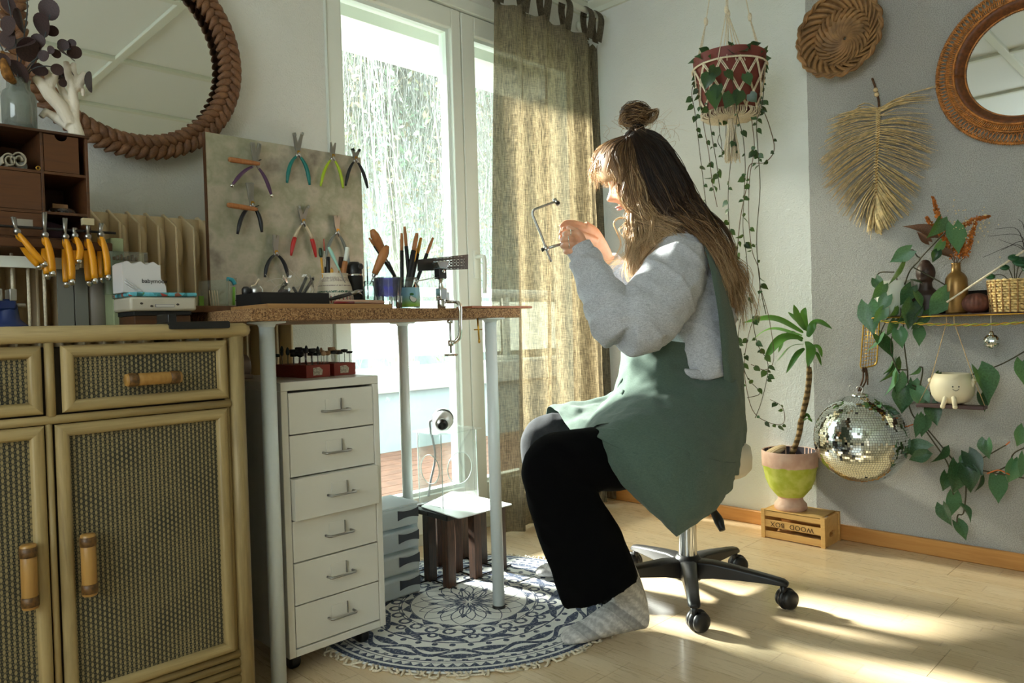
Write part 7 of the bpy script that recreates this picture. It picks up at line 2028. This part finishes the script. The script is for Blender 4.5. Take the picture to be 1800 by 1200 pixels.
# --- clothes
def wrinkle(me, amp, sc, seed=0, folds=False):
    v = meshverts(me); n = np.empty(len(me.vertices)*3); me.vertex_normals.foreach_get('vector', n); n = n.reshape(-1, 3)
    d = np.array([mnoise.noise((p[0]*sc[0]+seed, p[1]*sc[1], p[2]*sc[2]))*.55+(.4-abs(mnoise.noise((p[0]*sc[0]*1.7+seed, p[1]*sc[1]*1.7+3, p[2]*sc[2]*1.7))))*1.3 for p in v.tolist()])
    if folds:      # soft creases, sharp on one side
        d = d+np.array([0.8*max(0, 1-4.2*abs(mnoise.noise((p[0]*5+seed*3, p[1]*5, p[2]*11+p[0]*6))))**2 for p in v.tolist()])
    setverts(me, v+n*(d*amp)[:, None])
def worn(name, g, vox, m, sm=5, wr=None, **k):
    me = remeshed(g, vox, name, sm)
    if wr: wrinkle(me, *wr)
    setverts(me, meshverts(me)-PB)
    return obj(name, me, m, pe, **k)
g = G()
tb_(g, [(1185, 400, 2.32), (1192, 432, 2.315), (1196, 500, 2.31), (1203, 570, 2.31), (1212, 635, 2.31), (1216, 660, 2.31)], [.05, .078, .128, .143, .128, .112], [.085, .155, .185, .2, .216, .212], n=28)
tb_(g, [(1196, 440, 2.2), (1190, 470, 2.15), (1160, 525, 2.075), (1115, 572, 2.015), (1093, 580, 2.0)], [.07, .085, .098, .082, .066], [.07, .085, .09, .08, .066], n=22)
tb_(g, [(1098, 585, 2.005), (1075, 550, 2.02), (1050, 500, 2.075), (1031, 458, 2.105), (1024, 447, 2.11)], [.064, .066, .056, .046, .036], n=20)
tb_(g, [(1165, 440, 2.44), (1140, 520, 2.5), (1118, 568, 2.5)], [.075, .09, .07], n=18); tb_(g, [(1118, 570, 2.5), (1098, 515, 2.42), (1083, 478, 2.37), (1077, 466, 2.35)], [.066, .056, .046, .036], n=18)
sw = worn('sweatshirt', g, .0065, m_heather, 6, (.0085, (8, 8, 13), 4, True))
g = G(); tb_(g, [(1028, 453, 2.109), (1017, 434, 2.115)], [.0375, .037], [.036, .034], n=20, m=5)
obj('cuff', g, m_heather, sw, solid=.004)
g = G(); tb_(g, [(1078, 470, 2.352), (1070, 458, 2.336)], [.038, .033], [.036, .03], n=18, m=5)
obj('cuff', g, m_heather, sw, solid=.004)
cp_ = curve(q3((1205, 381, 2.31), (1188, 388, 2.24), (1165, 408, 2.205), (1145, 440, 2.2), (1134, 462, 2.24), (1128, 466, 2.32), (1140, 440, 2.41), (1170, 400, 2.42), (1196, 384, 2.39), (1205, 381, 2.31)), 60)[:-1]
obj('collar', G().tube(cp_, .013, 8, r2=.008, closed=True), m_heather, sw)
hp_ = [dp(1216+.108*585*math.cos(a)*1.12, 657+6*math.cos(a), 2.31+.213*math.sin(a)) for a in np.arange(48)*2*PI/48]
obj('waistband', G().tube(hp_, .014, 8, r2=.006, closed=True, side=(0, 0, 1)), m_heather, sw)
g = G()
tb_(g, [(1200, 785, 2.19), (1120, 799, 2.08), (1050, 807, 1.995), (1000, 808, 1.96), (974, 815, 1.945), (970, 842, 1.943), (990, 885, 1.943), (1024, 955, 1.943), (1057, 1038, 1.942)], [.1, .095, .085, .078, .074, .076, .09, .104, .106], [.1, .095, .084, .076, .072, .073, .077, .083, .088], n=26, m=60)
wrn = (.006, (9, 9, 9), 2)
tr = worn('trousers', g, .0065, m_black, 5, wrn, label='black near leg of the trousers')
g = G()
tb_(g, [(1195, 780, 2.43), (1080, 772, 2.45), (1000, 766, 2.465), (962, 766, 2.47), (952, 785, 2.47), (962, 830, 2.47), (983, 900, 2.47), (992, 948, 2.47)], [.1, .085, .076, .07, .07, .074, .082, .083], [.1, .085, .074, .068, .068, .07, .072, .075], n=22, m=56)
worn('trousers', g, .0075, m_black_lit, 4, (.006, (9, 9, 7), 6), label='far leg of the trousers, sunlight painted into its lighter black')
# --- apron
def sheet(name, rows, parent, sub=2, amp=.008, sc=14, th=.0025, seed=0, up=8):
    R_ = np.array([q3(*r) for r in rows])
    # refine with splines both ways
    A = np.array([curve(r, (R_.shape[1]-1)*up+1) for r in R_]); A = np.array([curve(A[:, j], (R_.shape[0]-1)*up+1) for j in range(A.shape[1])]).transpose(1, 0, 2)
    du = np.gradient(A, axis=0); dv = np.gradient(A, axis=1); nn = np.cross(du, dv); nn /= np.linalg.norm(nn, axis=2, keepdims=True)+1e-9
    h, w_ = A.shape[:2]
    for i in range(h):
        for j in range(w_):
            p = A[i, j]; A[i, j] = p+nn[i, j]*amp*(mnoise.noise((p[0]*sc+seed, p[1]*sc, p[2]*sc*.5))+.9*(.35-abs(mnoise.noise((p[0]*sc*1.6+p[2]*6, p[1]*sc*1.6+seed, p[2]*sc*.8))))*1.6+.35*mnoise.noise((p[0]*sc*4, p[1]*sc*4+seed, p[2]*sc*3)))
    return obj(name, G().grid(A), m_apron, parent, sub=1, solid=th)
ap = sheet('apron', [
    [(1108, 585, 2.46), (1098, 590, 2.30), (1112, 592, 2.16), (1165, 596, 2.085), (1225, 606, 2.16), (1276, 610, 2.16), (1299, 612, 2.25), (1298, 612, 2.42)],
    [(1100, 632, 2.46), (1092, 638, 2.30), (1106, 640, 2.15), (1165, 645, 2.065), (1225, 650, 2.135), (1282, 655, 2.15), (1304, 655, 2.26), (1302, 655, 2.43)],
    [(1094, 676, 2.44), (1080, 688, 2.28), (1098, 690, 2.13), (1155, 688, 2.04), (1225, 694, 2.05), (1284, 700, 2.10), (1307, 700, 2.26), (1304, 700, 2.43)],
    [(1075, 700, 2.40), (1050, 722, 2.26), (1070, 722, 2.08), (1132, 714, 1.985), (1205, 728, 1.97), (1275, 748, 2.05), (1308, 750, 2.25), (1304, 750, 2.43)],
    [(1052, 722, 2.34), (1034, 745, 2.20), (1046, 750, 2.02), (1105, 742, 1.925), (1185, 762, 1.90), (1262, 790, 1.98), (1304, 795, 2.2), (1303, 795, 2.40)],
    [(1036, 742, 2.28), (1026, 755, 2.15), (1036, 762, 1.975), (1090, 790, 1.885), (1170, 812, 1.86), (1250, 835, 1.93), (1295, 835, 2.14), (1300, 830, 2.36)],
    ], pe, amp=.008, seed=1)
sheet('side_panel', [
    [(1028, 752, 2.02), (1075, 752, 1.928), (1130, 765, 1.89), (1190, 785, 1.88), (1250, 806, 1.94), (1292, 812, 2.10), (1303, 800, 2.25)],
    [(1044, 778, 1.95), (1085, 790, 1.885), (1135, 802, 1.862), (1190, 818, 1.86), (1245, 835, 1.915), (1284, 835, 2.06), (1299, 822, 2.2)],
    [(1066, 810, 1.91), (1102, 824, 1.872), (1145, 838, 1.855), (1195, 852, 1.86), (1242, 862, 1.91), (1277, 855, 2.04), (1293, 840, 2.16)],
    [(1096, 852, 1.90), (1126, 864, 1.872), (1160, 874, 1.862), (1202, 882, 1.87), (1242, 884, 1.915), (1270, 872, 2.02), (1286, 856, 2.12)],
    [(1138, 894, 1.905), (1158, 902, 1.885), (1182, 908, 1.878), (1212, 908, 1.89), (1241, 900, 1.93), (1263, 884, 2.01), (1279, 866, 2.09)],
    [(1168, 922, 1.915), (1182, 927, 1.90), (1197, 926, 1.90), (1217, 917, 1.91), (1240, 904, 1.945), (1260, 888, 2.01), (1276, 869, 2.08)],
    [(1190, 942, 1.925), (1196, 938, 1.915), (1207, 931, 1.915), (1221, 921, 1.925), (1241, 907, 1.955), (1259, 891, 2.01), (1275, 872, 2.075)],
    ], ap, amp=.005, seed=5)
sheet('lap_cloth', [
    [(958, 768, 2.53), (962, 716, 2.505), (980, 724, 2.42), (1000, 752, 2.28), (1020, 766, 2.13), (1030, 757, 2.02)],
    [(985, 772, 2.545), (990, 711, 2.50), (1005, 718, 2.41), (1022, 742, 2.28), (1038, 756, 2.14), (1050, 748, 1.98)],
    [(1020, 780, 2.55), (1025, 708, 2.50), (1040, 713, 2.42), (1052, 730, 2.30), (1066, 742, 2.15), (1082, 742, 1.965)],
    [(1060, 780, 2.55), (1062, 700, 2.49), (1075, 704, 2.42), (1085, 716, 2.32), (1100, 722, 2.16), (1120, 726, 1.99)],
    [(1095, 770, 2.55), (1092, 685, 2.47), (1094, 682, 2.41), (1098, 690, 2.32), (1112, 700, 2.17), (1140, 706, 2.03)],
    ], ap, amp=.007, seed=9)
sheet('strap', [
    [(1207, 385, 2.24), (1216, 383, 2.25), (1226, 382, 2.29)], [(1222, 400, 2.165), (1233, 401, 2.185), (1243, 404, 2.24)], [(1240, 440, 2.11), (1251, 441, 2.135), (1261, 446, 2.20)],
    [(1254, 500, 2.07), (1266, 501, 2.09), (1279, 505, 2.17)], [(1264, 560, 2.06), (1277, 562, 2.085), (1291, 565, 2.17)], [(1269, 625, 2.075), (1283, 627, 2.095), (1303, 629, 2.20)], [(1272, 665, 2.12), (1288, 668, 2.13), (1304, 670, 2.25)], [(1272, 690, 2.16), (1288, 690, 2.17), (1302, 690, 2.28)]], ap, amp=.002, seed=3)
# pocket edge and drawn ties by the front
obj('tie', G().tube(curve(q3((1104, 655, 2.18), (1092, 668, 2.17), (1086, 682, 2.19), (1096, 690, 2.13)), 14), .007, 6, r2=.003), m_apron, ap)
# --- jewellery
def band(name, p, ax, r, m_, par, th=.0011):
    ax = V(ax)/np.linalg.norm(ax); u = np.cross(ax, (0, 0, 1)); u /= np.linalg.norm(u); v = np.cross(ax, u)
    return obj(name, G().tube([V(p)+(u*math.cos(t)+v*math.sin(t))*r for t in np.arange(20)*2*PI/20], th, 6, closed=True), m_, par)
m_silver = plain('silver', (.8, .8, .78, 1), .2, 1.0)
for (x_, y_, d_) in ((1003, 410.2, 2.092), (999, 420.8, 2.088), (1000, 431.2, 2.09)):
    band('ring', dp(x_, y_, d_), -RT, .0100, m_silver, pe, .0015)
band('ring', dp(1012, 407.5, 2.182), dp(1001, 402, 2.165)-dp(1014, 408, 2.185), .0117, m_silver, pe, .0008)
band('bracelet', dp(1073, 463, 2.343), dp(1090, 510, 2.42)-dp(1068, 455, 2.335), .0275, plain('dark bead bracelet', c(60, 40, 30), .4), pe, .003)

# --- hair
def smooth_cat(P, n): return np.array([curve(p, n) for p in P])
class Hair:
    def __init__(s): s.v = []; s.f = []; s.sh = []; s.n = 0
    def strands(s, P, r, shade):
        """P (k, m, 3): k strands as thin three-sided tubes"""
        k, m = P.shape[:2]
        t = np.gradient(P, axis=1); t /= np.linalg.norm(t, axis=2, keepdims=True)+1e-9
        ref = rng.normal(0, 1, (k, 1, 3)); u = np.cross(t, ref); u /= np.linalg.norm(u, axis=2, keepdims=True)+1e-9; w_ = np.cross(t, u)
        prof = np.interp(np.linspace(0, 1, m), [0, .1, .6, 1], [.6, 1, .9, .15])[None, :, None]*np.asarray(r).reshape(-1, 1, 1)
        vs = np.stack([P+(u*math.cos(a)+w_*math.sin(a))*prof for a in (0, 2*PI/3, 4*PI/3)], axis=2)   # k,m,3,3
        s.v.append(vs.reshape(-1, 3)); s.sh.append(np.repeat(shade.reshape(k, m), 3, axis=1).reshape(-1))
        idx = np.arange(k*m*3).reshape(k, m, 3)+s.n
        for a in range(3):
            b = (a+1) % 3
            s.f.append(np.stack([idx[:, :-1, a], idx[:, :-1, b], idx[:, 1:, b], idx[:, 1:, a]], axis=-1).reshape(-1, 4))
        s.n += k*m*3
    def group(s, guides, count, r=.0009, jit=(.002, .009), sh=(.1, .8), m=18, wave=.004, shj=.15):
        Gd = smooth_cat([q3(*g_) for g_ in guides], m)           # ng, m, 3
        ng = len(guides)
        nc = max(3, count//26)
        ct = rng.uniform(0, ng-1, nc); ci = rng.integers(0, nc, count) if count > 12 else np.arange(count) % nc
        lin = np.linspace(0, 1, m)[None, :, None]
        coff = rng.normal(0, 1, (nc, 1, 3))*(jit[0]+(jit[1]-jit[0])*lin)
        cph, cdir, cfr = rng.uniform(0, 6.28, (nc, 1, 1)), rng.normal(0, 1, (nc, 1, 3)), rng.uniform(8, 14, (nc, 1, 1))
        cw = cdir*wave*2.0*lin**1.3*np.sin(lin*cfr+cph)
        t = np.clip(ct[ci]+rng.normal(0, .28, count), 0, ng-1.001)
        def at(t):
            i = np.clip(t.astype(int), 0, max(0, ng-2)); f = (t-i)[:, None, None]
            return Gd[i]*(1-f)+Gd[np.minimum(i+1, ng-1)]*f
        pull = .55*lin**1.2
        P = at(t)*(1-pull)+at(ct)[ci]*pull+coff[ci]+cw[ci]
        P = P+rng.normal(0, 1, (count, 1, 3))*(.0012+jit[1]*.35*lin)
        P = P+rng.normal(0, 1, (count, 1, 3))*wave*.5*lin*np.sin(lin*rng.uniform(7, 17, (count, 1, 1))+rng.uniform(0, 6.28, (count, 1, 1)))
        cut = rng.uniform(.8, 1, (count, 1, 1))
        shd = (sh[0]+(sh[1]-sh[0])*lin[:, :, 0])+rng.normal(0, shj, (count, 1))
        s.strands(P, rng.uniform(.6, 1.3, count)*r, np.clip(shd, 0, 1)*np.ones((count, m)))
    def make(s, name, parent):
        v = np.concatenate(s.v)-PB; f = np.concatenate(s.f)
        me = bpy.data.meshes.new(name); me.from_pydata(v.tolist(), [], f.tolist()); me.update()
        at = me.attributes.new('shade', 'FLOAT', 'POINT'); at.data.foreach_set('value', np.concatenate(s.sh).astype(np.float32))
        return obj(name, me, m_hair, parent, kind='stuff')
H = Hair()
A_ = [[(1118, 230, 2.42), (1150, 246, 2.44), (1188, 300, 2.44), (1218, 365, 2.43), (1258, 440, 2.41), (1282, 490, 2.38), (1286, 540, 2.36)],
      [(1122, 227, 2.35), (1158, 244, 2.36), (1198, 300, 2.36), (1228, 362, 2.36), (1266, 440, 2.33), (1288, 490, 2.31), (1290, 550, 2.29)],
      [(1122, 228, 2.29), (1156, 246, 2.27), (1192, 300, 2.27), (1218, 360, 2.27), (1256, 425, 2.25), (1280, 480, 2.235), (1288, 545, 2.23)],
      [(1119, 232, 2.25), (1152, 258, 2.225), (1180, 310, 2.215), (1203, 360, 2.21), (1240, 415, 2.195), (1272, 470, 2.185), (1286, 535, 2.19)],
      [(1114, 236, 2.235), (1138, 272, 2.205), (1160, 325, 2.195), (1185, 370, 2.19), (1222, 400, 2.165), (1258, 450, 2.15), (1280, 505, 2.155)],
      [(1110, 240, 2.225), (1124, 280, 2.20), (1140, 330, 2.19), (1165, 375, 2.185), (1202, 396, 2.165), (1240, 430, 2.14), (1268, 478, 2.135)]]
H.group(A_, 2300, .0011, (.003, .013), (-.25, .85), 26, .015, .13)
B_ = [[(1112, 240, 2.225), (1118, 285, 2.20), (1130, 335, 2.19), (1150, 370, 2.185), (1172, 388, 2.175), (1198, 396, 2.165)],
      [(1108, 241, 2.228), (1110, 285, 2.20), (1118, 335, 2.19), (1134, 375, 2.185), (1150, 405, 2.165), (1158, 425, 2.15)],
      [(1104, 242, 2.23), (1103, 285, 2.205), (1108, 335, 2.195), (1120, 380, 2.19), (1126, 420, 2.175), (1120, 470, 2.15)],
      [(1101, 243, 2.235), (1100, 280, 2.208), (1107, 330, 2.198), (1117, 375, 2.20), (1119, 415, 2.19), (1110, 455, 2.165), (1116, 488, 2.15)],
      [(1099, 244, 2.24), (1094, 275, 2.212), (1099, 315, 2.204), (1109, 352, 2.205), (1114, 395, 2.205), (1106, 440, 2.18), (1112, 475, 2.16)]]
H.group(B_, 1000, .001, (.002, .008), (.30, 1.15), 24, .014, .18)
H.group([[(1096, 300, 2.42), (1105, 350, 2.43), (1115, 400, 2.42), (1112, 450, 2.40)], [(1110, 300, 2.44), (1130, 360, 2.45), (1135, 420, 2.43), (1125, 470, 2.40)]], 160, .001, (.003, .008), (.5, 1), 14, .006)
C_ = [[(1100, 243, 2.236), (1093, 258, 2.215), (1088, 280, 2.207), (1091, 305, 2.203), (1098, 330, 2.203)],
      [(1099, 243, 2.24), (1082, 258, 2.218), (1074, 282, 2.208), (1076, 302, 2.208), (1082, 320, 2.21)],
      [(1098, 242, 2.26), (1072, 254, 2.245), (1058, 275, 2.24), (1056, 298, 2.24), (1062, 318, 2.24)],
      [(1098, 241, 2.30), (1068, 252, 2.29), (1050, 272, 2.29), (1044, 295, 2.30), (1048, 310, 2.30)],
      [(1099, 241, 2.36), (1070, 254, 2.37), (1053, 276, 2.38), (1048, 298, 2.38), (1054, 314, 2.38)],
      [(1102, 241, 2.41), (1078, 258, 2.42), (1066, 284, 2.425), (1066, 306, 2.425), (1074, 325, 2.42)]]
H.group(C_, 760, .0009, (.002, .007), (.2, .95), 14, .006, .18)
H.group([[(1090, 250, 2.26), (1055, 262, 2.25), (1041, 290, 2.26), (1040, 320, 2.27)], [(1085, 250, 2.33), (1050, 268, 2.34), (1038, 300, 2.35), (1044, 335, 2.35)]], 26, .0006, (.003, .012), (.5, 1), 14, .008)
# crown pulled up to the bun
for sgn, d0 in ((1, 2.24), (-1, 2.41)):
    H.group([[(1088, 262, d0), (1098, 240, d0+.03*sgn), (1114, 222, 2.325)], [(1110, 262, d0-.012*sgn), (1112, 240, d0+.022*sgn), (1117, 222, 2.32)], [(1140, 268, d0-.01*sgn), (1132, 244, d0+.025*sgn), (1122, 222, 2.32)], [(1160, 275, d0+.03*sgn), (1144, 244, d0+.05*sgn), (1126, 224, 2.325)]], 420, .0011, (.004, .003), (.25, .12), 10, .001, .1)
# the bun: wound loops
bc = dp(1117, 203, 2.325)
Pl = []; Sl = []
for k in range(520):
    ax = V((rng.normal(0, .35), rng.normal(0, .35), 1)); ax /= np.linalg.norm(ax); u = np.cross(ax, rng.normal(0, 1, 3)); u /= np.linalg.norm(u); v = np.cross(ax, u)
    R0 = rng.uniform(.02, .050); zz_ = rng.uniform(-.026, .034)*(1-(R0/.05)**2*.5)
    tt = np.linspace(0, rng.uniform(2.2, 4.5), 16); rr = R0*(1+.06*np.sin(tt*2+k))
    Pl.append(bc+(np.outer(np.cos(tt), u)*rr[:, None]+np.outer(np.sin(tt), v)*rr[:, None])+ax*zz_); Sl.append(np.full(16, np.clip(rng.normal(.45, .2), 0, 1)))
H.strands(np.array(Pl), rng.uniform(.0008, .0014, 520), np.array(Sl))
H.group([[(1122, 215, 2.31), (1136, 200, 2.30), (1150, 196, 2.30), (1146, 212, 2.30), (1132, 212, 2.30)], [(1122, 213, 2.33), (1138, 192, 2.33), (1152, 200, 2.33), (1143, 216, 2.33), (1128, 217, 2.33)]], 60, .0008, (.004, .007), (.4, .8), 14, .004)
H.group([[(1108, 204, 2.30), (1094, 200, 2.29), (1087, 210, 2.29), (1094, 220, 2.30), (1106, 222, 2.31)]], 40, .0008, (.005, .008), (.4, .8), 12, .004)
H.group([[(1118, 226, 2.29), (1130, 236, 2.25), (1141, 250, 2.235), (1144, 264, 2.23), (1150, 272, 2.23)], [(1116, 228, 2.29), (1126, 242, 2.25), (1138, 248, 2.235), (1141, 262, 2.23), (1143, 268, 2.23)]], 120, .0008, (.002, .004), (.5, 1), 12, .002, .1)
# loose wisps
H.group([[(1104, 382, 2.21), (1086, 384, 2.20), (1079, 393, 2.20), (1086, 410, 2.20), (1092, 428, 2.20), (1085, 445, 2.20), (1078, 450, 2.20)]], 10, .0006, (.0008, .002), (.8, 1), 20, .001)
H.group([[(1108, 385, 2.22), (1098, 395, 2.21), (1092, 405, 2.21), (1096, 420, 2.21)]], 6, .0005, (.001, .004), (.8, 1), 12, .002)
for k in range(70):
    x_, y_ = rng.normal(1130, 26), rng.normal(222, 12); d_ = rng.uniform(2.24, 2.4)
    H.group([[(x_, y_+16, d_), (x_+rng.normal(0, 10), y_, d_), (x_+rng.normal(6, 18), y_-rng.uniform(0, 16), d_)]], 1, .0004, (.001, .004), (.4, .9), 10, .004)
for k in range(60):
    t = rng.random(); x_, y_ = 1185+105*t, 270+250*t; H.group([[(x_-14, y_-6, 2.28), (x_+4, y_+20, 2.28), (x_+rng.uniform(2, 22), y_+rng.uniform(25, 60), 2.28)]], 1, .0004, (.003, .008), (.3, .8), 10, .004)
hr = H.make('hair', pe)
# the body of the hair under the strands
def mass(name, guides, m, off, shd, parent, close=True):
    Gd = smooth_cat([q3(*g_) for g_ in guides], m)
    ng = len(Gd); A = np.array([curve(Gd[:, j], (ng-1)*3+1) for j in range(m)]).transpose(1, 0, 2)
    g = G().grid(A); me = g.mesh(name, wloc(parent))
    at = me.attributes.new('shade', 'FLOAT', 'POINT'); vals = np.tile(np.linspace(shd[0], shd[1], m), A.shape[0]); at.data.foreach_set('value', vals.astype(np.float32))
    return obj(name, me, m_hair, parent, solid=off)
mass('hair_mass', A_, 16, .012, (.02, .5), hr)
mass('hair_mass', B_, 14, .006, (.05, .7), hr)
mass('hair_mass', C_, 10, .005, (.25, .8), hr)
g = G().ball(bc, (.042, .042, .034), 20, 14)
mb = g.mesh('bun_core', wloc(hr)); at = mb.attributes.new('shade', 'FLOAT', 'POINT'); at.data.foreach_set('value', np.full(len(mb.vertices), .22, dtype=np.float32)); obj('bun_core', mb, m_hair, hr)
# scalp hair, close to the skull
g = G(); rows = []; 
for i in range(22):
    th = PI*(.002+.62*i/21); row = []
    for k in range(65):
        ph = 2*PI*k/64; fr = max(0, math.cos(ph)); tt = th*(1-.47*fr**1.5)
        p = headpt(tt, ph); row.append(p+(p-hc)*(.10-.06*fr*(i/21)))
    rows.append(row)
g.grid(rows); ms2 = g.mesh('scalp_hair', wloc(hr)); at = ms2.attributes.new('shade', 'FLOAT', 'POINT'); at.data.foreach_set('value', np.full(len(ms2.vertices), .12, dtype=np.float32)); obj('scalp_hair', ms2, m_hair, hr)
obj('hair_tie', G().tube([dp(1119, 222, 2.322)+V((.019*math.cos(t), .019*math.sin(t), .003*math.sin(t))) for t in np.arange(24)*2*PI/24], .006, 8, closed=True), m_blackm, pe)

# ------------------------------------------------------------------ the jeweller's saw in her hands
sa = thing('piercing_saw', 'steel piercing saw frame held in the hands of the seated woman', 'saw', dp(960, 437, 2.12))
sd_ = lambda x_, y_: dp(x_, y_, 2.12+(x_-960)*.0002)
fpts = [sd_(977, 354)]+[sd_(*p) for p in ((950, 364), (942, 367), (938, 370), (936.5, 376), (939, 384), (952, 415), (960, 437), (969, 460))]
obj('frame', G().tube(curve(fpts, 50), .0048, 8, r2=.0036), m_steel, sa)
obj('blade_clamp', G().lathe([(.004, -.012), (.006, -.011), (.006, .011), (.004, .012)], 14, sd_(978, 355), RT*.5-UP*.8, True, True), m_chrome, sa)
obj('thumb_screw', G().lathe([(.004, 0), (.0055, .002), (.0055, .008), (.004, .009)], 12, sd_(979, 357), -FW+RT*.5, True, True), m_dsteel, sa)
obj('slide_block', G().ball(sd_(960, 436.5), (.0085, .0085, .0085), 14, 10), m_chrome, sa)
obj('thumb_screw', G().lathe([(.0025, 0), (.003, .006), (.006, .007), (.006, .012), (.003, .013)], 12, sd_(959, 437), -RT*1.0-UP*.35, True, True), m_dsteel, sa)
obj('arm', G().tube([sd_(960, 437), dp(990, 428, 2.125)], .0042, 10), m_steel, sa)
obj('handle', G().tube(q3((988, 428.5, 2.125), (996, 426, 2.128), (1010, 422, 2.135), (1020, 419, 2.14)), [.006, .009, .0095, .007], 12), m_handlew, sa)
# ------------------------------------------------------------------ end
